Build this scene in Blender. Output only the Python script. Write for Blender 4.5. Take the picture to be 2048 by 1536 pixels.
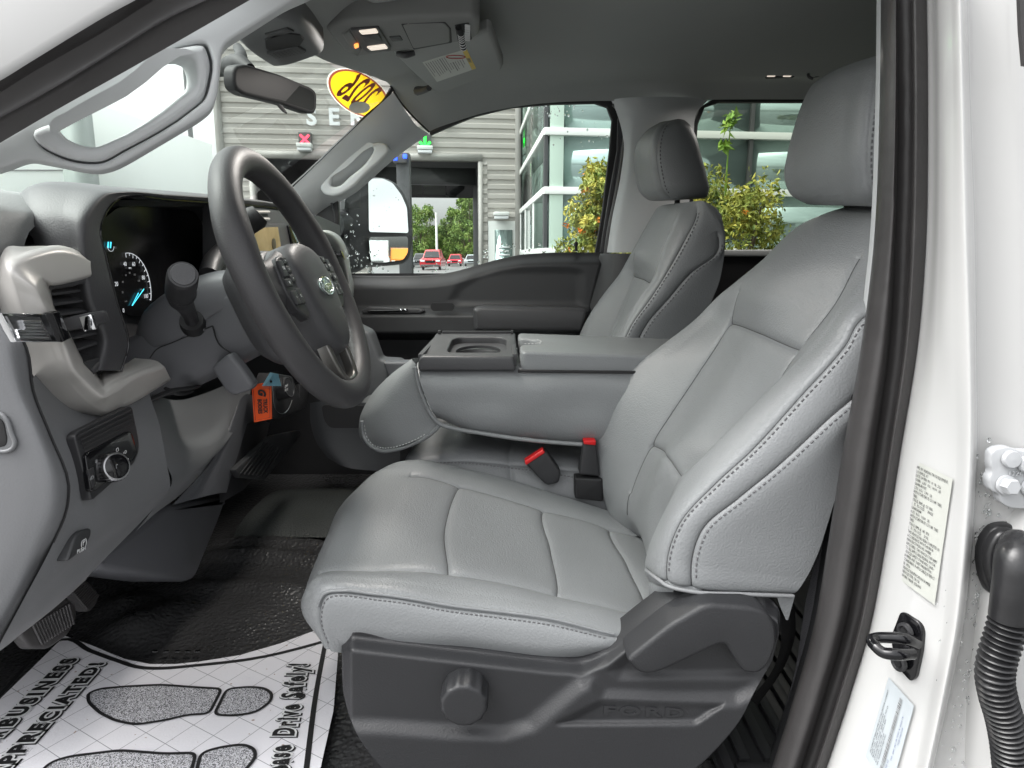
import bpy, bmesh, math, random
import numpy as np
from mathutils import Vector, Matrix

random.seed(7); np.random.seed(7)
S = bpy.context.scene
COL = S.collection
for o in list(bpy.data.objects): bpy.data.objects.remove(o)

# ---------------------------------------------------------------- camera
PITCH = math.atan(.1905); CP, SP = math.cos(PITCH), math.sin(PITCH); F = 1365.0
cam = bpy.data.cameras.new('camera'); cam.lens = 24.0; cam.sensor_width = 36.0
cam.clip_start = .02; cam.clip_end = 2000
camo = bpy.data.objects.new('camera', cam); COL.objects.link(camo)
camo.location = (0, 0, 1.5); camo.rotation_euler = (math.pi/2 - PITCH, 0, 0)
S.camera = camo

# ---------------------------------------------------------------- sky, sun, exposure
W = bpy.data.worlds.new('World'); S.world = W; W.use_nodes = True
nt = W.node_tree; nt.nodes.clear()
SUN_EL, SUN_AZ = math.radians(56), math.radians(258)
sky = nt.nodes.new('ShaderNodeTexSky'); sky.sky_type = 'NISHITA'; sky.sun_disc = False
sky.sun_elevation = SUN_EL; sky.sun_rotation = SUN_AZ; sky.air_density = 1.0; sky.dust_density = 4.0; sky.ozone_density = 1.0
hs = nt.nodes.new('ShaderNodeHueSaturation'); hs.inputs['Saturation'].default_value = .10   # cloud cover takes the blue out
tc = nt.nodes.new('ShaderNodeTexCoord')
mp = nt.nodes.new('ShaderNodeMapping'); mp.inputs['Scale'].default_value = (1.5, 1.5, 5.0)
nz = nt.nodes.new('ShaderNodeTexNoise'); nz.inputs['Scale'].default_value = 2.2; nz.inputs['Detail'].default_value = 6
rp = nt.nodes.new('ShaderNodeMapRange'); rp.inputs['From Min'].default_value = .3; rp.inputs['From Max'].default_value = .7
rp.inputs['To Min'].default_value = .82; rp.inputs['To Max'].default_value = 1.15
mx = nt.nodes.new('ShaderNodeVectorMath'); mx.operation = 'SCALE'
bg = nt.nodes.new('ShaderNodeBackground'); bg.inputs['Strength'].default_value = .15
wo = nt.nodes.new('ShaderNodeOutputWorld')
L = nt.links.new
# overcast sky: brightness rises from the horizon to the zenith (CIE overcast, 1 + 2 sin(elevation))
sepz = nt.nodes.new('ShaderNodeSeparateXYZ'); mz = nt.nodes.new('ShaderNodeMath'); mz.operation = 'MAXIMUM'; mz.inputs[1].default_value = 0
m2z = nt.nodes.new('ShaderNodeMath'); m2z.operation = 'MULTIPLY_ADD'; m2z.inputs[1].default_value = 1.15; m2z.inputs[2].default_value = 1.1
cie = nt.nodes.new('ShaderNodeMath'); cie.operation = 'MULTIPLY'
L(tc.outputs['Generated'], sepz.inputs[0]); L(sepz.outputs[2], mz.inputs[0]); L(mz.outputs[0], m2z.inputs[0]); L(m2z.outputs[0], cie.inputs[0]); L(rp.outputs[0], cie.inputs[1])
L(sky.outputs[0], hs.inputs['Color']); L(tc.outputs['Generated'], mp.inputs[0]); L(mp.outputs[0], nz.inputs['Vector'])
L(nz.outputs[0], rp.inputs[0]); L(hs.outputs[0], mx.inputs[0]); L(cie.outputs[0], mx.inputs['Scale'])
L(mx.outputs[0], bg.inputs['Color']); L(bg.outputs[0], wo.inputs['Surface'])
sl = bpy.data.lights.new('sun', 'SUN'); sl.energy = .55; sl.angle = math.radians(60); sl.color = (1, .97, .93)
so = bpy.data.objects.new('sun', sl); COL.objects.link(so)
d = Vector((math.sin(SUN_AZ)*math.cos(SUN_EL), math.cos(SUN_AZ)*math.cos(SUN_EL), math.sin(SUN_EL)))
so.rotation_euler = (-d).to_track_quat('-Z', 'Y').to_euler(); so.location = (0, -5, 8)
S.render.engine = 'CYCLES'
S.view_settings.view_transform = 'Standard'; S.view_settings.look = 'None'
S.view_settings.exposure = 1.03; S.view_settings.gamma = 1
S.cycles.max_bounces = 10; S.cycles.transparent_max_bounces = 16; S.cycles.diffuse_bounces = 6
S.render.resolution_x = 1024; S.render.resolution_y = 768

# ---------------------------------------------------------------- helpers
def at(px, py, Y=None, X=None, Z=None):
    xc = (px-1024)/F; yc = (768-py)/F
    dd = np.array([xc, CP+yc*SP, -SP+yc*CP])
    t = Y/dd[1] if Y is not None else (X/dd[0] if X is not None else (Z-1.5)/dd[2])
    return dd*t + np.array([0, 0, 1.5])
def PY(px, py, Y): return at(px, py, Y=Y)
def PX(px, py, X): return at(px, py, X=X)
def PZ(px, py, Z): return at(px, py, Z=Z)
def w(x, y, z): return np.array([x, y, z], float)

def thing(name, label, cat, loc=(0, 0, 0), group=None):
    o = bpy.data.objects.new(name, None); COL.objects.link(o); o.location = loc; o.empty_display_size = .1
    o['label'] = label; o['category'] = cat
    if group: o['group'] = group
    return o
def tag(o, label, cat, group=None):
    o['label'] = label; o['category'] = cat
    if group: o['group'] = group
    return o
def put(name, me, mat, parent=None, smooth=True):
    o = bpy.data.objects.new(name, me); COL.objects.link(o)
    if mat is not None and len(me.materials) == 0: me.materials.append(mat)
    if smooth:
        me.polygons.foreach_set('use_smooth', [True]*len(me.polygons))
    if parent is not None:
        o.parent = parent
        p = parent; loc = Vector((0, 0, 0))
        while p is not None: loc += p.location; p = p.parent
        o.matrix_parent_inverse = Matrix.Translation(-loc)
    me.update()
    return o
def from_py(verts, faces):
    me = bpy.data.meshes.new('mesh'); me.from_pydata([tuple(map(float, v)) for v in verts], [], [tuple(f) for f in faces]); me.update(); return me
def auto_smooth(me, ang=35):
    bm = bmesh.new(); bm.from_mesh(me)
    for e in bm.edges:
        if len(e.link_faces) == 2 and e.calc_face_angle(0) > math.radians(ang): e.smooth = False
    bm.to_mesh(me); bm.free()

def resample(P, n, closed=False, cluster=True):
    P = np.asarray(P, float); R = P.shape[0]
    if closed: Q = np.concatenate([P[-2:], P, P[:3]], 0)
    else: Q = P
    flat = Q.reshape(Q.shape[0], -1, 3)
    ch = np.maximum(np.linalg.norm(flat[1:]-flat[:-1], axis=2).mean(1), 1e-4)
    k = np.concatenate([[0], np.cumsum(ch)])
    s = (Q[1:]-Q[:-1])/ch.reshape((-1,)+(1,)*(Q.ndim-1))
    m = np.zeros_like(Q); m[0] = s[0]; m[-1] = s[-1]
    for i in range(1, len(Q)-1):
        m[i] = (ch[i]*s[i-1] + ch[i-1]*s[i])/(ch[i]+ch[i-1])
    out = []
    i0, i1 = (2, 2+R) if closed else (0, R-1)
    tt = np.arange(n)/n
    if cluster: tt = .5-.5*np.cos(math.pi*tt)
    for i in range(i0, i1):
        h = ch[i]
        for t in tt:
            a = 2*t**3-3*t**2+1; b = t**3-2*t**2+t; c = -2*t**3+3*t**2; e = t**3-t**2
            out.append(a*Q[i]+b*h*m[i]+c*Q[i+1]+e*h*m[i+1])
    if not closed: out.append(Q[-1])
    return np.array(out)
def spl(pts, n=8, closed=False): return resample(np.array(pts, float), n, closed, cluster=False)

def normals(D, closedc=False):
    du = np.gradient(D, axis=0)
    if closedc:
        E2 = np.concatenate([D[:, -1:], D, D[:, :1]], 1); dv = np.gradient(E2, axis=1)[:, 1:-1]
    else: dv = np.gradient(D, axis=1)
    N = np.cross(du, dv); l = np.linalg.norm(N, axis=2, keepdims=True); N = N/np.maximum(l, 1e-12)
    c = D.reshape(-1, 3).mean(0)
    if (N*(D-c)).sum() < 0: N = -N
    return N
def grid_mesh(D, closedc=False, cap0=False, cap1=False):
    R, C = D.shape[:2]; idx = np.arange(R*C).reshape(R, C); f = []
    cc = C if closedc else C-1
    for i in range(R-1):
        for j in range(cc):
            j2 = (j+1) % C
            f.append((idx[i, j], idx[i, j2], idx[i+1, j2], idx[i+1, j]))
    v = list(D.reshape(-1, 3))
    for flag, row in ((cap0, 0), (cap1, R-1)):
        if flag:
            v.append(D[row].mean(0)); q = len(v)-1
            for j in range(cc):
                f.append((idx[row, j], idx[row, (j+1) % C], q))
    me = from_py(v, f)
    bm = bmesh.new(); bm.from_mesh(me); bmesh.ops.recalc_face_normals(bm, faces=bm.faces); bm.to_mesh(me); bm.free()
    return me
def surf(name, P, nr, nc, mat, parent=None, colg=(), rowg=(), closedc=False, cap0=False, cap1=False, puff=0, flip=False, extra=None):
    """dense smooth surface through a net of control points; colg/rowg = seams (index, depth, width, (lo, hi))"""
    P = np.array(P, float)
    D = resample(P, nr)
    D = np.swapaxes(resample(np.swapaxes(D, 0, 1), nc, closedc), 0, 1)
    N = normals(D, closedc)
    if flip: N = -N
    disp = np.zeros(D.shape[:2])
    dv = np.linalg.norm(np.diff(D, axis=1), axis=2); Lc = np.concatenate([np.zeros((D.shape[0], 1)), np.cumsum(dv, 1)], 1)
    du = np.linalg.norm(np.diff(D, axis=0), axis=2); Lr = np.concatenate([np.zeros((1, D.shape[1])), np.cumsum(du, 0)], 0)
    ri = np.arange(D.shape[0])/nr; ci = np.arange(D.shape[1])/nc
    def mask(a, lo, hi, s=.25): return np.clip((a-lo)/s+1, 0, 1)*np.clip((hi-a)/s+1, 0, 1)
    for (k, dep, wd, lohi) in colg:
        dist = np.abs(Lc-Lc[:, int(k*nc)][:, None])
        disp -= dep*(.8*np.exp(-dist/wd)+.2*np.exp(-(dist/(wd*4))**2))*mask(ri, *lohi)[:, None]
    for (k, dep, wd, lohi) in rowg:
        dist = np.abs(Lr-Lr[int(k*nr), :][None, :])
        disp -= dep*(.8*np.exp(-dist/wd)+.2*np.exp(-(dist/(wd*4))**2))*mask(ci, *lohi, s=.08)[None, :]
    if extra is not None: disp += extra(D)
    D = D+N*disp[:, :, None]
    o = put(name, grid_mesh(D, closedc, cap0, cap1), mat, parent)
    return o, D, N
def stitch(name, pts, nrm, mat, parent, step=.0068, ln=.0042, r=.0008, lift=.0006):
    pts = np.array(pts); seg = np.linalg.norm(np.diff(pts, axis=0), axis=1); L_ = np.concatenate([[0], np.cumsum(seg)])
    v = []; f = []
    for s in np.arange(step, L_[-1]-step, step):
        i = min(np.searchsorted(L_, s)-1, len(pts)-2); i = max(i, 0); t = (s-L_[i])/max(seg[i], 1e-9)
        p = pts[i]*(1-t)+pts[i+1]*t; tg = (pts[i+1]-pts[i])/max(seg[i], 1e-9); n = nrm[i]; b = np.cross(tg, n)
        p = p+n*lift; q = len(v)
        for a, bb, c in ((-.5, -1, 0), (-.5, 1, 0), (.5, 1, 0), (.5, -1, 0), (-.3, 0, 1), (.3, 0, 1)):
            v.append(p+tg*a*ln+b*bb*r+n*c*r)
        for q_ in ((0, 1, 4), (1, 2, 5, 4), (2, 3, 5), (3, 0, 4, 5)): f.append([q+i_ for i_ in q_])
    o = put(name, from_py(v, f), mat, parent, False); o['kind'] = 'stuff'
    return o
def sweep(name, path, rad, mat, parent=None, seg=12, n=6, smooth=True, flat=(1, 1), up=(0, 0, 1), caps=True):
    P = np.array(path, float); rad = np.array([rad]*len(P) if np.isscalar(rad) else rad, float)
    if smooth and len(P) > 2:
        D = resample(P, n, cluster=False); rr = np.interp(np.linspace(0, len(P)-1, len(D)), np.arange(len(P)), rad)
    else: D, rr = P, rad
    T = np.gradient(D, axis=0); T /= np.maximum(np.linalg.norm(T, axis=1, keepdims=True), 1e-9)
    a = np.array(up, float); a = a-T[0]*a.dot(T[0])
    if np.linalg.norm(a) < 1e-3: a = np.array([1., 0, 0])-T[0]*T[0][0]
    rings = []
    for i in range(len(D)):
        a = a-T[i]*a.dot(T[i]); a /= max(np.linalg.norm(a), 1e-9); b = np.cross(T[i], a)
        th = np.arange(seg)/seg*2*math.pi
        rings.append(D[i]+rr[i]*(np.cos(th)[:, None]*a*flat[0]+np.sin(th)[:, None]*b*flat[1]))
    me = grid_mesh(np.array(rings), True, caps, caps); auto_smooth(me, 50)
    return put(name, me, mat, parent)
def box_bm(c, s, bevel=0, rot=None, seg=2):
    bm = bmesh.new(); bmesh.ops.create_cube(bm, size=1)
    for v in bm.verts: v.co = Vector((v.co.x*s[0], v.co.y*s[1], v.co.z*s[2]))
    if bevel: bmesh.ops.bevel(bm, geom=bm.edges[:], offset=bevel, segments=seg, affect='EDGES', profile=.6)
    M = Matrix.Translation(Vector(c)) @ (rot.to_4x4() if rot is not None else Matrix.Identity(4))
    bmesh.ops.transform(bm, matrix=M, verts=bm.verts); return bm
def bm_mesh(bm, ang=40):
    me = bpy.data.meshes.new('mesh'); bm.to_mesh(me); bm.free(); auto_smooth(me, ang); return me
def box(name, c, s, mat, parent=None, bevel=0, rot=None, seg=2): return put(name, bm_mesh(box_bm(c, s, bevel, rot, seg)), mat, parent)
def basis(u, v):
    u = Vector(u).normalized(); v = Vector(v); v = (v-u*v.dot(u)).normalized(); n = u.cross(v)
    return Matrix((u, v, n)).transposed()
def round_poly(pts, r, seg=5):
    pts = [np.array(p, float) for p in pts]; out = []; n = len(pts)
    for i in range(n):
        p = pts[i]; a = pts[i-1]-p; b = pts[(i+1) % n]-p; la, lb = np.linalg.norm(a), np.linalg.norm(b)
        rr = r[i] if isinstance(r, (list, tuple)) else r
        q = min(rr, la*.48, lb*.48)
        A = p+a/la*q; B = p+b/lb*q
        for k in range(seg+1):
            t = k/seg; out.append((1-t)**2*A+2*t*(1-t)*p+t*t*B)
    return out
def plate(name, outline, mat, parent=None, thick=.004, bevel=0, holes=(), toward=None, res=2, ang=40):
    """outline: world points of the FRONT face, roughly planar; body grows away from 'toward' (default the camera side)"""
    O = np.array(outline, float); c = O.mean(0)
    u_, s_, vt = np.linalg.svd(O-c); u, v, n = vt[0], vt[1], vt[2]
    tw = np.array(toward if toward is not None else (np.array([0, 0, 1.5])-c), float)
    if n.dot(tw) < 0: n = -n
    v = np.cross(n, u); bm = bmesh.new(); front = []; back = []
    for k_, ring in enumerate([O]+[np.array(h, float) for h in holes]):
        R2 = np.stack([(ring-c) @ u, (ring-c) @ v], 1)
        for _ in range(2):
            keep = np.linalg.norm(R2-np.roll(R2, 1, 0), axis=1) > 2e-4; R2 = R2[keep]
        ar = np.sum(R2[:, 0]*np.roll(R2[:, 1], -1)-np.roll(R2[:, 0], -1)*R2[:, 1])
        if (ar < 0) != (k_ > 0): R2 = R2[::-1]              # outer ring counter-clockwise, holes clockwise
        e1 = R2-np.roll(R2, 1, 0); e2 = np.roll(R2, -1, 0)-R2
        n1 = np.stack([-e1[:, 1], e1[:, 0]], 1)/np.linalg.norm(e1, axis=1, keepdims=True); n2 = np.stack([-e2[:, 1], e2[:, 0]], 1)/np.linalg.norm(e2, axis=1, keepdims=True)
        nb = n1+n2; nb /= np.maximum(np.linalg.norm(nb, axis=1, keepdims=True), .6)
        steps = [(0, 0), (0, thick)]
        if bevel: steps = [(bevel*(1-math.sin(j/(res+1)*math.pi/2)), min(bevel, thick*.6)*(1-math.cos(j/(res+1)*math.pi/2))) for j in range(res+2)]+[(0, thick)]
        rings_ = []
        for ins, dp in steps:
            Q_ = R2+nb*ins
            rings_.append([bm.verts.new(c+u*q_[0]+v*q_[1]-n*dp) for q_ in Q_])
        m_ = len(R2)
        for a_, b_ in zip(rings_[:-1], rings_[1:]):
            for i in range(m_): bm.faces.new((a_[i], b_[i], b_[(i+1) % m_], a_[(i+1) % m_]))
        for lst, rg in ((front, rings_[0]), (back, rings_[-1])):
            for i in range(m_): lst.append(bm.edges.get((rg[i], rg[(i+1) % m_])))
    for lst in (front, back): bmesh.ops.triangle_fill(bm, use_beauty=True, edges=lst)
    bmesh.ops.recalc_face_normals(bm, faces=bm.faces)
    return put(name, bm_mesh(bm, ang), mat, parent)
def flat_poly(name, pts, mat, parent=None):
    return put(name, from_py(pts, [list(range(len(pts)))]), mat, parent, False)
def text(name, s, org, u, v, size, mat, parent=None, ext=.0003, align='CENTER', bold=0, shear=0, mirror=False, space=1, sx=1):
    cu = bpy.data.curves.new('t', 'FONT'); cu.body = s; cu.size = size; cu.align_x = align; cu.align_y = 'CENTER'
    cu.extrude = ext; cu.offset = bold; cu.shear = shear; cu.space_character = space; cu.resolution_u = 3
    ob = bpy.data.objects.new('tmp', cu); COL.objects.link(ob)
    dg = bpy.context.evaluated_depsgraph_get(); me = bpy.data.meshes.new_from_object(ob.evaluated_get(dg))
    bpy.data.objects.remove(ob); bpy.data.curves.remove(cu)
    B = basis(u, v)
    if mirror: B = B @ Matrix.Diagonal((-1, 1, 1))
    B = B @ Matrix.Diagonal((sx, 1, 1))
    me.transform(Matrix.Translation(Vector(org)) @ B.to_4x4()); me.materials.clear()
    return put(name, me, mat, parent, False)
def lathe(name, prof, org, axis, mat, parent=None, seg=32, ang=35):
    """prof: (radius, height along axis)"""
    ax = Vector(axis).normalized(); t = Vector((1, 0, 0)) if abs(ax.x) < .9 else Vector((0, 1, 0))
    u = (t-ax*t.dot(ax)).normalized(); v_ = ax.cross(u); D = []
    for r, h in prof:
        th = np.arange(seg)/seg*2*math.pi
        D.append([np.array(Vector(org)+ax*h+u*r*math.cos(a)+v_*r*math.sin(a)) for a in th])
    me = grid_mesh(np.array(D), True, False, False); auto_smooth(me, ang)
    return put(name, me, mat, parent)
def copy_tree(o, dloc=(0, 0, 0), parent=None):
    c = o.copy(); COL.objects.link(c); c.parent = parent; c.matrix_parent_inverse = o.matrix_parent_inverse.copy()
    if parent is None: c.location = Vector(o.location)+Vector(dloc)
    for ch in o.children: copy_tree(ch, parent=c)
    return c
def sstep(x, a, b): t = np.clip((x-a)/(b-a), 0, 1); return t*t*(3-2*t)
def sdist(px, py, poly):
    """signed pixel distance to a polygon, positive inside"""
    P = np.array(poly, float); x = np.asarray(px, float); y = np.asarray(py, float)
    dmin = np.full(x.shape, 1e9); ins = np.zeros(x.shape, bool); n = len(P)
    for i in range(n):
        a = P[i]; b = P[(i+1) % n]; e = b-a; t = np.clip(((x-a[0])*e[0]+(y-a[1])*e[1])/max(e.dot(e), 1e-9), 0, 1)
        dmin = np.minimum(dmin, np.hypot(x-a[0]-t*e[0], y-a[1]-t*e[1]))
        c = ((a[1] > y) != (b[1] > y)) & (x < (b[0]-a[0])*(y-a[1])/((b[1]-a[1]) if b[1] != a[1] else 1e-9)+a[0]); ins ^= c
    return np.where(ins, dmin, -dmin)

# ---------------------------------------------------------------- materials
def mat(name, col, rough=.5, metal=0, grain=None, var=0, vscale=6, spec=.5, coat=0, emit=None, trans=0, soft=None, aniso=None):
    """grain=(scale, strength, kind) fine relief; soft=(scale, strength) broad unevenness; var = brightness variation"""
    m = bpy.data.materials.new(name); m.use_nodes = True; n = m.node_tree; b = n.nodes['Principled BSDF']; l = n.links.new
    b.inputs['Base Color'].default_value = (*col, 1); b.inputs['Roughness'].default_value = rough; b.inputs['Metallic'].default_value = metal
    b.inputs['Specular IOR Level'].default_value = spec; b.inputs['Coat Weight'].default_value = coat; b.inputs['Coat Roughness'].default_value = .06
    b.inputs['Transmission Weight'].default_value = trans
    if emit: b.inputs['Emission Color'].default_value = (*emit[0], 1); b.inputs['Emission Strength'].default_value = emit[1]
    t = n.nodes.new('ShaderNodeTexCoord')
    if var:
        z = n.nodes.new('ShaderNodeTexNoise'); z.inputs['Scale'].default_value = vscale; z.inputs['Detail'].default_value = 5
        l(t.outputs['Object'], z.inputs['Vector'])
        r = n.nodes.new('ShaderNodeMapRange'); r.inputs['From Min'].default_value = .3; r.inputs['From Max'].default_value = .7
        r.inputs['To Min'].default_value = 1-var; r.inputs['To Max'].default_value = 1+var; l(z.outputs[0], r.inputs[0])
        x = n.nodes.new('ShaderNodeVectorMath'); x.operation = 'SCALE'; x.inputs[0].default_value = col; l(r.outputs[0], x.inputs['Scale']); l(x.outputs[0], b.inputs['Base Color'])
        r2 = n.nodes.new('ShaderNodeMapRange'); r2.inputs['From Min'].default_value = .3; r2.inputs['From Max'].default_value = .7
        r2.inputs['To Min'].default_value = max(rough-.06, .02); r2.inputs['To Max'].default_value = min(rough+.06, 1); l(z.outputs[0], r2.inputs[0]); l(r2.outputs[0], b.inputs['Roughness'])
    prev = None
    for g in (soft and (soft[0], soft[1], 'soft'), grain):
        if not g: continue
        if g[2] in ('soft', 'noise'):
            z = n.nodes.new('ShaderNodeTexNoise'); z.inputs['Detail'].default_value = 3 if g[2] == 'soft' else 2; out = z.outputs[0]
        else:
            z = n.nodes.new('ShaderNodeTexVoronoi'); z.feature = 'F1' if g[2] == 'cell' else 'SMOOTH_F1'; out = z.outputs['Distance']
        z.inputs['Scale'].default_value = g[0]; l(t.outputs['Object'], z.inputs['Vector'])
        bp = n.nodes.new('ShaderNodeBump'); bp.inputs['Strength'].default_value = g[1]; bp.inputs['Distance'].default_value = (.01 if g[2] == 'soft' else .4/g[0])
        if g[2] in ('cell', 'pebble'): bp.invert = True
        l(out, bp.inputs['Height'])
        if prev: l(prev.outputs[0], bp.inputs['Normal'])
        prev = bp
    if prev: l(prev.outputs[0], b.inputs['Normal'])
    return m
def glass(name, tint, gloss=1.0):
    m = bpy.data.materials.new(name); m.use_nodes = True; n = m.node_tree; n.nodes.clear(); l = n.links.new
    o = n.nodes.new('ShaderNodeOutputMaterial'); mx_ = n.nodes.new('ShaderNodeMixShader'); tr = n.nodes.new('ShaderNodeBsdfTransparent'); gl = n.nodes.new('ShaderNodeBsdfGlossy')
    fr = n.nodes.new('ShaderNodeFresnel'); fr.inputs['IOR'].default_value = 1.45; ml = n.nodes.new('ShaderNodeMath'); ml.operation = 'MULTIPLY'; ml.inputs[1].default_value = gloss
    tr.inputs[0].default_value = (*tint, 1); gl.inputs['Roughness'].default_value = .01; gl.inputs[0].default_value = (.95, .97, .96, 1)
    l(fr.outputs[0], ml.inputs[0]); l(ml.outputs[0], mx_.inputs[0]); l(tr.outputs[0], mx_.inputs[1]); l(gl.outputs[0], mx_.inputs[2]); l(mx_.outputs[0], o.inputs[0]); return m

M = {}
M['leather'] = mat('grey leather', (.205, .213, .217), .43, grain=(430, .5, 'pebble'), soft=(11, .055), var=.05, vscale=4, spec=.45)
M['leather_smooth'] = mat('grey leather insert', (.285, .298, .305), .45, grain=(700, .09, 'pebble'), soft=(12, .10), var=.03, spec=.45)
M['thread'] = mat('dark grey thread', (.12, .12, .125), .7)
M['thread_light'] = mat('light grey thread', (.52, .53, .53), .6)
M['seam'] = mat('dark seam line', (.05, .051, .052), .7)
M['piping'] = mat('grey piping', (.2, .205, .21), .5)
M['char'] = mat('charcoal plastic', (.038, .039, .041), .5, grain=(900, .22, 'pebble'), var=.05, vscale=4)
M['shield'] = mat('darkened charcoal shield plastic', (.019, .0195, .0215), .5, grain=(480, .32, 'pebble'), var=.05, vscale=4)  # charcoal plastic copy, darkened to offset the strong light near the door
M['char2'] = mat('charcoal dash plastic', (.055, .055, .058), .45, grain=(520, .28, 'pebble'), var=.04)
M['dark'] = mat('black plastic', (.026, .026, .028), .45, grain=(900, .12, 'pebble'))
M['black'] = mat('gloss black', (.006, .006, .007), .08)
M['lens'] = mat('smoked instrument lens', (.007, .007, .008), .22, spec=.3)
M['dashgrey'] = mat('mid grey dash plastic', (.155, .158, .164), .5, grain=(520, .22, 'pebble'), var=.03)
M['dashdark'] = mat('slate lower dash plastic', (.10, .103, .112), .5, grain=(520, .22, 'pebble'))
M['pad'] = mat('grained dash pad', (.22, .225, .225), .5, grain=(420, .22, 'pebble'), var=.04)
M['silver'] = mat('satin warm silver trim', (.52, .505, .48), .38, metal=.25, var=.02)
M['chrome'] = mat('chrome', (.85, .86, .88), .06, metal=1)
M['steel'] = mat('brushed steel', (.42, .42, .43), .3, metal=1)
M['wheel'] = mat('charcoal steering wheel rubber', (.042, .041, .043), .52, grain=(480, .28, 'pebble'), var=.05, vscale=9)
M['hub'] = mat('charcoal airbag cover', (.052, .052, .055), .48, grain=(520, .26, 'pebble'))
M['head'] = mat('woven grey headliner', (.32, .33, .32), .92, grain=(1200, .2, 'noise'), var=.03, vscale=3, spec=.15)
M['pillar'] = mat('light grey pillar trim', (.55, .565, .57), .6, grain=(900, .08, 'pebble'), var=.02)
M['vinyl'] = mat('black vinyl floor', (.05, .05, .051), .31, grain=(135, 1.0, 'pebble'), soft=(9, .25), var=.25, vscale=4, spec=.5)
M['vinyl2'] = mat('grained grey floor mat', (.062, .068, .066), .45, grain=(260, .9, 'pebble'), var=.12, vscale=6)
M['carpet'] = mat('black carpet', (.012, .012, .012), .95, grain=(500, 1, 'noise'), spec=.1)
M['rubber'] = mat('black rubber seal', (.038, .036, .036), .36, soft=(40, .12), var=.15, vscale=8)
M['hinge'] = mat('white hinge paint', (.40, .41, .42), .3, var=.02)  # body paint copy, colour darkened because the hinge catches more light
M['boot'] = mat('black boot rubber', (.016, .016, .017), .32, soft=(40, .12), var=.15, vscale=8)
M['belt'] = mat('black belt webbing', (.06, .06, .066), .6, grain=(650, .9, 'cell'), spec=.6)
M['paint'] = mat('white body paint', (.485, .485, .478), .22, coat=.35, var=.012, vscale=3, spec=.4)
M['drop'] = mat('rain drop', (.95, .97, .97), .02, trans=1, spec=.5)
M['red'] = mat('red release button', (.62, .012, .014), .35)
M['orange'] = mat('orange nylon tag', (.85, .10, .012), .7, grain=(900, .4, 'cell'))
M['blue'] = mat('pale blue key label', (.24, .50, .60), .4)
M['clear'] = glass('clear plastic sleeve', (.93, .95, .96), 1.6)
M['ink'] = mat('black print', (.012, .012, .013), .6)
M['inkred'] = mat('red print', (.42, .045, .03), .5)
M['inkblue'] = mat('blue print', (.06, .09, .25), .6)
M['inkgrey'] = mat('grey print', (.18, .18, .18), .7)
M['white'] = mat('white print', (.75, .76, .76), .5)
M['whitedim'] = mat('grey legend print', (.35, .36, .37), .5)
M['cyan'] = mat('lit cyan needle', (.05, .6, .8), .4, emit=((.08, .75, 1), .9))
M['gauge'] = mat('lit gauge print', (.7, .72, .75), .5, emit=((.8, .85, .9), .25))
M['paper'] = mat('white crepe paper', (.74, .73, .76), .8, grain=(300, .15, 'noise'), var=.02, vscale=12)
M['label'] = mat('off white label', (.455, .465, .43), .45)
M['label2'] = mat('white foil label', (.42, .455, .475), .4)
M['yellow'] = mat('yellow sticker', (.85, .62, .015), .35, emit=None)
M['lamp'] = mat('lit lamp lens', (.9, .85, .78), .3, emit=((1, .86, .72), .35))
M['amber'] = mat('amber indicator', (.9, .3, .1), .3, emit=((1, .25, .05), 1.2))
M['screen'] = mat('tan display', (.30, .235, .125), .22, var=.16, vscale=22)
M['mirror'] = mat('mirror', (.70, .72, .71), .015, metal=1)
M['darkmirror'] = mat('mirror in dark reflection colour', (.016, .017, .017), .22, spec=.03)  # near-black colour stands in for the mirror's dark reflection
M['g_wind'] = glass('windshield glass', (.88, .95, .91), .22)
M['g_side'] = glass('side window glass', (.88, .95, .92), .6)
M['g_rear'] = glass('privacy glass', (.58, .63, .55), .35)
def nol(o, lab): o['label'] = lab; return o
# ================================================================ SETTING OUTSIDE
def ground_mat():
    m = mat('wet asphalt', (.12, .12, .117), .45, grain=(60, .3, 'noise'), var=.25, vscale=.6); return m
g = put('ground', from_py([(-400, -300, 0), (400, -300, 0), (400, 900, 0), (-400, 900, 0)], [(0, 1, 2, 3)]), ground_mat(), None, False); g['kind'] = 'structure'

BE = np.array([math.cos(math.radians(7)), math.sin(math.radians(7)), 0]); BO = np.array([0, 13.0, 0]); BN = np.array([BE[1], -BE[0], 0])
def bpt(px, py):                       # pixel -> (distance along the wall, height)
    dd = at(px, py, Y=1.0)-np.array([0, 0, 1.5]); t = (BO-np.array([0, 0, 1.5])).dot(BN)/dd.dot(BN)
    p = np.array([0, 0, 1.5])+dd*t; return (p-BO).dot(BE), p[2]
def bw(s, z, out=0): return BO+BE*s+np.array([0, 0, z])+BN*out
M['siding'] = mat('taupe corrugated siding', (.44, .42, .385), .45, metal=.1, var=.04, vscale=1.5)
M['trimmetal'] = mat('taupe flashing', (.36, .35, .325), .45, var=.04)
M['frame'] = mat('white aluminium frame', (.72, .74, .71), .4)
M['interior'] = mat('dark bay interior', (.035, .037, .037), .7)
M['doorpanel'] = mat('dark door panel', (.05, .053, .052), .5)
M['paneglass'] = mat('reflective teal glass', (.33, .43, .41), .06, metal=.7, var=.08, vscale=.5)
M['paneclear'] = glass('clear showroom glass', (.80, .90, .86), 1.2)
M['palegreen'] = mat('pale green fin', (.50, .62, .53), .3)
M['sign'] = mat('white sign letters', (.8, .82, .83), .4)
M['ledred'] = mat('red led cross', (.8, .03, .05), .4, emit=((1, .04, .08), 2.5))
M['ledgreen'] = mat('green led arrow', (.03, .8, .05), .4, emit=((.02, 1, .05), 2.2))
M['ledblue'] = mat('blue led', (.03, .06, .8), .4, emit=((.02, .08, 1), 2.0))
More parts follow.
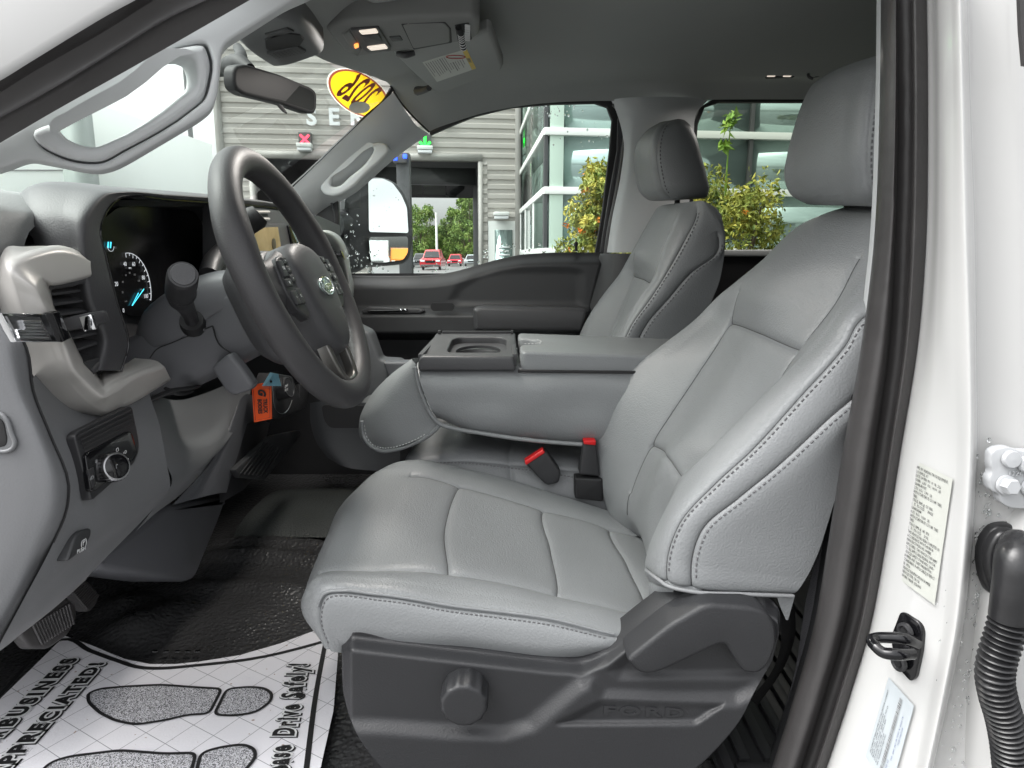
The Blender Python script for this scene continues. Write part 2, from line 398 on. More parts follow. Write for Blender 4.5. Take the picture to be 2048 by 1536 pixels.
M['housing'] = mat('dark signal housing', (.09, .09, .09), .5)
M['rust'] = mat('rusty steel', (.16, .085, .04), .8, var=.3, vscale=5)
M['post'] = mat('dark steel post', (.06, .062, .064), .5)

bld = thing('service_building', 'taupe corrugated metal service building with drive-through bay, seen through the windows', 'building', tuple(bw(0, 0)))
PITCHZ = .168
def siding(s0, s1, z0, z1):
    zs = []; outs = []; z = z0; k = 0
    prof = [(0, 0), (.30, 0), (.42, .024), (.82, .024), (.95, 0)]
    n = int(math.ceil((z1-z0)/PITCHZ))
    for i in range(n):
        for f_, o_ in prof:
            zz = z0+(i+f_)*PITCHZ
            if zz <= z1: zs.append(zz); outs.append(o_)
    zs.append(z1); outs.append(0)
    D = np.array([[bw(s, z_, o_) for s in (s0, s1)] for z_, o_ in zip(zs, outs)])
    me = grid_mesh(D); return put('siding_panel', me, M['siding'], bld, False)
sL = bpt(447, 300)[0]; sR = bpt(1041, 300)[0]; b1L, b1T = bpt(735, 322); b1R = bpt(956, 330)[0]; b1T = bpt(900, 322)[1]
b2L, b2T = bpt(505, 306); b2R = bpt(655, 306)[0]; b2T = b1T
mL, mT = bpt(975, 442); mR = bpt(1046, 442)[0]
siding(sL, b2L, 0, b2T); siding(b2R, b1L, 0, b1T); siding(b1R, mL, 0, b1T); siding(mL, mR, mT, b1T); siding(mR, sR, 0, b1T)
siding(sL, sR, b1T, 9.5)
siding(sR+.06, sR+9, 0, 9.5)
def bbox_(name, s0, s1, z0, z1, out, th, m):
    c = bw((s0+s1)/2, (z0+z1)/2, out-th/2); r = Matrix.Rotation(math.radians(7), 3, 'Z')
    return box(name, c, (s1-s0, th, z1-z0), m, bld, 0, r)
bbox_('corner_flashing', sR-.10, sR+.05, 0, 9.5, .06, .08, M['trimmetal'])
bbox_('corner_flashing', sL-.10, sL+.02, 0, 9.5, .06, .08, M['trimmetal'])
for (a, b, t) in ((b1L, b1R, b1T), (b2L, b2R, b2T)):
    bbox_('bay_jamb', a-.08, a, 0, t, .05, .2, M['trimmetal']); bbox_('bay_jamb', b, b+.08, 0, t, .05, .2, M['trimmetal'])
    bbox_('bay_header', a-.08, b+.08, t, t+.12, .055, .2, M['trimmetal'])
# bay interior: ceiling, side walls, far wall with the far opening
dep = 9.0
def inner(name, pts, m): return put(name, from_py(pts, [(0, 1, 2, 3)]), m, bld, False)
aL, aR = b2L-.3, b1R+.5
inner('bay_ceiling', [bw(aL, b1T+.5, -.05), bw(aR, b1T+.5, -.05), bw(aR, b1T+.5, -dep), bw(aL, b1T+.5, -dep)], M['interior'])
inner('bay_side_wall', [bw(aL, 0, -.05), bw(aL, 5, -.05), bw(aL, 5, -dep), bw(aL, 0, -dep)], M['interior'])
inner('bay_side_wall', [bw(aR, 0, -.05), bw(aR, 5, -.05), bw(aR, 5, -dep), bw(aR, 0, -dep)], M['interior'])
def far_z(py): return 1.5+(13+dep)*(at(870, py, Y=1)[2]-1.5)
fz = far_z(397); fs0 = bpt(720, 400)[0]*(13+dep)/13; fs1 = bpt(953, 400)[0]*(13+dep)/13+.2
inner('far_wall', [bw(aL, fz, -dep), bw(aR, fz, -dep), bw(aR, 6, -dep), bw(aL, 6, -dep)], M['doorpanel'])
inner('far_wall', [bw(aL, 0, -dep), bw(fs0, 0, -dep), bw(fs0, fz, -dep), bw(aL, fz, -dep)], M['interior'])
for i in range(5):
    bbox_('door_rail', fs0, fs1+.3, fz+.05+i*.32, fz+.09+i*.32, -dep+.06, .03, M['housing'])
for i in range(6):
    s_ = fs0+(fs1-fs0)*i/5; bbox_('door_mullion', s_-.02, s_+.02, fz, fz+1.5, -dep+.08, .03, M['housing'])
for i in range(3):
    s_ = fs0+(fs1-fs0)*(i+.1)/3; bbox_('door_window', s_+.04, s_+(fs1-fs0)/3*.85, fz+.06, fz+.36, -dep+.05, .02, mat('opaque green pane', (.22, .27, .20), .2))  # opaque green stands in for the greenery beyond the glass
bbox_('bay_beam', b1L, b1R, b1T-.35, b1T-.05, -.6, .2, M['doorpanel'])
# man door
md = box('service_door', bw((mL+mR)/2, mT/2, -.02), (mR-mL-.02, .06, mT), M['frame'], bld, .005, Matrix.Rotation(math.radians(7), 3, 'Z'))
bbox_('door_glass', mL+.13, mR-.2, .25, mT-.16, .03, .02, M['paneglass'])
for i in range(5): box('door_lettering', bw((mL+mR)/2-.03, 1.62-.07*i, .035), (.22-.03*(i%2), .004, .03), M['sign'], bld, 0, Matrix.Rotation(math.radians(7), 3, 'Z'))
# lettering on the wall
for i, ch in enumerate('SERVICE'):
    s_, z_ = bpt(625+i*44.5, 238)
    text('sign_letter', ch, bw(s_, z_, .10), BE, (0, 0, 1), .38, M['sign'], bld, .03, bold=.012)
# lane signals and lamps (things of their own on the wall)
def wall_lamp(px, py, wd, lab):
    s_, z_ = bpt(px, py); t = thing('wall_lamp', lab, 'wall lamp', tuple(bw(s_, z_)), 'white strip lamps on the service building wall')
    r = Matrix.Rotation(math.radians(7), 3, 'Z')
    box('lamp_body', bw(s_, z_+.03, .13), (wd, .2, .07), M['frame'], t, .02, r); box('lamp_lens', bw(s_, z_-.035, .13), (wd*.9, .17, .05), M['sign'], t, .015, r)
wall_lamp(850, 302, .28, 'white strip lamp under the green arrow signal')
wall_lamp(612, 297, .26, 'white strip lamp under the red cross signal')
wall_lamp(1001, 432, .28, 'white strip lamp above the glazed service door')
def signal(px, py, kind, lab):
    s_, z_ = bpt(px, py); t = thing('lane_signal', lab, 'lane signal', tuple(bw(s_, z_)))
    r = Matrix.Rotation(math.radians(7), 3, 'Z'); box('housing', bw(s_, z_, .06), (.22, .1, .24), M['housing'], t, .01, r)
    if kind == 'x':
        for a in (45, -45):
            box('led_bar', bw(s_, z_, .125), (.21, .015, .035), M['ledred'], t, .004, r @ Matrix.Rotation(math.radians(a), 3, 'Y'))
    else:
        box('led_bar', bw(s_, z_+.02, .125), (.045, .015, .2), M['ledgreen'], t, .004, r)
        for a in (45, -45):
            box('led_bar', bw(s_+(.045 if a < 0 else -.045), z_-.06, .128), (.14, .015, .04), M['ledgreen'], t, .004, r @ Matrix.Rotation(math.radians(a), 3, 'Y'))
signal(612, 281, 'x', 'lane signal with a red cross lit'); signal(850, 285, 'a', 'lane signal with a green down arrow lit')
# steel post with blue light in front of the bay
pp = at(812, 500, Y=10.5)
t = thing('steel_post', 'dark square steel post with rusty foot and blue light', 'post', (pp[0], 10.5, 0))
box('post_shaft', (pp[0], 10.5, 1.85), (.19, .19, 2.2), M['post'], t, .01); box('rusty_foot', (pp[0], 10.5, .6), (.2, .2, 1.2), M['rust'], t, .01)
box('lamp_head', (pp[0]-.03, 10.42, 2.86), (.2, .16, .12), M['housing'], t, .02)
for dx in (-.09, .05): box('blue_light', (pp[0]+dx, 10.33, 2.88+dx*.2), (.055, .02, .06), M['ledblue'], t, .008)

# glass showroom
SF0 = np.array([.415, 8.7, 0]); SW0 = np.array([.17, 13.0, 0])
sh = thing('glass_showroom', 'glass showroom front with white frames and teal reflective panes', 'building', tuple(SF0))
def sf(s, z, out=0): return SF0+BE*s+np.array([0, 0, z])+BN*out
R7 = Matrix.Rotation(math.radians(7), 3, 'Z')
def zfront(py, px=1090): return at(px, py, Y=8.7)[2]
zr = [zfront(503), zfront(381), zfront(263), zfront(140), zfront(20)]
xs = [.0, 2.62, 5.2, 7.8]
for i in range(len(xs)-1):
    zz = [.1]+zr+[6.0]
    for k in range(len(zz)-1):
        box('pane', sf((xs[i]+xs[i+1])/2+.02, (zz[k]+zz[k+1])/2, -.05), (xs[i+1]-xs[i], .02, zz[k+1]-zz[k]), M['paneglass'], sh, 0, R7)
for z_ in zr: box('transom', sf(4, z_, 0), (8.05, .09, .085), M['frame'], sh, .004, R7)
for x_ in xs[1:]: box('mullion', sf(x_, 3, -.02), (.05, .06, 6), M['post'], sh, .004, R7)
box('corner_fin', sf(.13, 3, -.01), (.17, .05, 6), M['palegreen'], sh, .003, R7)
box('corner_post', sf(-.0, 3, -.03), (.045, .08, 6), M['post'], sh, .003, R7)
sd = SW0-SF0; sdl = np.linalg.norm(sd); sa = math.atan2(sd[1], sd[0]); RS = Matrix.Rotation(sa, 3, 'Z')
mid = SF0+sd*.5
box('side_pane', (mid[0], mid[1], 3), (sdl, .02, 6), M['paneclear'], sh, 0, RS)
for z_ in zr: box('side_transom', (mid[0], mid[1], z_), (sdl, .07, .08), M['frame'], sh, .003, RS)
for f_ in (.35, .7, .97): p = SF0+sd*f_; box('side_mullion', (p[0], p[1], zr[1]/2), (.06, .06, zr[1]), M['frame'], sh, .003, RS)

# pale building and light pole seen through the windshield
t = thing('pale_building', 'pale white flat building side with a grey corner column, far left through the windshield', 'building', (-14, 16, 0))
M['palewall'] = mat('pale wall', (.80, .84, .80), .6, var=.03, vscale=.3)
x1 = at(130, 350, Y=16)[0]
box('wall', ((x1-26)/2, 20, 2.4), (26+x1, 8, 5.4), M['palewall'], t); box('corner_column', (x1+.25, 16.2, 2.6), (.5, .5, 5.6), mat('grey column', (.23, .27, .25), .6), t)
box('wall_seam', ((x1-26)/2, 15.99, 3.35), (26+x1, .02, .03), M['inkgrey'], t)
p = at(384, 300, Y=30)
t = thing('light_pole', 'tall thin parking lot light pole seen through the windshield', 'light pole', (p[0], 30, 0))
sweep('pole', [(p[0], 30, 0), (p[0], 30, 12)], [.11, .09], M['post'], t, 10); sweep('base', [(p[0], 30, 0), (p[0], 30, 4.4)], .17, M['post'], t, 10); box('lamp_head', (p[0]+.5, 30, 12), (1.2, .4, .15), M['post'], t, .04)
p = at(873, 460, Y=95)
t = thing('light_pole', 'pale lot light pole between the trees behind the bay', 'light pole', (p[0], 95, 0))
sweep('pole', [(p[0], 95, 0), (p[0], 95, 7.0)], .16, M['frame'], t, 10); sweep('base', [(p[0], 95, 0), (p[0], 95, 1.0)], .4, M['palewall'], t, 10)

# ---- vegetation
def leafmat(name, c1, c2, c3, sc):
    m = mat(name, c2, .55, spec=.3); n = m.node_tree; l = n.links.new; b = n.nodes['Principled BSDF']
    t_ = n.nodes['Texture Coordinate']; z = n.nodes.new('ShaderNodeTexNoise'); z.inputs['Scale'].default_value = sc; z.inputs['Detail'].default_value = 4; l(t_.outputs['Object'], z.inputs['Vector'])
    r = n.nodes.new('ShaderNodeValToRGB'); r.color_ramp.elements[0].position = .32; r.color_ramp.elements[0].color = (*c1, 1); r.color_ramp.elements[1].position = .68; r.color_ramp.elements[1].color = (*c3, 1)
    e = r.color_ramp.elements.new(.5); e.color = (*c2, 1); l(z.outputs[0], r.inputs[0]); l(r.outputs[0], b.inputs['Base Color'])
    b.inputs['Subsurface Weight'].default_value = 0; return m
M['leaf_far'] = leafmat('tree leaves', (.07, .13, .03), (.15, .24, .05), (.27, .34, .09), .9)
M['leaf_shrub'] = leafmat('yellow green shrub leaves', (.06, .11, .02), (.24, .26, .05), (.50, .43, .08), 6)
M['leaf_fresh'] = leafmat('fresh green leaves', (.10, .20, .03), (.16, .28, .04), (.25, .34, .05), 9)
M['bark'] = mat('bark', (.10, .075, .05), .9, var=.3, vscale=12)
M['flower'] = mat('orange blossom', (.75, .26, .03), .6)
def leaves(centers, size, npc, spread, rng):
    v = []; f = []
    for c, r in centers:
        for _ in range(npc):
            dd = rng.normal(size=3); dd /= np.linalg.norm(dd); p = c+dd*r*rng.uniform(.45, 1.05)
            a = rng.normal(size=3)*.8+dd*.4+np.array([0, 0, -.35]); a /= np.linalg.norm(a); b = np.cross(a, rng.normal(size=3)); b /= np.linalg.norm(b); nn = np.cross(a, b)
            s = size*rng.uniform(.6, 1.25); q = len(v)
            v += [p-a*s*.5, p+b*s*.22+nn*s*.06, p+a*s*.55-nn*s*.08, p-b*s*.22+nn*s*.06]
            f += [(q, q+1, q+2), (q, q+2, q+3)]
    return from_py(v, f)
def tree(name, lab, cat, base, h, rx, nclump, npc, size, m, seed, trunk=.35, group=None, lobes=None, flower=0):
    rng = np.random.RandomState(seed); t = thing(name, lab, cat, tuple(base), group); base = np.array(base, float)
    tips = []
    for k in range(nclump):
        th = rng.uniform(0, 6.28); u = rng.uniform(0, 1)
        rr = rx*math.sqrt(rng.uniform(.05, 1))*(1-.75*max(0, u-.35))*(.6+.4*math.sin(min(1, u*2.2)*1.57)); z = h*(trunk+(1-trunk)*u)
        tips.append((base+np.array([rr*math.cos(th), rr*math.sin(th), z]), rx*rng.uniform(.16, .34)))
    if lobes: tips += [(base+np.array(c), r) for c, r in lobes]
    put('crown', leaves(tips, size, npc, 1, rng), m, t, False)
    trunk_m = []
    sweep('trunk', [base, base+np.array([.02*h, 0, h*trunk*.6]), base+np.array([-.01*h, 0, h*.72])], [h*.022, h*.017, h*.006], M['bark'], t, 8)
    for c, r in tips[::max(1, nclump//9)][:9]:
        s_ = base+np.array([0, 0, h*trunk*rng.uniform(.5, 1.1)]); sweep('limb', [s_, (s_+c)/2+np.array([0, 0, -.03*h]), c], [h*.010, h*.007, h*.003], M['bark'], t, 6)
    if flower:
        fc = [(tips[i][0]+rng.normal(size=3)*tips[i][1]*.6, .028) for i in rng.choice(len(tips), flower)]
        put('blossoms', leaves(fc, .05, 6, 1, rng), M['flower'], t, False)['kind'] = 'stuff'
    return t
far = [(840, 104, 8.2, 3.0, 11), (862, 112, 5.4, 3.0, 12), (890, 115, 5.6, 3.2, 13), (914, 106, 7.8, 3.2, 14), (936, 103, 9.6, 2.6, 15), (962, 108, 10.6, 3.8, 16), (800, 110, 8.6, 3.4, 17)]
labs = ['broad green tree just right of the steel post, behind the bay', 'low dark tree left of the pale lot light pole', 'small tree just right of the pale lot light pole', 'light green middle tree behind the red car', 'tall pointed light green tree near the bay\'s right jamb', 'tallest tree, mostly hidden by the bay\'s right jamb', 'tree behind the side mirror and steel post']
for (px, yy, hh, rr, sd_), lb in zip(far, labs):
    p = at(px, 500, Y=yy); tree('leafy_tree', lb, 'tree', (p[0], yy, 0), hh, rr, 75, 80, .42, M['leaf_far'], sd_, .12, 'trees beyond the drive-through bay')
# two shrubs by the showroom
p = at(1205, 430, Y=5.4)
tree('flowering_shrub', 'yellow green shrub with orange blossoms at the right edge of the front passenger window', 'shrub', (p[0]+.06, 5.4, .2), 1.95, .40, 110, 110, .050, M['leaf_shrub'], 31, .42, 'shrubs by the showroom', flower=40,
     lobes=[((-.10, 0, 1.72), .16), ((-.16, 0, 1.55), .14), ((.02, 0, 1.85), .12)])
p = at(1450, 430, Y=5.0)
tree('flowering_shrub', 'bushy yellow green shrub filling the rear passenger window', 'shrub', (p[0], 5.0, .2), 1.78, .50, 125, 95, .044, M['leaf_shrub'], 32, .34, 'shrubs by the showroom', flower=8,
     lobes=[((.30, 0, 1.35), .16), ((.36, 0, 1.2), .14), ((-.12, 0, 1.78), .14), ((-.2, .1, 1.62), .16)])
c_ = COL.objects[-1]
fresh = leaves([(at(1458, 255, Y=4.95), .055), (at(1452, 290, Y=4.95), .05), (at(1465, 235, Y=4.95), .05)], .075, 16, 1, np.random.RandomState(5))
shr2 = [o for o in COL.objects if o.name.startswith('flowering_shrub') and o.parent is None][-1]
put('fresh_shoot', fresh, M['leaf_fresh'], shr2, False)
sweep('shoot_stem', [at(1450, 400, Y=5.0), at(1455, 320, Y=4.97), at(1463, 225, Y=4.95)], [.008, .006, .003], M['leaf_fresh'], shr2, 6)
# low hedge bed wall under shrub
# ---- parked cars beyond the bay
def car(name, lab, px, Yd, wd, ht, lng, paint, kind):
    p = at(px, 500, Y=Yd); x = p[0]; t = thing(name, lab, 'car', (x, Yd, 0), 'cars parked beyond the bay')
    pm = mat(name+' paint', paint, .25, coat=.5); gm = M['black']
    def cross(y, rows): return [[(x+sx*wx*wd/2, y, z*ht) for sx, wx in ((-1, a), (1, a))] for z, a in rows]
    prof = [(.12, .92), (.25, 1), (.5, 1), (.58, .96)]
    D = []
    for y, top in ((Yd-lng/2, .50), (Yd-lng/2+.1, .55), (Yd, .6), (Yd+lng/2-.1, .58), (Yd+lng/2, .5)):
        ring = [(x-wd*.46, y, .16*ht), (x-wd*.5, y, .3*ht), (x-wd*.49, y, top*ht*.92), (x-wd*.42, y, top*ht), (x+wd*.42, y, top*ht), (x+wd*.49, y, top*ht*.92), (x+wd*.5, y, .3*ht), (x+wd*.46, y, .16*ht)]
        D.append(ring)
    put('body', grid_mesh(np.array(D), True, True, True), pm, t, False)
    C_ = [];
    for y, z, wf in ((Yd-lng*.28, .56, .88), (Yd-lng*.12, .97, .72), (Yd+lng*.25, 1.0, .72), (Yd+lng*.40, .56, .85)):
        C_.append([(x-wd*wf/2, y, .55*ht), (x-wd*wf*.46, y, z*ht), (x+wd*wf*.46, y, z*ht), (x+wd*wf/2, y, .55*ht)])
    put('cabin', grid_mesh(np.array(C_), False), pm, t, False)
    plate('windscreen', [(x-wd*.38, Yd-lng*.28-.02, .6*ht), (x+wd*.38, Yd-lng*.28-.02, .6*ht), (x+wd*.31, Yd-lng*.13-.02, .93*ht), (x-wd*.31, Yd-lng*.13-.02, .93*ht)], gm, t, .02)
    for sx in (-1, 1):
        lathe('wheel', [(0, -.1), (.3*ht*.66, -.1), (.33*ht*.66, 0), (.3*ht*.66, .1), (0, .1)], (x+sx*wd*.4, Yd-lng*.3, .33*ht*.62), (1, 0, 0), M['rubber'], t, 16)
        box('headlight', (x+sx*wd*.36, Yd-lng/2-.01, .44*ht), (wd*.2, .06, ht*.08), M['sign'], t, .01)
    box('grille', (x, Yd-lng/2-.02, .40*ht), (wd*.45, .05, ht*.10), M['black'], t, .01); box('bumper', (x, Yd-lng/2-.04, .22*ht), (wd*.9, .1, ht*.1), M['housing'], t, .02)
car('parked_car', 'red pickup with a dark grille, left of the small red car', 866, 68, 2.0, 1.95, 5, (.55, .02, .03), 0)
car('parked_car', 'small bright red car in the open lot', 911, 88, 1.8, 1.5, 4.3, (.7, .015, .04), 0)
car('parked_car', 'silver car half hidden at the bay\'s right jamb', 944, 88, 1.8, 1.45, 4.3, (.4, .45, .45), 0)
car('parked_car', 'dark grey car beside the steel post', 842, 80, 1.8, 1.6, 4.3, (.05, .055, .06), 0)

# ---- two work vehicles far behind, seen only in the tow mirror
def work_truck(name, lab, X_, Y_, wd, ht, paint, boxy):
    t = thing(name, lab, 'truck', (X_, Y_, 0), 'work vehicles reflected in the side mirror'); pm = mat(name+' paint', paint, .35, coat=.3)
    put('cab_body', grid_mesh(np.array([[(X_+dx, Y_+sy*wd*wf/2, z) for sy, wf, z in ((-1, .94, .45), (-1, 1, .7), (-1, 1, 1.15), (-1, .86, ht*tp), (1, .86, ht*tp), (1, 1, 1.15), (1, 1, .7), (1, .94, .45))] for dx, tp in ((0, .55), (.15, .62), (1.2, .97), (2.4, 1.0))]), True, True, True), pm, t, False)
    plate('windscreen', [(X_+.30, Y_-wd*.40, 1.25), (X_+.30, Y_+wd*.40, 1.25), (X_+1.12, Y_+wd*.36, ht*.93), (X_+1.12, Y_-wd*.36, ht*.93)], M['black'], t, .02, toward=(-1, 0, .4))
    box('load_body', (X_+4.0, Y_, ht*(.62 if boxy else .42)), (3.2, wd*1.04, ht*(.95 if boxy else .5)), pm, t, .05)
    box('grille', (X_-.03, Y_, .85), (.06, wd*.5, .28), M['housing'], t, .01); box('bumper', (X_-.08, Y_, .5), (.16, wd*.95, .2), M['housing'], t, .03)
    for sy in (-1, 1):
        box('headlight', (X_-.02, Y_+sy*wd*.38, .88), (.06, .3, .18), M['sign'], t, .02)
        for dx in (.9, 4.4): lathe('wheel', [(0, -.12), (.34, -.12), (.38, 0), (.34, .12), (0, .12)], (X_+dx, Y_+sy*wd*.46, .38), (0, 1, 0), M['rubber'], t, 18)
work_truck('work_van', 'white work van parked behind, seen in the lower side mirror glass', 52, 3.3, 1.9, 2.35, (.6, .62, .62), True)
work_truck('work_truck', 'orange work truck parked behind, seen in the lower side mirror glass', 54, 5.3, 1.8, 2.0, (.75, .25, .02), False)
# ================================================================ CAB SHELL
cab = thing('truck_cab', 'white crew cab truck body open at the driver door, with grey trim and headliner', 'truck cab', (0, 1.44, .4))
# ---- floor
def floor_part():
    xs_ = np.linspace(-1.15, 1.3, 150); ys_ = np.linspace(.70, 2.25, 110); X_, Y_ = np.meshgrid(xs_, ys_, indexing='ij')
    Z = np.full(X_.shape, .778)
    Z += .30*sstep(-X_, .93, 1.15)
    hump = np.exp(-((Y_-1.62)/.16)**2)
    Z += .018*hump*sstep(-X_, .25, .5)
    for yc, a, s_ in ((1.50, .020, .018), (1.57, .016, .014), (1.36, .012, .03)): Z += a*np.exp(-((Y_-yc-.03*np.sin(X_*7))/s_)**2)*sstep(-X_, .30, .42)*(1-sstep(-X_, .66, .78))
    for (px, py, a, s_) in ((268, 1250, .030, .05), (330, 1215, .016, .05), (470, 1230, .012, .08), (250, 1200, .02, .04), (560, 1180, .01, .09)):
        c = PZ(px, py, .79); Z += a*np.exp(-((X_-c[0])**2+(Y_-c[1])**2)/s_**2)
    D = np.stack([X_, Y_, Z], 2); o = put('floor', grid_mesh(D), M['vinyl'], cab); return o
floor_part()
# grained mat area on the tunnel (greyer vinyl)
D = []
for a in np.linspace(0, 1, 16):
    row = []
    for b in np.linspace(0, 1, 10):
        p = np.array([-.70+.42*a, 1.60+.34*b, 0]); row.append((p[0], p[1], .826+.012*math.sin(b*3.1)-.012*(abs(a-.5)*2)**6-.02*(abs(b-.5)*2)**8))
    D.append(row)
put('tunnel_mat', grid_mesh(np.array(D)), M['vinyl2'], cab)
# sill channel lip under the paper mat with bright clip heads
cl = []
for px in (310, 333, 355, 376, 395): cl.append(PZ(px, 1303, .79))
for c in cl: box('sill_clip', c, (.010, .006, .003), M['chrome'], cab, .001)
# ---- rear floor with ribbed rubber mat
box('rear_floor', (.82, 1.44, .72), (.95, 1.5, .08), M['vinyl'], cab)
for i in range(9):
    a = PZ(1480+i*16, 1545-i*38, .775); b = PZ(1535+i*14, 1330-i*12, .775)
rm = thing('rear_rubber_mat', 'black ribbed rubber mat on the rear floor behind the driver seat', 'floor mat', (.6, 1.0, .785))
box('mat_sheet', (.62, 1.10, .786), (.66, .60, .008), M['char'], rm, .002)
for i in range(16): box('rib', (.33+i*.036, 1.08, .794), (.016, .46, .012), M['char'], rm, .003)
box('mat_rim', (.62, .83, .795), (.62, .015, .02), M['dark'], rm, .004); box('mat_rim', (.30, 1.1, .795), (.015, .56, .02), M['dark'], rm, .004)
# ---- rear bulkhead, far side below the windows, firewall, bottom pan
def quad(name, pts, m): return put(name, from_py(pts, [(0, 1, 2, 3)]), m, cab, False)
quad('rear_bulkhead', [(1.35, .6, .7), (1.35, 2.3, .7), (1.35, 2.3, 2.0), (1.35, .6, 2.0)], M['dark'])
quad('firewall', [(-1.16, .72, .6), (-1.16, 2.3, .6), (-1.16, 2.3, 1.5), (-1.16, .72, 1.5)], M['dark'])
quad('far_side_lower', [(-1.2, 2.18, .6), (1.35, 2.18, .6), (1.35, 2.18, 1.44), (-1.2, 2.18, 1.44)], M['dark'])
quad('kick_panel', [(-1.16, .74, 1.02), (-.70, .74, 1.02), (-.66, .74, 1.3), (-1.16, .74, 1.3)], M['dark'])
# ---- headliner
hd = []
def zhead(y): return 2.0-.02*((y-1.44)/.6)**2
front = [w(-.34, .78, 1.86), w(-.40, .95, 1.90), PY(560, 60, 1.30), PY(640, 116, 1.52), PY(700, 138, 1.74), PY(762, 160, 1.90), PY(783, 174, 1.99), PY(818, 224, 2.07), PY(858, 263, 2.125)]
stations = [(900, 247, -.25), (960, 228, -.15), (1050, 211, .0), (1190, 202, .22), (1300, 203, .42), (1400, 200, .56), (1600, 199, .85), (1900, 200, 1.36)]
rows_ = [front]
for (px, py, X_) in stations:
    e = PY(px, py, 2.125); X_ = e[0]
    e2 = e+np.array([0, -.045, .035])
    rise = min(1, .45+.25*len(rows_))
    rows_.append([w(X_, .74, 1.84), w(X_, .80, 1.92), w(X_, 1.0, 1.93+.05*rise), w(X_, 1.30, 1.95+.055*rise), w(X_, 1.60, 1.95+.055*rise), w(X_, 1.85, 1.945+.045*rise), w(X_, 1.98, 1.94+.035*rise), e2+np.array([0, -.01, .0]), e])
surf('headliner', rows_, 6, 6, M['head'], cab)
box('roof_skin', (.45, 1.44, 2.06), (1.8, 1.6, .02), M['paint'], cab)
# seam from windshield corner to door opening
sweep('trim_gap', [PY(781, 172, 1.985), PY(800, 203, 2.03), PY(826, 233, 2.07), PY(858, 264, 2.118)], .0028, M['ink'], cab, 6)
# ---- far A pillar trim with grab handle
Ya = 2.06
P_ = []
for (o, i1, i2, inn) in [((786, 185), (800, 205), (832, 250), (858, 268)), ((735, 232), (760, 250), (800, 285), (815, 298)), ((680, 284), (700, 300), (752, 322), (775, 330)), ((620, 342), (645, 352), (690, 365), (712, 385)), ((572, 388), (592, 398), (625, 412), (652, 420)), ((540, 420), (560, 430), (590, 440), (612, 450))]:
    P_.append([PY(*o, 1.99), PY(*i1, 2.01), PY(*i2, 2.07), PY(*inn, 2.13)])
surf('a_pillar_trim', P_, 8, 8, M['pillar'], cab)
# moulded handle on it
hb = [(640, 378), (648, 388), (668, 392), (700, 378), (735, 345), (765, 318), (778, 300), (772, 288), (752, 285), (735, 290), (690, 328), (650, 358)]
hole = [(662, 372), (672, 373), (700, 352), (738, 316), (746, 296), (740, 292), (725, 300), (690, 332), (664, 356)]
hb_w = spl([PY(x, y, 2.02) for x, y in hb], 4, True); ho_w = spl([PY(x, y, 2.02) for x, y in hole], 4, True)
plate('grab_handle', hb_w, M['pillar'], cab, .055, .009, [ho_w], res=5)
plate('handle_recess', spl([PY(x, y, 2.075) for x, y in hole], 4, True), M['pillar'], cab, .006)
# ---- far B pillar trim
P_ = []
for (a, b, c, e) in [((1222, 200), (1245, 196), (1310, 194), (1420, 196)), ((1232, 222), (1262, 224), (1330, 225), (1394, 225)), ((1246, 275), (1262, 275), (1320, 280), (1388, 290)), ((1240, 350), (1256, 350), (1310, 360), (1380, 380)), ((1222, 440), (1238, 440), (1300, 450), (1375, 470)), ((1212, 505), (1228, 505), (1290, 505), (1370, 505))]:
    P_.append([PY(*a, 2.135), PY(*b, 2.09), PY(*c, 2.08), PY(*e, 2.13)])
surf('b_pillar_trim', P_, 8, 6, M['pillar'], cab)
P_ = [[PY(1200, 507, 2.15), PY(1228, 507, 2.095), PY(1330, 507, 2.085), PY(1450, 507, 2.13)], [PY(1165, 620, 2.15), PY(1205, 620, 2.09), PY(1330, 640, 2.08), PY(1450, 640, 2.13)], [PY(1130, 740, 2.15), PY(1170, 740, 2.09), PY(1330, 740, 2.08), PY(1450, 740, 2.13)]]
surf('b_pillar_lower_trim', P_, 6, 6, M['char'], cab)
# far belt line in front of pillar (dark webbing)
P_ = [[PY(1262, 395, 2.06), PY(1282, 395, 2.06)], [PY(1230, 500, 2.04), PY(1262, 500, 2.04)], [PY(1215, 640, 2.02), PY(1245, 640, 2.02)]]
# ---- windshield
P_ = []
for y in (.72, .95, 1.44, 1.93, 2.10):
    k = (y-1.44)/.68; cx = .16*k*k
    P_.append([w(-1.14+cx*.9, y, 1.50), w(-.80+cx*.8, y, 1.735), w(-.455+cx*.6, y, 1.945)])
surf('windshield', P_, 6, 6, M['g_wind'], cab)
# black band along far edge of the windshield
sweep('windshield_gasket', [PY(783, 178, 2.0), PY(772, 198, 2.0), PY(735, 232, 2.0), PY(680, 284, 2.0), PY(620, 342, 2.0), PY(560, 396, 2.0)], .006, M['ink'], cab, 8, flat=(1, 1.4))
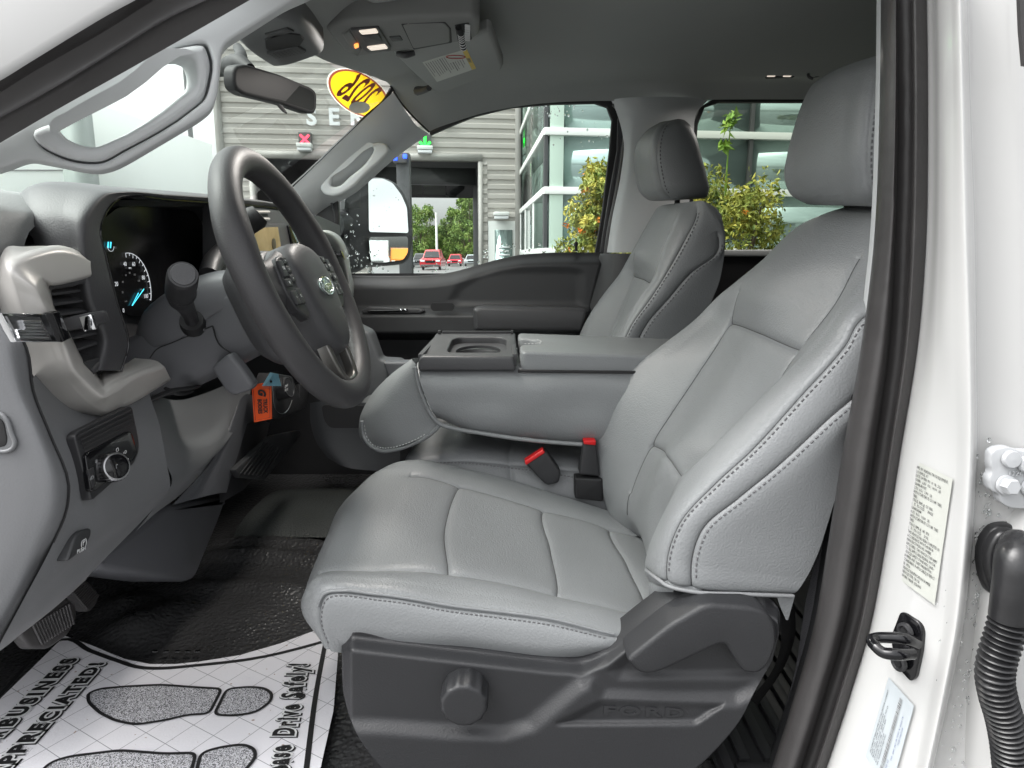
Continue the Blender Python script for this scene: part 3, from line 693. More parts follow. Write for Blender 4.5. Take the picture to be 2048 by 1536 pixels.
# ---- near A pillar: white body, seal, trim with handle
ol = [PY(x, y, .655) for x, y in [(-260, -160), (420, -160), (287, 2), (219, 36), (68, 128), (0, 169), (-260, 330)]]
plate('a_pillar_body', ol, M['paint'], cab, .05, .012)
P_ = [[PY(x, y, .65+.012*k) for k, (x, y) in enumerate(r_)] for r_ in
      [[(-220, 250), (-220, 290), (-220, 330), (-220, 395)], [(0, 165), (0, 195), (0, 225), (0, 286)], [(68, 124), (72, 150), (80, 182), (92, 232)], [(219, 32), (228, 60), (236, 88), (250, 143)], [(287, -4), (300, 14), (318, 38), (345, 89)], [(440, -100), (460, -70), (480, -40), (520, -12)]]]
surf('door_seal', P_, 8, 8, M['rubber'], cab, colg=[(2, .010, .006, (0, 9)), (1, -.006, .010, (0, 9))])
tr_o = [(-220, 372), (0, 265), (92, 211), (250, 122), (345, 68), (520, -34), (640, -60), (640, -20), (575, 8), (500, 56), (455, 84), (443, 104), (440, 150), (434, 195), (425, 218), (400, 238), (255, 322), (225, 336), (195, 342), (165, 338), (110, 325), (55, 313), (35, 316), (0, 328), (-220, 420)]
rec = [(66, 270), (110, 245), (240, 178), (395, 86), (412, 88), (422, 108), (420, 170), (410, 200), (390, 218), (245, 305), (205, 325), (165, 325), (110, 308), (75, 285)]
hol = [(118, 256), (140, 242), (250, 180), (372, 114), (386, 120), (395, 140), (392, 172), (372, 190), (215, 287), (195, 294), (160, 290), (128, 272)]
def pil(x, y, dY=0): p = PY(x, y, .72+dY+.00028*max(0, x)); return p
R_o = [pil(*q) for q in tr_o]; R_r = spl([pil(*q) for q in rec], 4, True); R_h = spl([pil(q[0], q[1], -.004) for q in hol], 4, True); R_r2 = spl([pil(128+(q[0]-250)*.985+122, 205+(q[1]-205)*.975, -.004) for q in rec], 4, True)
plate('a_pillar_trim', round_poly(R_o, .012, 4), M['pillar'], cab, .03, .004, [R_r])
plate('handle_backing', spl([pil(238+(q[0]-238)*1.05, 205+(q[1]-205)*1.08, .024) for q in rec], 4, True), M['pillar'], cab, .006, 0, [spl([pil(q[0], q[1], .024) for q in hol], 4, True)])
plate('grab_handle', R_r2, M['pillar'], cab, .06, .0085, [R_h], res=6)
# ---- near B pillar and rear door edge (white)
ys_ = [-60, 200, 500, 680, 900, 1100, 1250, 1400, 1620]
c_in = [1776, 1773, 1760, 1738, 1700, 1668, 1642, 1600, 1530]
c_gr = [1808, 1812, 1806, 1796, 1766, 1734, 1706, 1662, 1590]
c_w0 = [1852, 1855, 1851, 1836, 1801, 1769, 1741, 1697, 1624]
c_f1 = [1900, 1905, 1904, 1905, 1912, 1898, 1886, 1858, 1812]
c_f2 = [1918, 1924, 1932, 1938, 1940, 1928, 1912, 1884, 1836]
c_st = [1932, 1940, 1950, 1952, 1953, 1942, 1926, 1896, 1846]
P_ = [[PY(c_in[i]-14, y, .80), PY(c_in[i], y, .752), PY(c_in[i]*.55+c_gr[i]*.45, y, .738), PY(c_gr[i], y, .748), PY(c_gr[i]*.5+c_w0[i]*.5, y, .722), PY(c_w0[i], y, .728)] for i, y in enumerate(ys_)]
surf('door_seal', P_, 8, 8, M['rubber'], cab, colg=[(3, .012, .005, (0, 9))])
P_ = [[PY(c_w0[i]-3, y, .735), PY(c_w0[i]+10, y, .715), PY(c_w0[i]*.5+c_f1[i]*.5, y, .675), PY(c_f1[i], y, .645), PY(c_f2[i], y, .628), PY(c_st[i], y, .640), PY(c_st[i]+10, y, .652), PY(c_st[i]+90, y, .640), PY(c_st[i]+260, y, .630)] for i, y in enumerate(ys_)]
bp_o, BPD, BPN = surf('b_pillar', P_, 10, 10, M['paint'], cab, colg=[(6, .004, .004, (0, 9))])
# light grey upper trim strip of the near B pillar
P_ = [[PY(c_in[i]+6, y, .80), PY(c_in[i]-2, y, .80), PY(c_in[i]-12, y, .815), PY(c_in[i]-13, y, .95)] for i, y in list(enumerate(ys_))[:4]]
surf('b_pillar_upper_trim', P_, 6, 4, M['pillar'], cab)
# dark lower trim of the near B pillar
P_ = [[PY(c_in[i]+6, y, .80), PY(c_in[i]-6, y, .81), PY(c_in[i]-10, y, .95)] for i, y in list(enumerate(ys_))[3:]]
surf('b_pillar_lower_trim', P_, 6, 4, M['char'], cab)
# body behind the pillar so no light leaks in
quad('b_pillar_inner', [(.40, .86, .5), (1.4, .86, .5), (1.4, .86, 2.1), (.50, .86, 2.1)], M['dark'])
rd = thing('rear_door', 'white rear door edge beside the wiring boot, lower right', 'door', (.5, .55, 1))
plate('door_edge', [PY(x, y, .60) for x, y in [(2120, 1000), (2056, 1120), (2036, 1200), (2020, 1300), (2004, 1420), (1990, 1560), (1985, 1640), (2140, 1640)]], M['paint'], rd, .05, .012)
plate('window_seal', [PY(x, y, .60) for x, y in [(2038, -40), (2042, 60), (2048, 130), (2060, 132), (2060, -40)]], M['rubber'], rd, .004)
# ---- passenger (front) door
pd_ = thing('passenger_door', 'charcoal front passenger door trim with armrest and rain-spotted window', 'door', (.0, 2.2, 1.1))
top = [(640, 549), (700, 551), (790, 552), (860, 550), (900, 545), (950, 532), (1000, 518), (1040, 510), (1090, 506), (1208, 505)]
def hfield(name, topc, botc, nu, nv, Yf, m, parent, ret=.03):
    tx = np.array(topc, float); bx_ = np.array(botc, float)
    def samp(c, u): k = np.linspace(0, 1, len(c)); return np.stack([np.interp(u, k, c[:, 0]), np.interp(u, k, c[:, 1])], 1)
    u = np.linspace(0, 1, nu); T_ = spl_px(tx, nu); B_ = spl_px(bx_, nu); D = []
    vs = np.linspace(0, 1, nv)
    for i in range(nu):
        px = T_[i, 0]+(B_[i, 0]-T_[i, 0])*vs; py = T_[i, 1]+(B_[i, 1]-T_[i, 1])*vs
        Yv = Yf(px, py); col_ = [at(a, b, Y=c) for a, b, c in zip(px, py, Yv)]
        col_ = [col_[0]+np.array([0, ret, 0])]+col_+[col_[-1]+np.array([0, ret, 0])]
        D.append(col_)
    D = np.array(D); D = np.concatenate([D[:1]+np.array([0, ret, 0]), D, D[-1:]+np.array([0, ret, 0])], 0)
    return put(name, grid_mesh(D), m, parent)
def spl_px(c, n):
    c3 = np.concatenate([c, np.zeros((len(c), 1))], 1); d_ = resample(c3, 20, cluster=False)[:, :2]
    L_ = np.concatenate([[0], np.cumsum(np.linalg.norm(np.diff(d_, axis=0), axis=1))]); u = np.linspace(0, L_[-1], n)
    return np.stack([np.interp(u, L_, d_[:, 0]), np.interp(u, L_, d_[:, 1])], 1)
shelf_poly = [(560, 592), (985, 600), (1000, 612), (1180, 616), (1180, 672), (560, 650)]
rec_poly = [(915, 575), (960, 545), (1010, 537), (1140, 537), (1163, 545), (1163, 600), (1160, 612), (915, 612), (900, 600)]
def Yd(px, py):
    y = np.full(np.shape(px), 2.13)
    tpy = np.interp(px, [q[0] for q in top], [q[1] for q in top])
    y += .035*(1-sstep(py-tpy, 0, 26))                     # rounded shoulder
    y += .008*sstep(sdist(px, py, rec_poly), -8, 12)       # recessed upper panel
    y -= .045*sstep(py, 612, 634)*(1-sstep(py, 664, 676))  # armrest shelf
    y += .06*sstep(py, 668, 684)                           # dark pocket below
    return y
bot = [(600, 830), (1130, 830)]
hfield('door_trim', top, bot, 90, 90, Yd, M['char'], pd_)
plate('armrest', round_poly([PY(x, y, 2.06) for x, y in [(945, 618), (958, 612), (1168, 616), (1178, 622), (1165, 664), (948, 662)]], .012), M['char2'], pd_, .07, .014)
plate('door_pull_cup', round_poly([PY(x, y, 2.075) for x, y in [(860, 614), (864, 606), (905, 606), (910, 614), (905, 622), (865, 622)]], .006), M['ink'], pd_, .01)
plate('handle_bezel', round_poly([PY(x, y, 2.09) for x, y in [(722, 621), (735, 614), (840, 617), (850, 622), (840, 627), (725, 627)]], .006), M['char2'], pd_, .02, .004)
plate('door_handle', round_poly([PY(x, y, 2.085) for x, y in [(735, 621), (790, 620), (815, 618), (815, 622), (790, 624), (735, 625)]], .003), M['black'], pd_, .01, .002)
for dx in (802, 811): lathe('handle_screw', [(0, .003), (.003, .002), (.003, 0)], PY(dx, 620, 2.082), (0, -1, .3), M['chrome'], pd_, 10)
lp = PY(1152, 503, 2.16); lathe('lock_pin', [(.010, 0), (.010, .003), (.004, .004), (.0045, .016), (.006, .02), (.006, .026), (.003, .03), (0, .03)], lp, (0, 0, 1), M['ink'], pd_, 14)
win = [(640, 556), (650, 430), (700, 385), (775, 325), (860, 266), (905, 244), (955, 228), (1050, 209), (1180, 202), (1215, 207), (1232, 228), (1226, 300), (1208, 420), (1193, 512), (1090, 512), (1000, 522), (900, 550), (800, 556)]
# glass pane (single sheet)
win_w = [PY(x, y, 2.19) for x, y in [(560, 580), (600, 400), (860, 240), (1240, 180), (1240, 300), (1205, 560)]]
flat_poly('window_glass', win_w, M['g_side'], pd_)
# window frame: black rear run + header
fr_o = [(1188, 520), (1205, 420), (1219, 300), (1224, 240), (1214, 214), (1190, 206), (1100, 208), (1020, 215), (950, 232), (905, 250), (860, 270), (858, 262), (900, 242), (955, 222), (1050, 204), (1190, 196), (1232, 198), (1256, 225), (1252, 290), (1240, 360), (1222, 450), (1208, 520)]
plate('window_frame', [PY(x, y, 2.17) for x, y in fr_o], M['ink'], pd_, .02, .004)
sweep('frame_weatherstrip', [PY(x, y, 2.14) for x, y in [(1228, 206), (1252, 232), (1250, 290), (1238, 370), (1220, 460), (1206, 560), (1190, 640)]], .010, M['rubber'], pd_, 10)
plate('frame_inner_trim', [PY(x, y, 2.15) for x, y in [(1236, 236), (1244, 240), (1242, 300), (1226, 400), (1210, 505), (1200, 505), (1216, 400), (1234, 300)]], M['char2'], pd_, .012, .003)
# mirror corner sail (black triangle at A pillar foot)
plate('mirror_sail', [PY(x, y, 2.12) for x, y in [(608, 440), (640, 408), (668, 395), (676, 400), (678, 470), (676, 560), (600, 560)]], M['dark'], pd_, .02, .004)
sweep('sail_edge', [PY(660, 400, 2.115), PY(668, 420, 2.115), PY(670, 480, 2.115), PY(670, 550, 2.115)], .0035, M['char2'], pd_, 8)
# rain drops on that window
def drops(name, regs, Yp, parent, seed, n_, rmin, rmax, m=None):
    rng = np.random.RandomState(seed); bm = bmesh.new(); k = 0
    while k < n_:
        r0 = regs[rng.randint(len(regs))]; px = rng.uniform(r0[0], r0[2]); py = rng.uniform(r0[1], r0[3])
        p = Yp(px, py); r_ = rng.uniform(rmin, rmax)*rng.choice([.6, .8, 1, 1.3])
        q = bmesh.ops.create_icosphere(bm, subdivisions=2, radius=r_, matrix=Matrix.Translation(Vector(p[0])) @ (Matrix.Rotation(0, 4, 'X')) @ Matrix.Diagonal((1, 1, rng.uniform(1, 1.5), 1)))
        nn = Vector(p[1])
        for v_ in q['verts']:
            d_ = v_.co-Vector(p[0]); h_ = d_.dot(nn); v_.co -= nn*h_*.55
        k += 1
    me = bpy.data.meshes.new('mesh'); bm.to_mesh(me); bm.free(); o = put(name, me, m or M['drop'], parent); o['kind'] = 'stuff'; return o
wp = lambda px, py: (PY(px, py, 2.192), (0, -1, 0))
drops('rain_drops', [(1060, 210, 1150, 232), (1100, 212, 1215, 300), (1060, 205, 1120, 240)], wp, pd_, 3, 60, .0012, .0035)
drops('rain_drops', [(1000, 488, 1180, 508), (960, 500, 1100, 520), (690, 500, 760, 550), (700, 530, 780, 552), (690, 420, 720, 540), (820, 520, 960, 545)], wp, pd_, 4, 150, .0012, .0035)
# ---- rear passenger door + window
rpd = thing('rear_passenger_door', 'dark rear passenger door with tinted window behind the front seat', 'door', (.8, 2.2, 1.1))
plate('door_trim', [PY(x, y, 2.12) for x, y in [(1360, 512), (1900, 512), (1900, 900), (1360, 900)]], M['dark'], rpd, .03)
plate('window_sill', [PY(x, y, 2.11) for x, y in [(1370, 500), (1900, 498), (1900, 514), (1370, 513)]], M['pillar'], rpd, .04, .006)
flat_poly('window_glass', [PY(x, y, 2.19) for x, y in [(1350, 180), (1980, 180), (1980, 560), (1350, 560)]], M['g_rear'], rpd)
plate('window_frame', [PY(x, y, 2.16) for x, y in [(1372, 520), (1376, 360), (1386, 250), (1400, 214), (1426, 198), (2000, 196), (2000, 204), (1440, 204), (1410, 214), (1396, 250), (1388, 360), (1384, 520)]], M['ink'], rpd, .02, .003)
# ---- tow mirror outside the passenger door
tm = thing('tow_mirror', 'large black telescoping side mirror with split glass outside the passenger window', 'side mirror', tuple(PY(760, 460, 2.45)))
hs_o = [(697, 370), (722, 352), (760, 352), (795, 362), (815, 385), (828, 420), (830, 500), (822, 522), (790, 530), (745, 532), (720, 545), (692, 540), (688, 470)]
def my(x, y=440): return 2.36+(x-737)*.00175+(440-y)*.00022
plate('mirror_housing', spl([PY(x, y, my(x, y)+.008) for x, y in hs_o], 3, True), M['dark'], tm, .12, .03, res=4)
mg = [(737, 362), (745, 357), (765, 357), (785, 366), (803, 390), (814, 415), (817, 466), (738, 464)]
plate('mirror_glass', round_poly([PY(x, y, my(x, y)) for x, y in mg], .01), M['mirror'], tm, .006)
mg2 = [(738, 474), (816, 473), (816, 505), (806, 520), (760, 526), (742, 524)]
def mplane(x, y):                     # upright plane of the lower glass
    n_ = np.array([.777, -.629, 0]); q0 = PY(777, 500, my(777)-.022); dd = at(x, y, Y=1.0)-np.array([0, 0, 1.5]); return np.array([0, 0, 1.5])+dd*((q0-np.array([0, 0, 1.5])).dot(n_)/dd.dot(n_))
plate('convex_glass', round_poly([mplane(x, y) for x, y in mg2], .012), M['mirror'], tm, .006)
for yy in (448, 508): sweep('mirror_arm', [PY(672, yy, 2.26), PY(690, yy, 2.32), PY(712, yy, 2.42)], [.042, .045, .04], M['dark'], tm, 10, flat=(1, .7))
plate('housing_panel', [PY(x, y, my(x)-.03) for x, y in [(690, 400), (712, 375), (722, 372), (722, 416), (690, 418)]], M['char'], tm, .02, .004)
drops('mirror_drops', [(745, 365, 810, 460), (742, 478, 770, 520)], lambda px, py: (PY(px, py, my(px, py)-.002), (.766, -.643, 0)), tm, 9, 36, .0006, .0018)
# ================================================================ SEATS
ds = thing('driver_seat', 'grey leather driver seat with stitched bolsters and charcoal side shield, in the foreground', 'car seat', (0, 1.05, .78))
# ---- cushion
def q(*a): return PY(*a)
C = [
 [w(-.19, .83, .97), q(682, 1306, .805), q(655, 1302, .803), w(-.252, .83, .99), w(-.262, .88, .985), w(-.268, 1.04, .985), w(-.255, 1.17, .99), w(-.24, 1.23, .99), w(-.22, 1.27, .995), w(-.20, 1.285, .98)],
 [q(705, 1300, .80), q(672, 1268, .797), q(636, 1235, .800), w(-.275, .828, 1.04), w(-.290, .88, 1.03), w(-.304, 1.04, 1.04), w(-.300, 1.15, 1.055), w(-.287, 1.21, 1.05), w(-.264, 1.255, 1.045), w(-.235, 1.275, 1.0)],
 [q(745, 1308, .80), q(695, 1250, .794), q(650, 1191, .802), w(-.258, .828, 1.078), w(-.268, .88, 1.066), w(-.276, 1.04, 1.083), w(-.268, 1.165, 1.095), w(-.258, 1.215, 1.098), w(-.24, 1.255, 1.09), w(-.215, 1.28, 1.03)],
 [q(810, 1312, .805), q(775, 1258, .793), q(765, 1193, .802), q(748, 1158, .832), q(752, 1137, .88), w(-.19, 1.04, 1.088), w(-.185, 1.185, 1.106), w(-.18, 1.23, 1.112), q(830, 921, 1.272), w(-.17, 1.288, 1.04)],
 [q(920, 1312, .81), q(915, 1268, .793), q(900, 1215, .802), q(897, 1180, .832), q(897, 1143, .88), q(891, 1050, 1.04), q(920, 969, 1.19), q(937, 949, 1.24), q(952, 944, 1.272), w(-.07, 1.288, 1.02)],
 [q(1010, 1322, .81), q(1005, 1280, .793), q(1000, 1227, .802), q(1000, 1192, .832), q(1002, 1161, .88), q(992, 1070, 1.04), q(1005, 993, 1.19), q(1022, 971, 1.24), q(1037, 965, 1.272), w(.01, 1.288, 1.0)],
 [q(1110, 1328, .81), q(1105, 1290, .793), q(1100, 1241, .802), q(1105, 1211, .832), q(1115, 1187, .88), q(1101, 1095, 1.04), q(1088, 1017, 1.19), q(1106, 997, 1.24), q(1120, 992, 1.272), w(.09, 1.288, .985)],
 [q(1190, 1320, .815), q(1178, 1292, .795), q(1170, 1257, .803), q(1182, 1226, .832), q(1202, 1207, .88), q(1187, 1115, 1.04), q(1165, 1037, 1.19), q(1177, 1018, 1.24), q(1186, 1011, 1.272), w(.15, 1.288, .97)],
 [q(1244, 1308, .82), q(1230, 1292, .80), q(1230, 1270, .805), q(1252, 1246, .835), q(1284, 1228, .88), q(1256, 1130, 1.04), q(1221, 1055, 1.19), q(1236, 1036, 1.24), q(1245, 1031, 1.272), w(.2, 1.288, .95)],
 [w(.2, .85, .98), w(.2, .835, .985), w(.205, .835, .995), w(.225, .86, .997), w(.25, .89, .995), w(.275, 1.04, .98), w(.285, 1.19, .975), w(.285, 1.24, .98), w(.28, 1.27, .975), w(.28, 1.285, .93)],
]
bulge = lambda D: .004*np.sin(D[:, :, 0]*23+1)*np.sin(D[:, :, 1]*19)
co, CD, CN = surf('cushion', C, 14, 14, M['leather'], ds, colg=[(2, .0055, .0035, (0, 9)), (4, .0060, .004, (2, 9)), (6, .0060, .004, (3, 9))],
    rowg=[(4, .0060, .0035, (4, 6)), (6, .0055, .0035, (4, 6)), (8, .0050, .0035, (4, 6))], extra=lambda D: .0006*np.sin(D[:, :, 0]*41+D[:, :, 1]*23))
def line_col(D, N, nc, k, off, r0, r1):
    j = int(k*nc); pts = []; nn = []; sgn = 1 if off > 0 else -1
    for i in range(r0, r1):
        row = D[i]; jj = j; acc = 0
        while 0 <= jj+sgn < D.shape[1]:
            st_ = np.linalg.norm(row[jj+sgn]-row[jj])
            if acc+st_ >= abs(off):
                t = (abs(off)-acc)/max(st_, 1e-9); pts.append(row[jj]*(1-t)+row[jj+sgn]*t); nn.append(N[i, jj]); break
            acc += st_; jj += sgn
        else: pts.append(row[jj]); nn.append(N[i, jj])
    return np.array(pts), np.array(nn)
p_, n_ = line_col(CD, CN, 14, 2, -.006, 4, 8*14)
stitch('stitching', spl(p_[::3], 3), np.repeat(n_[::3], 3, 0), M['thread'], ds, .0062, .0038, .0009)
# piping bead along the upper side seam
p_, n_ = line_col(CD, CN, 14, 2, .004, 20, 8*14)
sweep('piping', p_[::6]+n_[::6]*.0012, .0022, M['leather'], ds, 8, n=2)
def seamline(D, N, pts_idx, parent, r=.0009):
    P = np.array([D[i, j] for i, j in pts_idx])+np.array([N[i, j] for i, j in pts_idx])*.0004
    return sweep('seam', P, r, M['seam'], parent, 5, smooth=False)
for rr_ in (4, 6, 8): seamline(CD, CN, [(rr_*14, j) for j in range(4*14, 6*14+1)], ds)
for cc_ in (4, 6): seamline(CD, CN, [(i, cc_*14) for i in range((3 if cc_ == 6 else 2)*14, 9*14-4)], ds)
# ---- backrest
B = [
 [w(.64, .87, 1.46), w(.63, .87, 1.47), w(.62, .88, 1.48), w(.615, .90, 1.49), w(.61, .95, 1.50), w(.61, 1.05, 1.50), w(.61, 1.14, 1.50), w(.62, 1.18, 1.49), w(.63, 1.20, 1.47), w(.64, 1.21, 1.45)],
 [w(.60, .86, 1.52), w(.585, .865, 1.528), w(.565, .88, 1.545), w(.56, .90, 1.556), w(.555, .95, 1.567), w(.55, 1.05, 1.572), w(.55, 1.14, 1.570), w(.555, 1.18, 1.556), w(.57, 1.205, 1.53), w(.60, 1.22, 1.50)],
 [w(.60, .85, 1.50), w(.57, .852, 1.508), w(.535, .865, 1.525), w(.520, .89, 1.540), w(.508, .94, 1.553), w(.500, 1.05, 1.560), w(.494, 1.14, 1.558), w(.492, 1.185, 1.545), w(.50, 1.215, 1.52), w(.56, 1.235, 1.49)],
 [w(.61, .83, 1.45), w(.555, .832, 1.462), w(.51, .842, 1.475), w(.478, .872, 1.488), w(.458, .918, 1.495), w(.432, 1.05, 1.50), w(.425, 1.16, 1.492), w(.438, 1.215, 1.487), w(.46, 1.245, 1.478), w(.55, 1.262, 1.44)],
 [w(.58, .81, 1.38), q(1790, 690, .80), q(1725, 635, .812), q(1690, 612, .86), q(1662, 612, .915), w(.392, 1.05, 1.435), q(1476, 580, 1.18), q(1452, 582, 1.235), q(1440, 590, 1.275), w(.52, 1.29, 1.40)],
 [q(1765, 790, .80), q(1735, 770, .795), q(1688, 692, .805), q(1632, 690, .865), q(1597, 697, .925), w(.378, 1.05, 1.381), q(1456, 645, 1.18), q(1420, 640, 1.245), q(1385, 643, 1.285), w(.48, 1.305, 1.34)],
 [q(1712, 860, .80), q(1655, 842, .79), q(1600, 790, .802), q(1525, 795, .862), w(.345, .935, 1.284), w(.330, 1.05, 1.287), q(1390, 750, 1.18), q(1318, 728, 1.255), q(1264, 740, 1.293), w(.41, 1.312, 1.23)],
 [q(1676, 980, .80), q(1555, 935, .788), q(1500, 900, .800), q(1428, 895, .860), w(.296, .94, 1.215), w(.282, 1.05, 1.218), q(1338, 830, 1.18), q(1252, 805, 1.255), q(1212, 806, 1.293), w(.36, 1.312, 1.17)],
 [q(1655, 1050, .80), q(1480, 997, .787), q(1430, 963, .799), q(1376, 955, .860), q(1362, 953, .945), q(1330, 912, 1.06), q(1300, 889, 1.18), q(1228, 868, 1.252), q(1193, 866, 1.292), w(.32, 1.312, 1.11)],
 [q(1632, 1115, .80), q(1402, 1068, .787), q(1352, 1050, .799), q(1319, 1042, .860), w(.225, .95, 1.09), w(.222, 1.05, 1.09), q(1260, 985, 1.18), q(1216, 955, 1.248), q(1191, 940, 1.288), w(.29, 1.308, 1.04)],
 [q(1612, 1155, .80), q(1384, 1125, .787), q(1331, 1112, .799), q(1298, 1095, .862), w(.212, .95, 1.045), w(.218, 1.05, 1.045), q(1256, 1030, 1.18), q(1218, 1000, 1.245), q(1202, 985, 1.282), w(.28, 1.302, 1.0)],
 [q(1586, 1190, .80), q(1384, 1181, .787), q(1330, 1168, .799), q(1293, 1142, .865), w(.212, .95, 1.01), w(.222, 1.05, 1.01), w(.225, 1.18, 1.005), q(1230, 1045, 1.24), q(1225, 1035, 1.278), w(.28, 1.297, .97)],
 [w(.35, .84, 1.07), w(.24, .83, 1.07), w(.215, .83, 1.07), w(.222, .885, 1.03), w(.24, .95, .975), w(.25, 1.05, .97), w(.255, 1.18, .965), w(.25, 1.24, .96), w(.25, 1.27, .95), w(.29, 1.285, .94)],
]
bo, BD, BNr = surf('backrest', B, 12, 14, M['leather'], ds, colg=[(1, .0060, .0035, (3.3, 11)), (2, .0060, .0035, (1.5, 11)), (4, .0035, .004, (3, 7)), (6, .0045, .004, (4, 9))],
    rowg=[(5, .0075, .0035, (4, 6)), (8, .0070, .0035, (4, 6)), (11, .004, .003, (0, 3))], extra=lambda D: .0006*np.sin(D[:, :, 2]*37+D[:, :, 1]*22))
for k, r0 in ((1, 3.4), (2, 1.6)):
    p_, n_ = line_col(BD, BNr, 14, k, -.007, int(r0*12)+4, 11*12-3)
    stitch('stitching', spl(p_[::3], 3), np.repeat(n_[::3], 3, 0), M['thread'], ds, .0075, .0045, .0012)
for rr_ in (5, 8): seamline(BD, BNr, [(rr_*12, j) for j in range(4*14, 6*14+1)], ds)
seamline(BD, BNr, [(i, 6*14) for i in range(int(4.2*12), 10*12)], ds); seamline(BD, BNr, [(i, 4*14) for i in range(3*12, 6*12)], ds)
seamline(BD, BNr, [(i, 2*14) for i in range(18, 11*12)], ds, .0011); seamline(BD, BNr, [(i, 14) for i in range(40, 11*12)], ds, .0011)
sweep('bottom_welt', [q(1291, 1138, .862)-w(0, .004, 0), q(1318, 1160, .806), q(1332, 1170, .796), q(1384, 1183, .783), q(1480, 1188, .786), q(1586, 1192, .796)], .0026, M['piping'], ds, 8)
# fabric skirt below the backrest corner
P_ = [[q(1292, 1140, .856), q(1318, 1158, .815), q(1345, 1172, .80)], [q(1296, 1165, .86), q(1315, 1175, .83), q(1345, 1185, .812)], [q(1300, 1195, .87), q(1312, 1196, .85), q(1338, 1194, .83)], [q(1306, 1222, .875), q(1310, 1218, .865), q(1322, 1205, .85)]]
surf('backrest_skirt', P_, 6, 6, M['leather'], ds, rowg=[(1, .004, .004, (0, 2))])
P_ = [[q(1552, 1188, .80), q(1590, 1190, .80)], [q(1560, 1212, .80), q(1584, 1212, .80)], [q(1572, 1240, .80), q(1576, 1240, .80)]]
surf('rear_skirt', P_, 6, 6, M['leather'], ds)
# ---- headrest (closed loft around a vertical axis)
def headrest_net(rows, ny, fy, thick, bow):
    """rows: far-front pixel, near-front pixel (+ depths); returns closed rings front / far / rear / near"""
    out = []
    for (fx, fpy, fY), (nx, npy, nY), tk in rows:
        f_ = PY(fx, fpy, fY); n_ = PY(nx, npy, nY); b_ = w(tk, 0, .004); m_ = (f_+n_)/2-w(bow, 0, 0)
        out.append([m_, m_*.45+f_*.55-w(bow*.25, 0, 0), f_, f_+b_*.5+w(0, .008, 0), f_+b_-w(0, .012, 0), (f_+n_)/2+b_+w(.008, 0, 0), n_+b_+w(0, .012, 0), n_+b_*.5-w(0, .008, 0), n_, m_*.45+n_*.55-w(bow*.25, 0, 0)])
    return out
H = headrest_net([((1650, 408, 1.125), (1772, 412, .965), .06), ((1612, 407, 1.165), (1752, 410, .940), .11), ((1583, 390, 1.19), (1740, 388, .926), .135), ((1570, 355, 1.20), (1733, 345, .920), .145), ((1577, 305, 1.20), (1733, 292, .918), .148), ((1590, 255, 1.192), (1738, 238, .920), .146), ((1606, 208, 1.180), (1746, 180, .924), .140), ((1622, 176, 1.166), (1756, 136, .932), .125), ((1648, 154, 1.135), (1775, 106, .950), .08)], 0, 0, .14, .012)
ho, HD, HN = surf('headrest', H, 10, 10, M['leather'], ds, colg=[(8.0, .004, .0035, (1, 7.5)), (2.0, .003, .0035, (1, 7.5))], closedc=True, cap0=True, cap1=True)
p_, n_ = line_col(HD, HN, 10, 8, -.006, 14, 76)
stitch('stitching', spl(p_[::3], 3), np.repeat(n_[::3], 3, 0), M['thread'], ds, .0075, .0045, .0012)
for y in (1.0, 1.11): sweep('headrest_post', [w(.535, y, 1.53), w(.535, y, 1.58)], .007, M['ink'], ds, 12); lathe('post_guide', [(.016, 0), (.015, .01), (.009, .012), (0, .012)], w(.54, y, 1.568), (0, 0, 1), M['ink'], ds, 16)
# ---- charcoal side shield
topc = [(683, 1276), (690, 1271), (800, 1284), (950, 1301), (1100, 1318), (1165, 1322), (1215, 1302), (1300, 1240), (1360, 1198), (1400, 1184), (1470, 1186), (1530, 1192), (1556, 1215), (1560, 1260)]
botc = [(683, 1290), (690, 1400), (715, 1470), (735, 1500), (800, 1570), (950, 1590), (1100, 1590), (1250, 1590), (1340, 1575), (1400, 1530), (1440, 1490), (1480, 1440), (1508, 1385), (1545, 1320)]
ford_rec = [(1118, 1447), (1205, 1404), (1440, 1412), (1392, 1445)]
low = [(680, 1448), (760, 1450), (900, 1460), (1005, 1464), (1060, 1448), (1160, 1366), (1185, 1364), (1205, 1390), (1330, 1396), (1470, 1396), (1525, 1372), (1640, 1372), (1640, 1650), (680, 1650)]
levbay = [(1225, 1340), (1300, 1262), (1395, 1198), (1550, 1200), (1560, 1350), (1240, 1352)]
def Ys(px, py):
    tp = np.interp(px, [c[0] for c in topc[:]], [c[1] for c in topc[:]])
    y = np.full(np.shape(px), .772)
    y += .022*(1-sstep(py-tp, -4, 34))
    y -= .014*sstep(sdist(px, py, low), -20, 26)
    y += .007*sstep(sdist(px, py, ford_rec), -9, 9)
    y += .008*sstep(sdist(px, py, levbay), -14, 16)
    y += .02*sstep(-px, -705, -683)
    return y
hfield('side_shield', topc, botc, 150, 110, Ys, M['shield'], ds, .05)
# recliner lever
lev = [(1254, 1322), (1262, 1312), (1340, 1250), (1405, 1212), (1425, 1208), (1505, 1214), (1535, 1224), (1552, 1250), (1555, 1290), (1540, 1330), (1518, 1350), (1490, 1348), (1478, 1335), (1452, 1292), (1440, 1290), (1330, 1342), (1300, 1352), (1275, 1346)]
plate('recliner_lever', round_poly([PY(x, y, .752) for x, y in lev], .008), M['shield'], ds, .045, .0065, res=3)
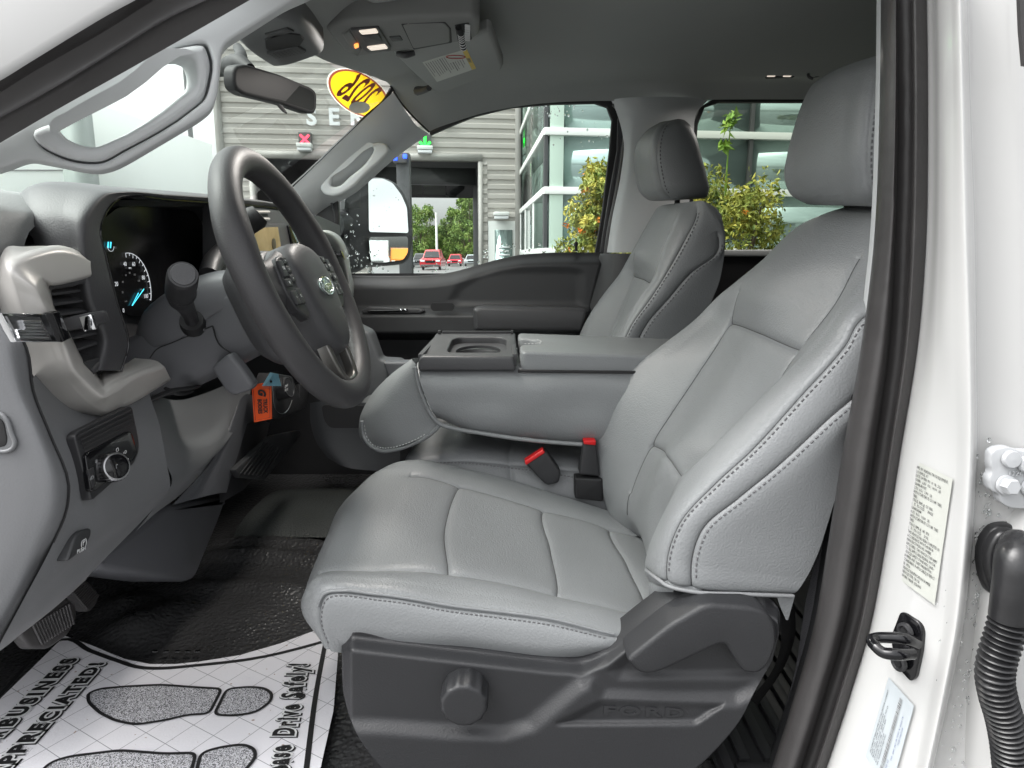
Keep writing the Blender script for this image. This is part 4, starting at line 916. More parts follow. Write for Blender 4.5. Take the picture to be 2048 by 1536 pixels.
# round lumbar knob, scalloped
kc = PY(928, 1408, .742)
D = []
for r_, h_, sc in ((.0285, -.032, 0), (.030, -.028, .05), (.030, -.004, .075), (.0290, .001, .06), (.0262, .0038, 0), (.0245, .0048, 0), (.022, .005, 0), (.012, .0051, 0), (.001, .0051, 0)):
    D.append([w(kc[0]+r_*(1-sc*(.5+.5*math.cos(a*12)))*math.cos(a), kc[1]-h_, kc[2]+r_*(1-sc*(.5+.5*math.cos(a*12)))*math.sin(a)) for a in np.linspace(0, 2*math.pi, 96, endpoint=False)])
me = grid_mesh(np.array(D), True, False, True); auto_smooth(me, 40); put('lumbar_knob', me, M['shield'], ds)
# embossed letters
a0 = PY(1285, 1424, .775); text('embossed_letters', 'FORD', PY(1287, 1424, .7643), PY(1380, 1427, .772)-PY(1200, 1421, .772), (0, 0, 1), .017, M['shield'], ds, .0007, space=1.25, bold=.0006, sx=2.0)
# seat riser and carpeted rear edge
P_ = [[PY(735, 1500, .80), PY(715, 1480, .95)], [PY(760, 1600, .80), PY(700, 1600, .95)]]
box('seat_base', (-.0, 1.06, .86), (.40, .44, .22), M['dark'], ds, .02)
box('seat_pan', (.06, 1.05, .955), (.50, .44, .06), M['dark'], ds, .02)
P_ = [[PY(1556, 1225, .80), PY(1590, 1215, .84)], [PY(1562, 1280, .80), PY(1590, 1270, .84)], [PY(1545, 1340, .80), PY(1570, 1330, .84)], [PY(1520, 1375, .80), PY(1545, 1370, .84)], [PY(1500, 1400, .80), PY(1515, 1410, .84)]]
surf('carpet_edge', P_, 6, 6, M['carpet'], ds)
box('backrest_shell', (.52, 1.05, 1.26), (.10, .42, .42), M['dark'], ds, .03, Matrix.Rotation(math.radians(27), 3, 'Y'))

# ---- passenger seat: the same seat, a little higher and further forward
ps = copy_tree(ds, (-.105, .78, .062))
ps['label'] = 'grey leather front passenger seat beyond the folded centre console'
for ch in list(ps.children):
    if ch.name.split('.')[0] in ('side_shield', 'recliner_lever', 'lumbar_knob', 'embossed_letters', 'carpet_edge', 'corner_gather', 'rear_skirt'): bpy.data.objects.remove(ch)
ps.name = 'passenger_seat'
for ch in list(ps.children):
    if ch.name.split('.')[0] in ('backrest', 'headrest', 'backrest_shell', 'headrest_post', 'post_guide', 'stitching', 'seam', 'bottom_welt', 'backrest_skirt', 'piping'): bpy.data.objects.remove(ch)
PB = [
 [(1412, 404, 1.60), (1404, 402, 1.605), (1394, 402, 1.62), (1378, 404, 1.65), (1364, 406, 1.69), (1342, 408, 1.83), (1322, 412, 1.94), (1314, 416, 1.98), (1312, 420, 2.01), (1322, 424, 2.03)],
 [(1434, 418, 1.59), (1414, 420, 1.588), (1390, 432, 1.60), (1364, 428, 1.63), (1350, 430, 1.68), (1330, 430, 1.83), (1312, 429, 1.95), (1305, 432, 1.99), (1302, 437, 2.03), (1312, 442, 2.05)],
 [(1448, 455, 1.585), (1434, 462, 1.582), (1372, 472, 1.59), (1347, 464, 1.62), (1338, 466, 1.67), (1312, 469, 1.83), (1290, 471, 1.96), (1284, 472, 2.0), (1279, 477, 2.04), (1295, 484, 2.07)],
 [(1450, 495, 1.585), (1432, 508, 1.580), (1349, 516, 1.588), (1323, 520, 1.615), (1315, 522, 1.67), (1290, 518, 1.83), (1268, 509, 1.96), (1262, 511, 2.01), (1257, 519, 2.05), (1280, 534, 2.08)],
 [(1440, 557, 1.585), (1383, 545, 1.580), (1323, 559, 1.588), (1309, 556, 1.614), (1302, 563, 1.67), (1283, 558, 1.83), (1264, 552, 1.96), (1247, 545, 2.01), (1236, 554, 2.05), (1260, 574, 2.08)],
 [(1422, 605, 1.585), (1337, 598, 1.580), (1299, 596, 1.588), (1281, 595, 1.612), (1275, 602, 1.668), (1259, 599, 1.84), (1247, 595, 1.96), (1220, 582, 2.01), (1204, 595, 2.05), (1230, 618, 2.08)],
 [(1395, 668, 1.59), (1296, 645, 1.584), (1264, 645, 1.59), (1251, 648, 1.612), (1243, 655, 1.668), (1233, 653, 1.84), (1226, 650, 1.96), (1188, 630, 2.01), (1170, 648, 2.05), (1195, 674, 2.08)],
 [(1368, 765, 1.60), (1250, 745, 1.59), (1222, 745, 1.595), (1206, 750, 1.615), (1198, 752, 1.668), (1192, 752, 1.84), (1188, 750, 1.96), (1150, 735, 2.01), (1134, 746, 2.05), (1160, 775, 2.08)]]
PBw = [[PY(*p_) for p_ in r_] for r_ in PB]
pb_, PD, PN = surf('backrest', PBw, 12, 12, M['leather'], ps, colg=[(1, .005, .004, (2.3, 7)), (2, .005, .004, (.5, 7)), (4, .004, .004, (2, 7)), (6, .004, .004, (3, 7))], rowg=[(4, .006, .004, (4, 6))])
seamline(PD, PN, [(4*12, j) for j in range(4*12, 6*12+1)], ps, .0012); seamline(PD, PN, [(i, 2*12) for i in range(8, 7*12)], ps, .0012); seamline(PD, PN, [(i, 12) for i in range(int(2.4*12), 7*12)], ps, .0014)
for k, r0 in ((1, 2.5), (2, .6)):
    p_, n_ = line_col(PD, PN, 12, k, -.009, int(r0*12), 7*12); stitch('stitching', spl(p_[::3], 3), np.repeat(n_[::3], 3, 0), M['thread'], ps, .009, .005, .0014)
PH = headrest_net([((1322, 402, 1.93), (1350, 401, 1.74), .05), ((1300, 400, 1.955), (1340, 397, 1.715), .085), ((1284, 386, 1.97), (1327, 382, 1.70), .105), ((1274, 352, 1.975), (1318, 350, 1.695), .108), ((1272, 315, 1.975), (1313, 314, 1.695), .102), ((1280, 282, 1.97), (1316, 278, 1.70), .088), ((1297, 261, 1.955), (1325, 254, 1.71), .066), ((1320, 248, 1.925), (1340, 241, 1.735), .035)], 0, 0, .1, .012)
# the near flank of this headrest leans back towards its foot
for r_, add in zip(PH, (.0, .0, .0, 0, 0, 0, 0, 0)): pass
ph_, HD2, HN2 = surf('headrest', PH, 8, 10, M['leather'], ps, colg=[(8.0, .004, .004, (1, 6.5))], closedc=True, cap0=True, cap1=True)
p_, n_ = line_col(HD2, HN2, 10, 8, -.009, 12, 52); stitch('stitching', spl(p_[::3], 3), np.repeat(n_[::3], 3, 0), M['thread'], ps, .009, .005, .0014)
for yy in (1.77, 1.89): sweep('headrest_post', [PY(1352, 430, yy), PY(1356, 385, yy)], .007, M['ink'], ps, 10)

# ================================================================ CENTRE SEAT FOLDED INTO A CONSOLE
cs = thing('center_console_seat', 'grey leather centre seat folded down as a console with cup holder and armrest', 'console', (0, 1.44, .8))
# lower cushion
P_ = []
for (px0, py0, z0) in ((808, 922, 0), (835, 872, 0), (900, 854, 0), (1020, 858, 0), (1120, 868, 0), (1250, 882, 0)):
    a = PY(px0, py0, 1.52); P_.append([w(a[0]+.01, 1.285, .96), w(a[0]+.005, 1.29, a[2]-.055), w(a[0], 1.31, a[2]-.018), w(a[0], 1.42, a[2]-.002), w(a[0], 1.52, a[2]), w(a[0], 1.62, a[2]-.01)])
P_[0] = [w(-.215, 1.29, .96), w(-.215, 1.30, 1.0), w(-.212, 1.33, 1.02), w(-.215, 1.42, 1.03), w(-.215, 1.52, 1.03), w(-.21, 1.62, 1.0)]
surf('seat_cushion', P_, 10, 10, M['leather'], cs, colg=[(2, .004, .004, (0, 9))], rowg=[(3, .005, .0035, (0, 9))])
stitch('stitching', [PY(x, y, 1.288) for x, y in [(840, 925), (940, 928), (1000, 935), (1060, 942), (1110, 950), (1160, 958), (1200, 966)]], [np.array([-.1, -.8, .6])]*7, M['thread'], cs, .007, .0042, .0011, .004)
# side body of the folded back (leather)
sT = [(832, 738), (900, 741), (1000, 741), (1100, 741), (1200, 742), (1320, 744)]
sB = [(872, 838), (930, 862), (1010, 874), (1090, 882), (1180, 890), (1320, 900)]
def side_row(f):
    r_ = []
    for (a, b) in zip(sT, sB): r_.append((a[0]+(b[0]-a[0])*f, a[1]+(b[1]-a[1])*f))
    return r_
P_ = []
for f, y in ((-.02, 1.60), (-.015, 1.40), (0, 1.292), (.12, 1.276), (.5, 1.268), (.85, 1.274), (1.0, 1.290), (1.02, 1.33), (1.02, 1.6)):
    rr_ = side_row(max(0, min(1, f))); P_.append([PY(a, b, 1.28)*np.array([1, 0, 1])+np.array([0, y, -.0 if 0 <= f <= 1 else 0]) for a, b in rr_])
P_ = np.array(P_); P_[0, :, 2] -= .0; surf('folded_back', P_, 10, 10, M['leather'], cs, extra=lambda D: .0022*np.sin(D[:, :, 0]*31)*np.sin(D[:, :, 2]*47))
sweep('front_piping', [PY(x, y, 1.272) for x, y in [(830, 734), (836, 765), (848, 800), (864, 832), (880, 848), (905, 856), (960, 866), (1040, 878), (1190, 891)]], .0042, M['leather'], cs, 8)
# front end flap
FL = []
for (n, a, b, c, d_) in [((832, 728), (826, 722), (824, 718), (830, 716), (840, 716)), ((838, 770), (800, 752), (782, 752), (790, 750), (830, 750)), ((850, 805), (778, 790), (748, 794), (752, 792), (810, 790)), ((866, 836), (772, 830), (727, 838), (738, 836), (800, 830)), ((880, 850), (780, 868), (730, 878), (742, 872), (800, 860)), ((872, 862), (795, 894), (748, 898), (760, 890), (810, 880))]:
    FL.append([PY(*n, 1.275), PY(*a, 1.30), PY(*b, 1.36), PY(*c, 1.50), PY(*d_, 1.60)])
fo, FD, FN = surf('front_flap', FL, 10, 10, M['leather'], cs)
sweep('flap_edge', [PY(x, y, yv) for x, y, yv in [(724, 842, 1.352), (728, 872, 1.352), (738, 888, 1.345), (756, 900, 1.33), (790, 900, 1.305), (830, 886, 1.29), (862, 868, 1.276), (878, 852, 1.27)]], .004, M['leather'], cs, 8)
stitch('stitching', spl([PY(x, y, yv) for x, y, yv in [(729, 845, 1.345), (733, 870, 1.343), (744, 887, 1.333), (760, 895, 1.318), (790, 894, 1.296), (830, 880, 1.28), (860, 863, 1.268)]], 5), [np.array([-.5, -.8, .2])]*40, M['thread_light'], cs, .0075, .0045, .0010, .001)
# cup holder tray
def zt(y): return 1.302+.062*(y-1.30)     # top plane of the tray rises slightly to the back
tl, tr2 = -.172, .008
cup_c = (-.072, 1.445); cr = .043
cup_r = [w(cup_c[0]+x, cup_c[1]+y, zt(cup_c[1]+y)) for x, y in [(-.055, -.085), (.05, -.085), (.060, -.06), (.060, .06), (.045, .085), (-.045, .085), (-.06, .06), (-.06, -.06)]]
tray_o = [w(tl-.008, 1.296, zt(1.296)), w(tr2, 1.296, zt(1.296)), w(tr2, 1.585, zt(1.585)), w(tl-.004, 1.585, zt(1.585))]
plate('cup_tray', round_poly(tray_o, .012), M['char2'], cs, .014, .003, [round_poly(cup_r, .02)], toward=(0, 0, 1))
plate('tray_front', round_poly([PY(x, y, 1.275) for x, y in [(836, 722), (842, 712), (1028, 713), (1032, 742), (836, 742)]], .006), M['char2'], cs, .024, .005)
box('tray_side', (tl-.004, 1.44, 1.294), (.010, .28, .034), M['char2'], cs, .003); box('tray_side', (tr2-.004, 1.44, 1.294), (.010, .28, .034), M['char2'], cs, .003)
lathe('cup_holder', [(.049, -.018), (.047, -.022), (.042, -.085), (0, -.086)], (cup_c[0], cup_c[1], zt(cup_c[1])), (0, 0, 1), M['dark'], cs, 32)
plate('cup_rim', round_poly([p+w(0, 0, -.014) for p in cup_r], .02), M['char2'], cs, .006, 0, [[w(cup_c[0]+.048*math.cos(a), cup_c[1]+.06*math.sin(a), zt(cup_c[1])-.014) for a in np.linspace(0, 6.283, 32, endpoint=False)]], toward=(0, 0, 1))
for x_ in (tl+.004, tr2-.008): box('tray_rail', (x_, 1.575, zt(1.575)+.003), (.006, .02, .008), M['dark'], cs, .001)
box('tray_rail', ((tl+tr2)/2, 1.578, zt(1.578)+.002), (tr2-tl-.02, .008, .007), M['dark'], cs, .002)
# armrest pad with a notch in its front
def za(x): return 1.318-.035*x
arm_o = [w(.016, 1.29, 0), w(.40, 1.29, 0), w(.40, 1.60, 0), w(.014, 1.60, 0), w(.014, 1.50, 0), w(.045, 1.495, 0), w(.058, 1.47, 0), (.058, 1.42, 0), w(.045, 1.40, 0), w(.016, 1.39, 0)]
arm_o = [w(p[0], p[1], za(p[0])) for p in arm_o]
plate('armrest_pad', round_poly(arm_o, .016), M['leather'], cs, .040, .0065, toward=(0, 0, 1), res=4)
sweep('armrest_gap', [PY(1036, 742, 1.284), PY(1120, 743, 1.282), PY(1300, 745, 1.282)], .003, M['ink'], cs, 6)
stitch('stitching', [w(.0115, 1.30, za(0)-.012), w(.0115, 1.335, za(0)-.012), w(.0115, 1.375, za(0)-.012)], [np.array([-1, 0, 0])]*3, M['thread_light'], cs, .008, .0045, .001, .001)
stitch('stitching', [w(.020, 1.395, za(0)-.001), w(.048, 1.405, za(0)-.002), w(.062, 1.43, za(0)-.002), w(.062, 1.46, za(0)-.002), w(.052, 1.485, za(0)-.002)], [np.array([0, 0, 1])]*5, M['thread_light'], cs, .008, .0045, .001, .0012)

# ================================================================ BUCKLES AND BELT
bk = thing('belt_buckle', 'black belt buckle with red button leaning out beside the driver seat', 'seat belt buckle', tuple(PY(1095, 975, 1.30)), 'belt buckles between the seats')
def buckle(t, base, tip, Yb, wd, face, redpoly):
    plate('buckle_body', round_poly([PY(x, y, Yb) for x, y in face], .006), M['dark'], t, .028, .005, res=3)
    plate('release_button', round_poly([PY(x, y, Yb-.006) for x, y in redpoly], .002), M['red'], t, .02, .002)
buckle(bk, 0, 0, 1.266, 0, [(1049, 926), (1092, 902), (1122, 945), (1118, 966), (1094, 972), (1076, 955)], [(1049, 923), (1086, 899), (1090, 906), (1052, 931)])
sweep('buckle_stalk', [PY(1105, 965, 1.305), PY(1118, 985, 1.305), PY(1128, 1020, 1.30)], [.014, .015, .013], M['ink'], bk, 10, flat=(1, .5))
bk2 = thing('belt_buckle', 'black belt buckle with red button upright against the driver backrest', 'seat belt buckle', tuple(PY(1175, 940, 1.262)), 'belt buckles between the seats')
buckle(bk2, 0, 0, 1.262, 0, [(1166, 884), (1192, 884), (1200, 954), (1158, 950)], [(1167, 881), (1192, 881), (1192, 891), (1168, 889)])
plate('buckle_base', round_poly([PY(x, y, 1.262) for x, y in [(1150, 956), (1206, 958), (1206, 1004), (1150, 998)]], .004), M['ink'], bk2, .03, .004)
plate('seat_hinge_cover', round_poly([PY(x, y, 1.30) for x, y in [(1176, 1006), (1215, 996), (1240, 1026), (1225, 1040)]], .004), M['char'], bk2, .03, .005)
sb = thing('seat_belt', 'black driver seat belt webbing running down between seat and door pillar', 'seat belt', (.45, .85, 1.2))
P_ = [[PY(1688, 800, .86), PY(1735, 800, .83)], [PY(1672, 920, .855), PY(1712, 920, .825)], [PY(1645, 1060, .85), PY(1690, 1060, .82)], [PY(1612, 1200, .845), PY(1668, 1200, .815)], [PY(1590, 1340, .84), PY(1625, 1340, .815)], [PY(1555, 1470, .84), PY(1590, 1470, .81)], [PY(1520, 1600, .84), PY(1550, 1600, .81)]]
surf('webbing', P_, 8, 6, M['belt'], sb)
plate('latch_plate', round_poly([PY(x, y, .80) for x, y in [(1686, 792), (1694, 776), (1730, 768), (1730, 850), (1700, 815)]], .008), M['char'], sb, .02, .004)
lathe('latch_hole', [(0, 0), (.006, 0), (.006, .002)], PY(1712, 795, .795), (0, -1, 0), M['ink'], sb, 14)
# ================================================================ DASHBOARD
da = thing('dashboard', 'grey and charcoal dashboard with silver vent trim and instrument cluster', 'dashboard', (-.6, 1.44, 1.3))
def X4(zx, zy, X): return PX(zx*.3418, 360+zy*.3418, X)
# top pad
P_ = []
for y, zz, xx in ((.690, 1.40, .0), (.692, 1.47, .0), (.70, 1.525, .0), (.735, 1.556, .0), (.80, 1.568, 0), (.95, 1.572, -.01), (1.44, 1.572, -.02), (1.9, 1.565, 0), (2.08, 1.55, 0), (2.12, 1.50, 0)):
    lipd = 1-float(sstep(y, .74, .82)); P_.append([w(-.56+.02*lipd+xx, y, zz-.035-.10*lipd), w(-.565+.015*lipd+xx, y, zz-.02), w(-.60+xx, y, zz), w(-.72+xx, y, zz+.004), w(-.90, y, zz-.01), w(-1.14, y, zz-.06)])
surf('top_pad', P_, 6, 6, M['pad'], da)
# hood arch round the cluster
st = [  # A rear-outer, B front-outer, C front-inner   (pixels)
 ((190, 742), (206, 741), (241, 741)), ((192, 690), (219, 686), (256, 689)), ((165, 610), (190, 606), (233, 601)), ((120, 530), (176, 520), (210, 510)), ((89, 468), (171, 474), (200, 466)),
 ((91, 436), (173, 446), (202, 448)), ((107, 405), (186, 416), (214, 419)), ((130, 383), (211, 389), (236, 397)), ((177, 377), (240, 384), (260, 392)), ((260, 376), (333, 389), (335, 398)), ((370, 379), (425, 395), (425, 404)), ((450, 387), (492, 400), (492, 409)), ((520, 396), (556, 408), (556, 416)), ((545, 402), (580, 414), (580, 421))]
P_ = []
for i, (a, b, c) in enumerate(st):
    k = i/(len(st)-1); XB = -.500; XA = -.575 if i < 7 else -.60-.02*(i-7)/6
    Bp = PX(*b, XB); Cp = PX(*c, XB-.004); Ap = PX(*a, XA)
    kt = min(1, max(0, (i-4)/4)); Ap = w(-.545-.06*kt, Bp[1]-.002*(1-kt), Bp[2]+.010*kt)
    Dp = Cp+np.array([-.055, .012 if i < 7 else 0, 0 if i < 7 else -.004]); mid = (Ap+Bp)/2+np.array([.004, 0, .003])
    P_.append([Ap+np.array([-.03, .02*(1-kt), -.02*kt]), Ap, mid, Bp, (Bp+Cp)/2+np.array([.0015, 0, 0]), Cp, Dp])
surf('cluster_hood', P_, 6, 8, M['char2'], da)
sweep('hood_edge_line', [PX(c[0]+1.5, c[1]+1.5, -.5035) for a, b, c in st], .0012, M['black'], da, 6, n=4)
# cluster back plate, lens
cl_o = [(200, 400), (470, 395), (470, 560), (430, 700), (200, 760)]
plate('cluster_surround', [PX(x, y, -.575) for x, y in cl_o], M['char2'], da, .006, toward=(1, 0, 0))
lens_o = [(196, 470), (205, 440), (235, 416), (265, 412), (375, 420), (388, 424), (402, 440), (412, 470), (420, 512), (420, 600), (330, 640), (255, 630), (225, 600)]
plate('cluster_lens', round_poly([PX(x, y, -.568) for x, y in lens_o], .008), M['lens'], da, .004, toward=(1, 0, 0))
plate('cluster_visor', [PX(x, y, -.53) for x, y in [(232, 400), (430, 404), (430, 414), (240, 412)]], M['ink'], da, .03, toward=(1, 0, 0))
XG = -.5655
def gp(px, py): return PX(px, py, XG)
# speedometer: arc, ticks, digits on the lens plane (circle in the lens plane)
top_ = gp(268, 515); rgt = gp(307, 585); cen = gp(281, 585); ugy = np.array([0, 1.0, 0]); ugz = np.array([0, 0, 1.0])
RG = .054; gc = np.array([XG, gp(264, 582)[1], gp(264, 580)[2]])
def gpt(a, r): return gc+ugy*r*math.cos(a)+ugz*r*math.sin(a)
arc = [gpt(math.radians(a), RG) for a in np.linspace(97, -20, 40)]
sweep('speed_arc', arc, .0006, M['gauge'], da, 5, n=1)
for i, a in enumerate(np.linspace(97, -20, 12)):
    L_ = .006 if i % 2 == 0 else .004; sweep('speed_tick', [gpt(math.radians(a), RG), gpt(math.radians(a), RG-L_)], .0005, M['gauge'], da, 4, smooth=False)
for s_, a in (('40', 106), ('60', 72), ('80', 25), ('100', -17), ('20', 165), ('0', 226)):
    text('speed_digit', s_, gpt(math.radians(a), RG-.0145), ugy, ugz, .0088, M['gauge'], da, .0001)
for s_, a in (('60', 118), ('80', 92), ('100', 62), ('120', 30), ('140', -2), ('40', 150), ('20', 185)):
    text('speed_digit', s_, gpt(math.radians(a), RG-.029), ugy, ugz, .0042, M['whitedim'], da, .0001)
text('speed_unit', 'MPH', gpt(math.radians(88), RG-.022), ugy, ugz, .0035, M['gauge'], da, .0001); text('speed_unit', 'km/h', gpt(math.radians(220), RG-.030), ugy, ugz, .003, M['whitedim'], da, .0001)
sweep('speed_needle', [gp(288, 578), gp(265, 611)], [.0006, .0004], M['cyan'], da, 6, smooth=False)
sweep('speed_needle', [gp(277, 586), gp(264, 611)], [.0005, .0003], M['cyan'], da, 6, smooth=False)
# small gauge
sc_ = gp(221, 489)
for dx in (-3, 2): sweep('small_needle', [gp(219+dx, 496), gp(220+dx, 484)], .0008, M['cyan'], da, 5, smooth=False)
sweep('small_arc', [sc_+ugy*.0085*math.cos(a)+ugz*(.0085*math.sin(a)-.001) for a in np.linspace(3.4, 6.1, 14)], .0004, M['gauge'], da, 5, n=1)
text('small_digit', '40', gp(231, 495), ugy, ugz, .005, M['whitedim'], da, .0001); text('small_digit', '0', gp(212, 498), ugy, ugz, .005, M['whitedim'], da, .0001)
# silver C trim round the driver vent
CT = [  # A, B, C, D, E pixel points + X of each
 [(176, 514), (180, 524), (182, 548), (178, 556), (170, 556)], [(150, 501), (152, 512), (150, 556), (146, 563), (138, 566)], [(101, 492), (100, 508), (104, 563), (106, 570), (108, 575)], [(50, 493), (52, 522), (82, 555), (98, 577), (104, 584)],
 [(8, 500), (24, 545), (72, 575), (96, 592), (106, 604)], [(-8, 560), (36, 582), (82, 600), (102, 612), (114, 622)], [(2, 622), (52, 622), (93, 622), (112, 626), (122, 630)], [(34, 690), (101, 690), (128, 690), (145, 690), (152, 692)], [(62, 742), (123, 744), (149, 742), (166, 732), (172, 728)],
 [(84, 780), (142, 768), (169, 762), (184, 750), (188, 742)], [(137, 826), (180, 806), (206, 794), (204, 776), (200, 750)], [(176, 831), (206, 821), (226, 786), (214, 768), (206, 742)], [(244, 809), (254, 804), (271, 757), (263, 746), (243, 731)], [(338, 760), (340, 756), (330, 736), (316, 724), (270, 716)]]
XS = [(-.535, -.50, -.498, -.51, -.54)]*4+[(-.535, -.502, -.488, -.50, -.54)]*6+[(-.53, -.498, -.485, -.495, -.53)]*4
P_ = [[PX(*pp_, xx) for pp_, xx in zip(r_, x_)] for r_, x_ in zip(CT, XS)]
surf('vent_trim', P_, 6, 6, M['silver'], da, colg=[(1, -.0008, .004, (0, 13)), (2, -.0008, .004, (0, 13)), (3, -.0006, .004, (0, 13))])
# chrome strip with raised bars
cs_o = [(3, 626), (100, 627), (108, 634), (128, 682), (126, 685), (34, 684), (20, 660)]
plate('chrome_strip', [PX(x, y, -.482) for x, y in cs_o], M['chrome'], da, .006, .0015, toward=(1, -.6, 0))
plate('chrome_inset', [PX(x, y, -.4805) for x, y in [(14, 632), (80, 634), (104, 680), (40, 678)]], M['steel'], da, .002, toward=(1, -.6, 0))
for i in range(6):
    y0 = 643+i*6.1; x0 = (44 if i < 3 else 26)+i*2.2; sweep('chrome_bar', [PX(x0, y0, -.479), PX(80+i*3.2, y0+.8, -.479)], .0016, M['chrome'], da, 8, smooth=False)
plate('chrome_end', [PX(x, y, -.478) for x, y in [(105, 626), (120, 622), (144, 676), (128, 684)]], M['black'], da, .01, .002, toward=(1, -.6, 0))
# vent cavity, bezel, slats, knob
plate('vent_cavity', [PX(x, y, -.57) for x, y in [(80, 550), (205, 548), (240, 740), (170, 760), (60, 640)]], M['ink'], da, .004, toward=(1, 0, 0))
sl_ = [((102, 575), (160, 567)), ((103, 596), (168, 587)), ((116, 616), (181, 607)), ((128, 640), (188, 628)), ((140, 664), (195, 652)), ((150, 687), (202, 669)), ((161, 712), (206, 697))]
for (a, b) in sl_:
    A_ = PX(*a, -.515); B_ = PX(b[0]+6, b[1], -.515); c = (A_+B_)/2
    box('slat', c+np.array([-.012, 0, -.004]), (.03, np.linalg.norm(B_-A_), .0035), M['char2'], da, .0012, Matrix.Rotation(math.radians(14), 3, 'Y') @ Matrix.Rotation(math.atan2(B_[2]-A_[2], B_[1]-A_[1]), 3, 'X'))
for k in (.3, .62, .9):
    sweep('vent_vane', [PX(110+52*k, 570, -.54), PX(160+48*k, 720, -.54)], .0022, M['dark'], da, 6)
sweep('vent_bezel', [PX(x, y, -.507) for x, y in [(100, 571), (140, 566), (168, 562), (178, 572), (188, 600), (200, 640), (214, 680), (212, 700), (202, 720), (180, 745)]], .0048, M['char2'], da, 10)
plate('vent_sill', [PX(x, y, -.505) for x, y in [(168, 724), (204, 713), (208, 738), (186, 750)]], M['char'], da, .02, .002, toward=(1, 0, .4))
kb = PX(150, 642, -.490); box('vent_knob', kb+np.array([.010, .005, 0]), (.034, .034, .015), M['char2'], da, .004, Matrix.Rotation(math.radians(-12), 3, 'Y')); box('vent_knob_chrome', kb+np.array([.022, -.011, -.001]), (.014, .005, .017), M['chrome'], da, .0015, Matrix.Rotation(math.radians(-12), 3, 'Y'))
# side end cap
EC = [[(-90, 560), (-60, 560), (-30, 590), (20, 640)], [(-90, 700), (-20, 700), (12, 690), (52, 695)], [(-90, 780), (10, 780), (36, 780), (66, 782)], [(-90, 870), (42, 872), (74, 870), (100, 870)], [(-90, 971), (70, 975), (104, 972), (137, 971)], [(-90, 1012), (66, 1015), (102, 1014), (134, 1013)], [(-90, 1088), (44, 1092), (74, 1090), (104, 1088)], [(-90, 1200), (-10, 1205), (20, 1204), (44, 1202)], [(-90, 1290), (-60, 1290), (-30, 1286), (0, 1284)]]
P_ = [[PY(*a, .66), PY(*b, .664), PY(*c, .668), PY(*e, .690)] for a, b, c, e in EC]
surf('end_cap', P_, 6, 6, M['dashgrey'], da)
plate('end_cap_slot', round_poly([PY(x, y, .661) for x, y in [(-20, 826), (6, 840), (14, 878), (12, 892), (-20, 900)]], .006), M['ink'], da, .006, .001)
sweep('slot_rim', spl([PY(x, y, .6605) for x, y in [(-20, 820), (8, 832), (24, 868), (30, 888), (24, 898), (-20, 902)]], 3), .0022, M['dashgrey'], da, 8, n=2)
sweep('panel_gap', [PY(e[0]+1, e[1], .6885) for a, b, c, e in EC], .0014, M['ink'], da, 6, n=4)
# knee panel with switches
KP = [[(72, 745), (118, 780), (180, 795), (240, 775), (302, 750)], [(66, 790), (112, 826), (170, 840), (236, 816), (300, 790)], [(101, 869), (150, 880), (205, 866), (265, 836), (316, 840)], [(139, 971), (175, 965), (222, 940), (275, 902), (326, 885)], [(136, 1013), (185, 1020), (230, 990), (280, 948), (334, 930)], [(106, 1088), (155, 1085), (215, 1050), (275, 1010), (340, 975)], [(46, 1202), (100, 1165), (160, 1120), (230, 1070), (310, 1014)], [(2, 1284), (30, 1262), (80, 1228), (140, 1180), (196, 1132)], [(0, 1302), (26, 1282), (80, 1236), (140, 1188), (196, 1138)]]
KX = [-.535, -.510, -.492, -.482, -.484, -.492, -.505, -.520, -.60]
P_ = [[PX(*pp_, xx) if i else PX(*pp_, xx) for i, pp_ in enumerate(r_)] for r_, xx in zip(KP, KX)]
surf('knee_panel', P_, 8, 8, M['dashgrey'], da)
# knee bolster beyond it
KB = [[(298, 786), (345, 800), (400, 790), (450, 770), (500, 745)], [(316, 840), (360, 868), (420, 858), (462, 820), (500, 790)], [(326, 885), (370, 900), (425, 890), (455, 865), (480, 830)], [(334, 930), (375, 935), (420, 918), (445, 895), (465, 868)], [(340, 975), (365, 966), (400, 942), (428, 912), (450, 885)], [(310, 1014), (340, 994), (386, 960), (420, 922), (446, 884)], [(300, 1024), (335, 1000), (386, 964), (422, 925), (448, 887)]]
KBX = [[-.55, -.56, -.57, -.575, -.58], [-.50, -.53, -.555, -.565, -.57], [-.486, -.505, -.53, -.55, -.56], [-.486, -.50, -.52, -.54, -.55], [-.494, -.505, -.52, -.54, -.55], [-.505, -.515, -.53, -.545, -.555], [-.59, -.59, -.60, -.61, -.62]]
P_ = [[PX(*pp_, xx) for pp_, xx in zip(r_, x_)] for r_, x_ in zip(KB, KBX)]
surf('knee_bolster', P_, 8, 8, mat('grey knee plastic', (.15, .154, .16), .5, grain=(800, .1, 'pebble')), da)
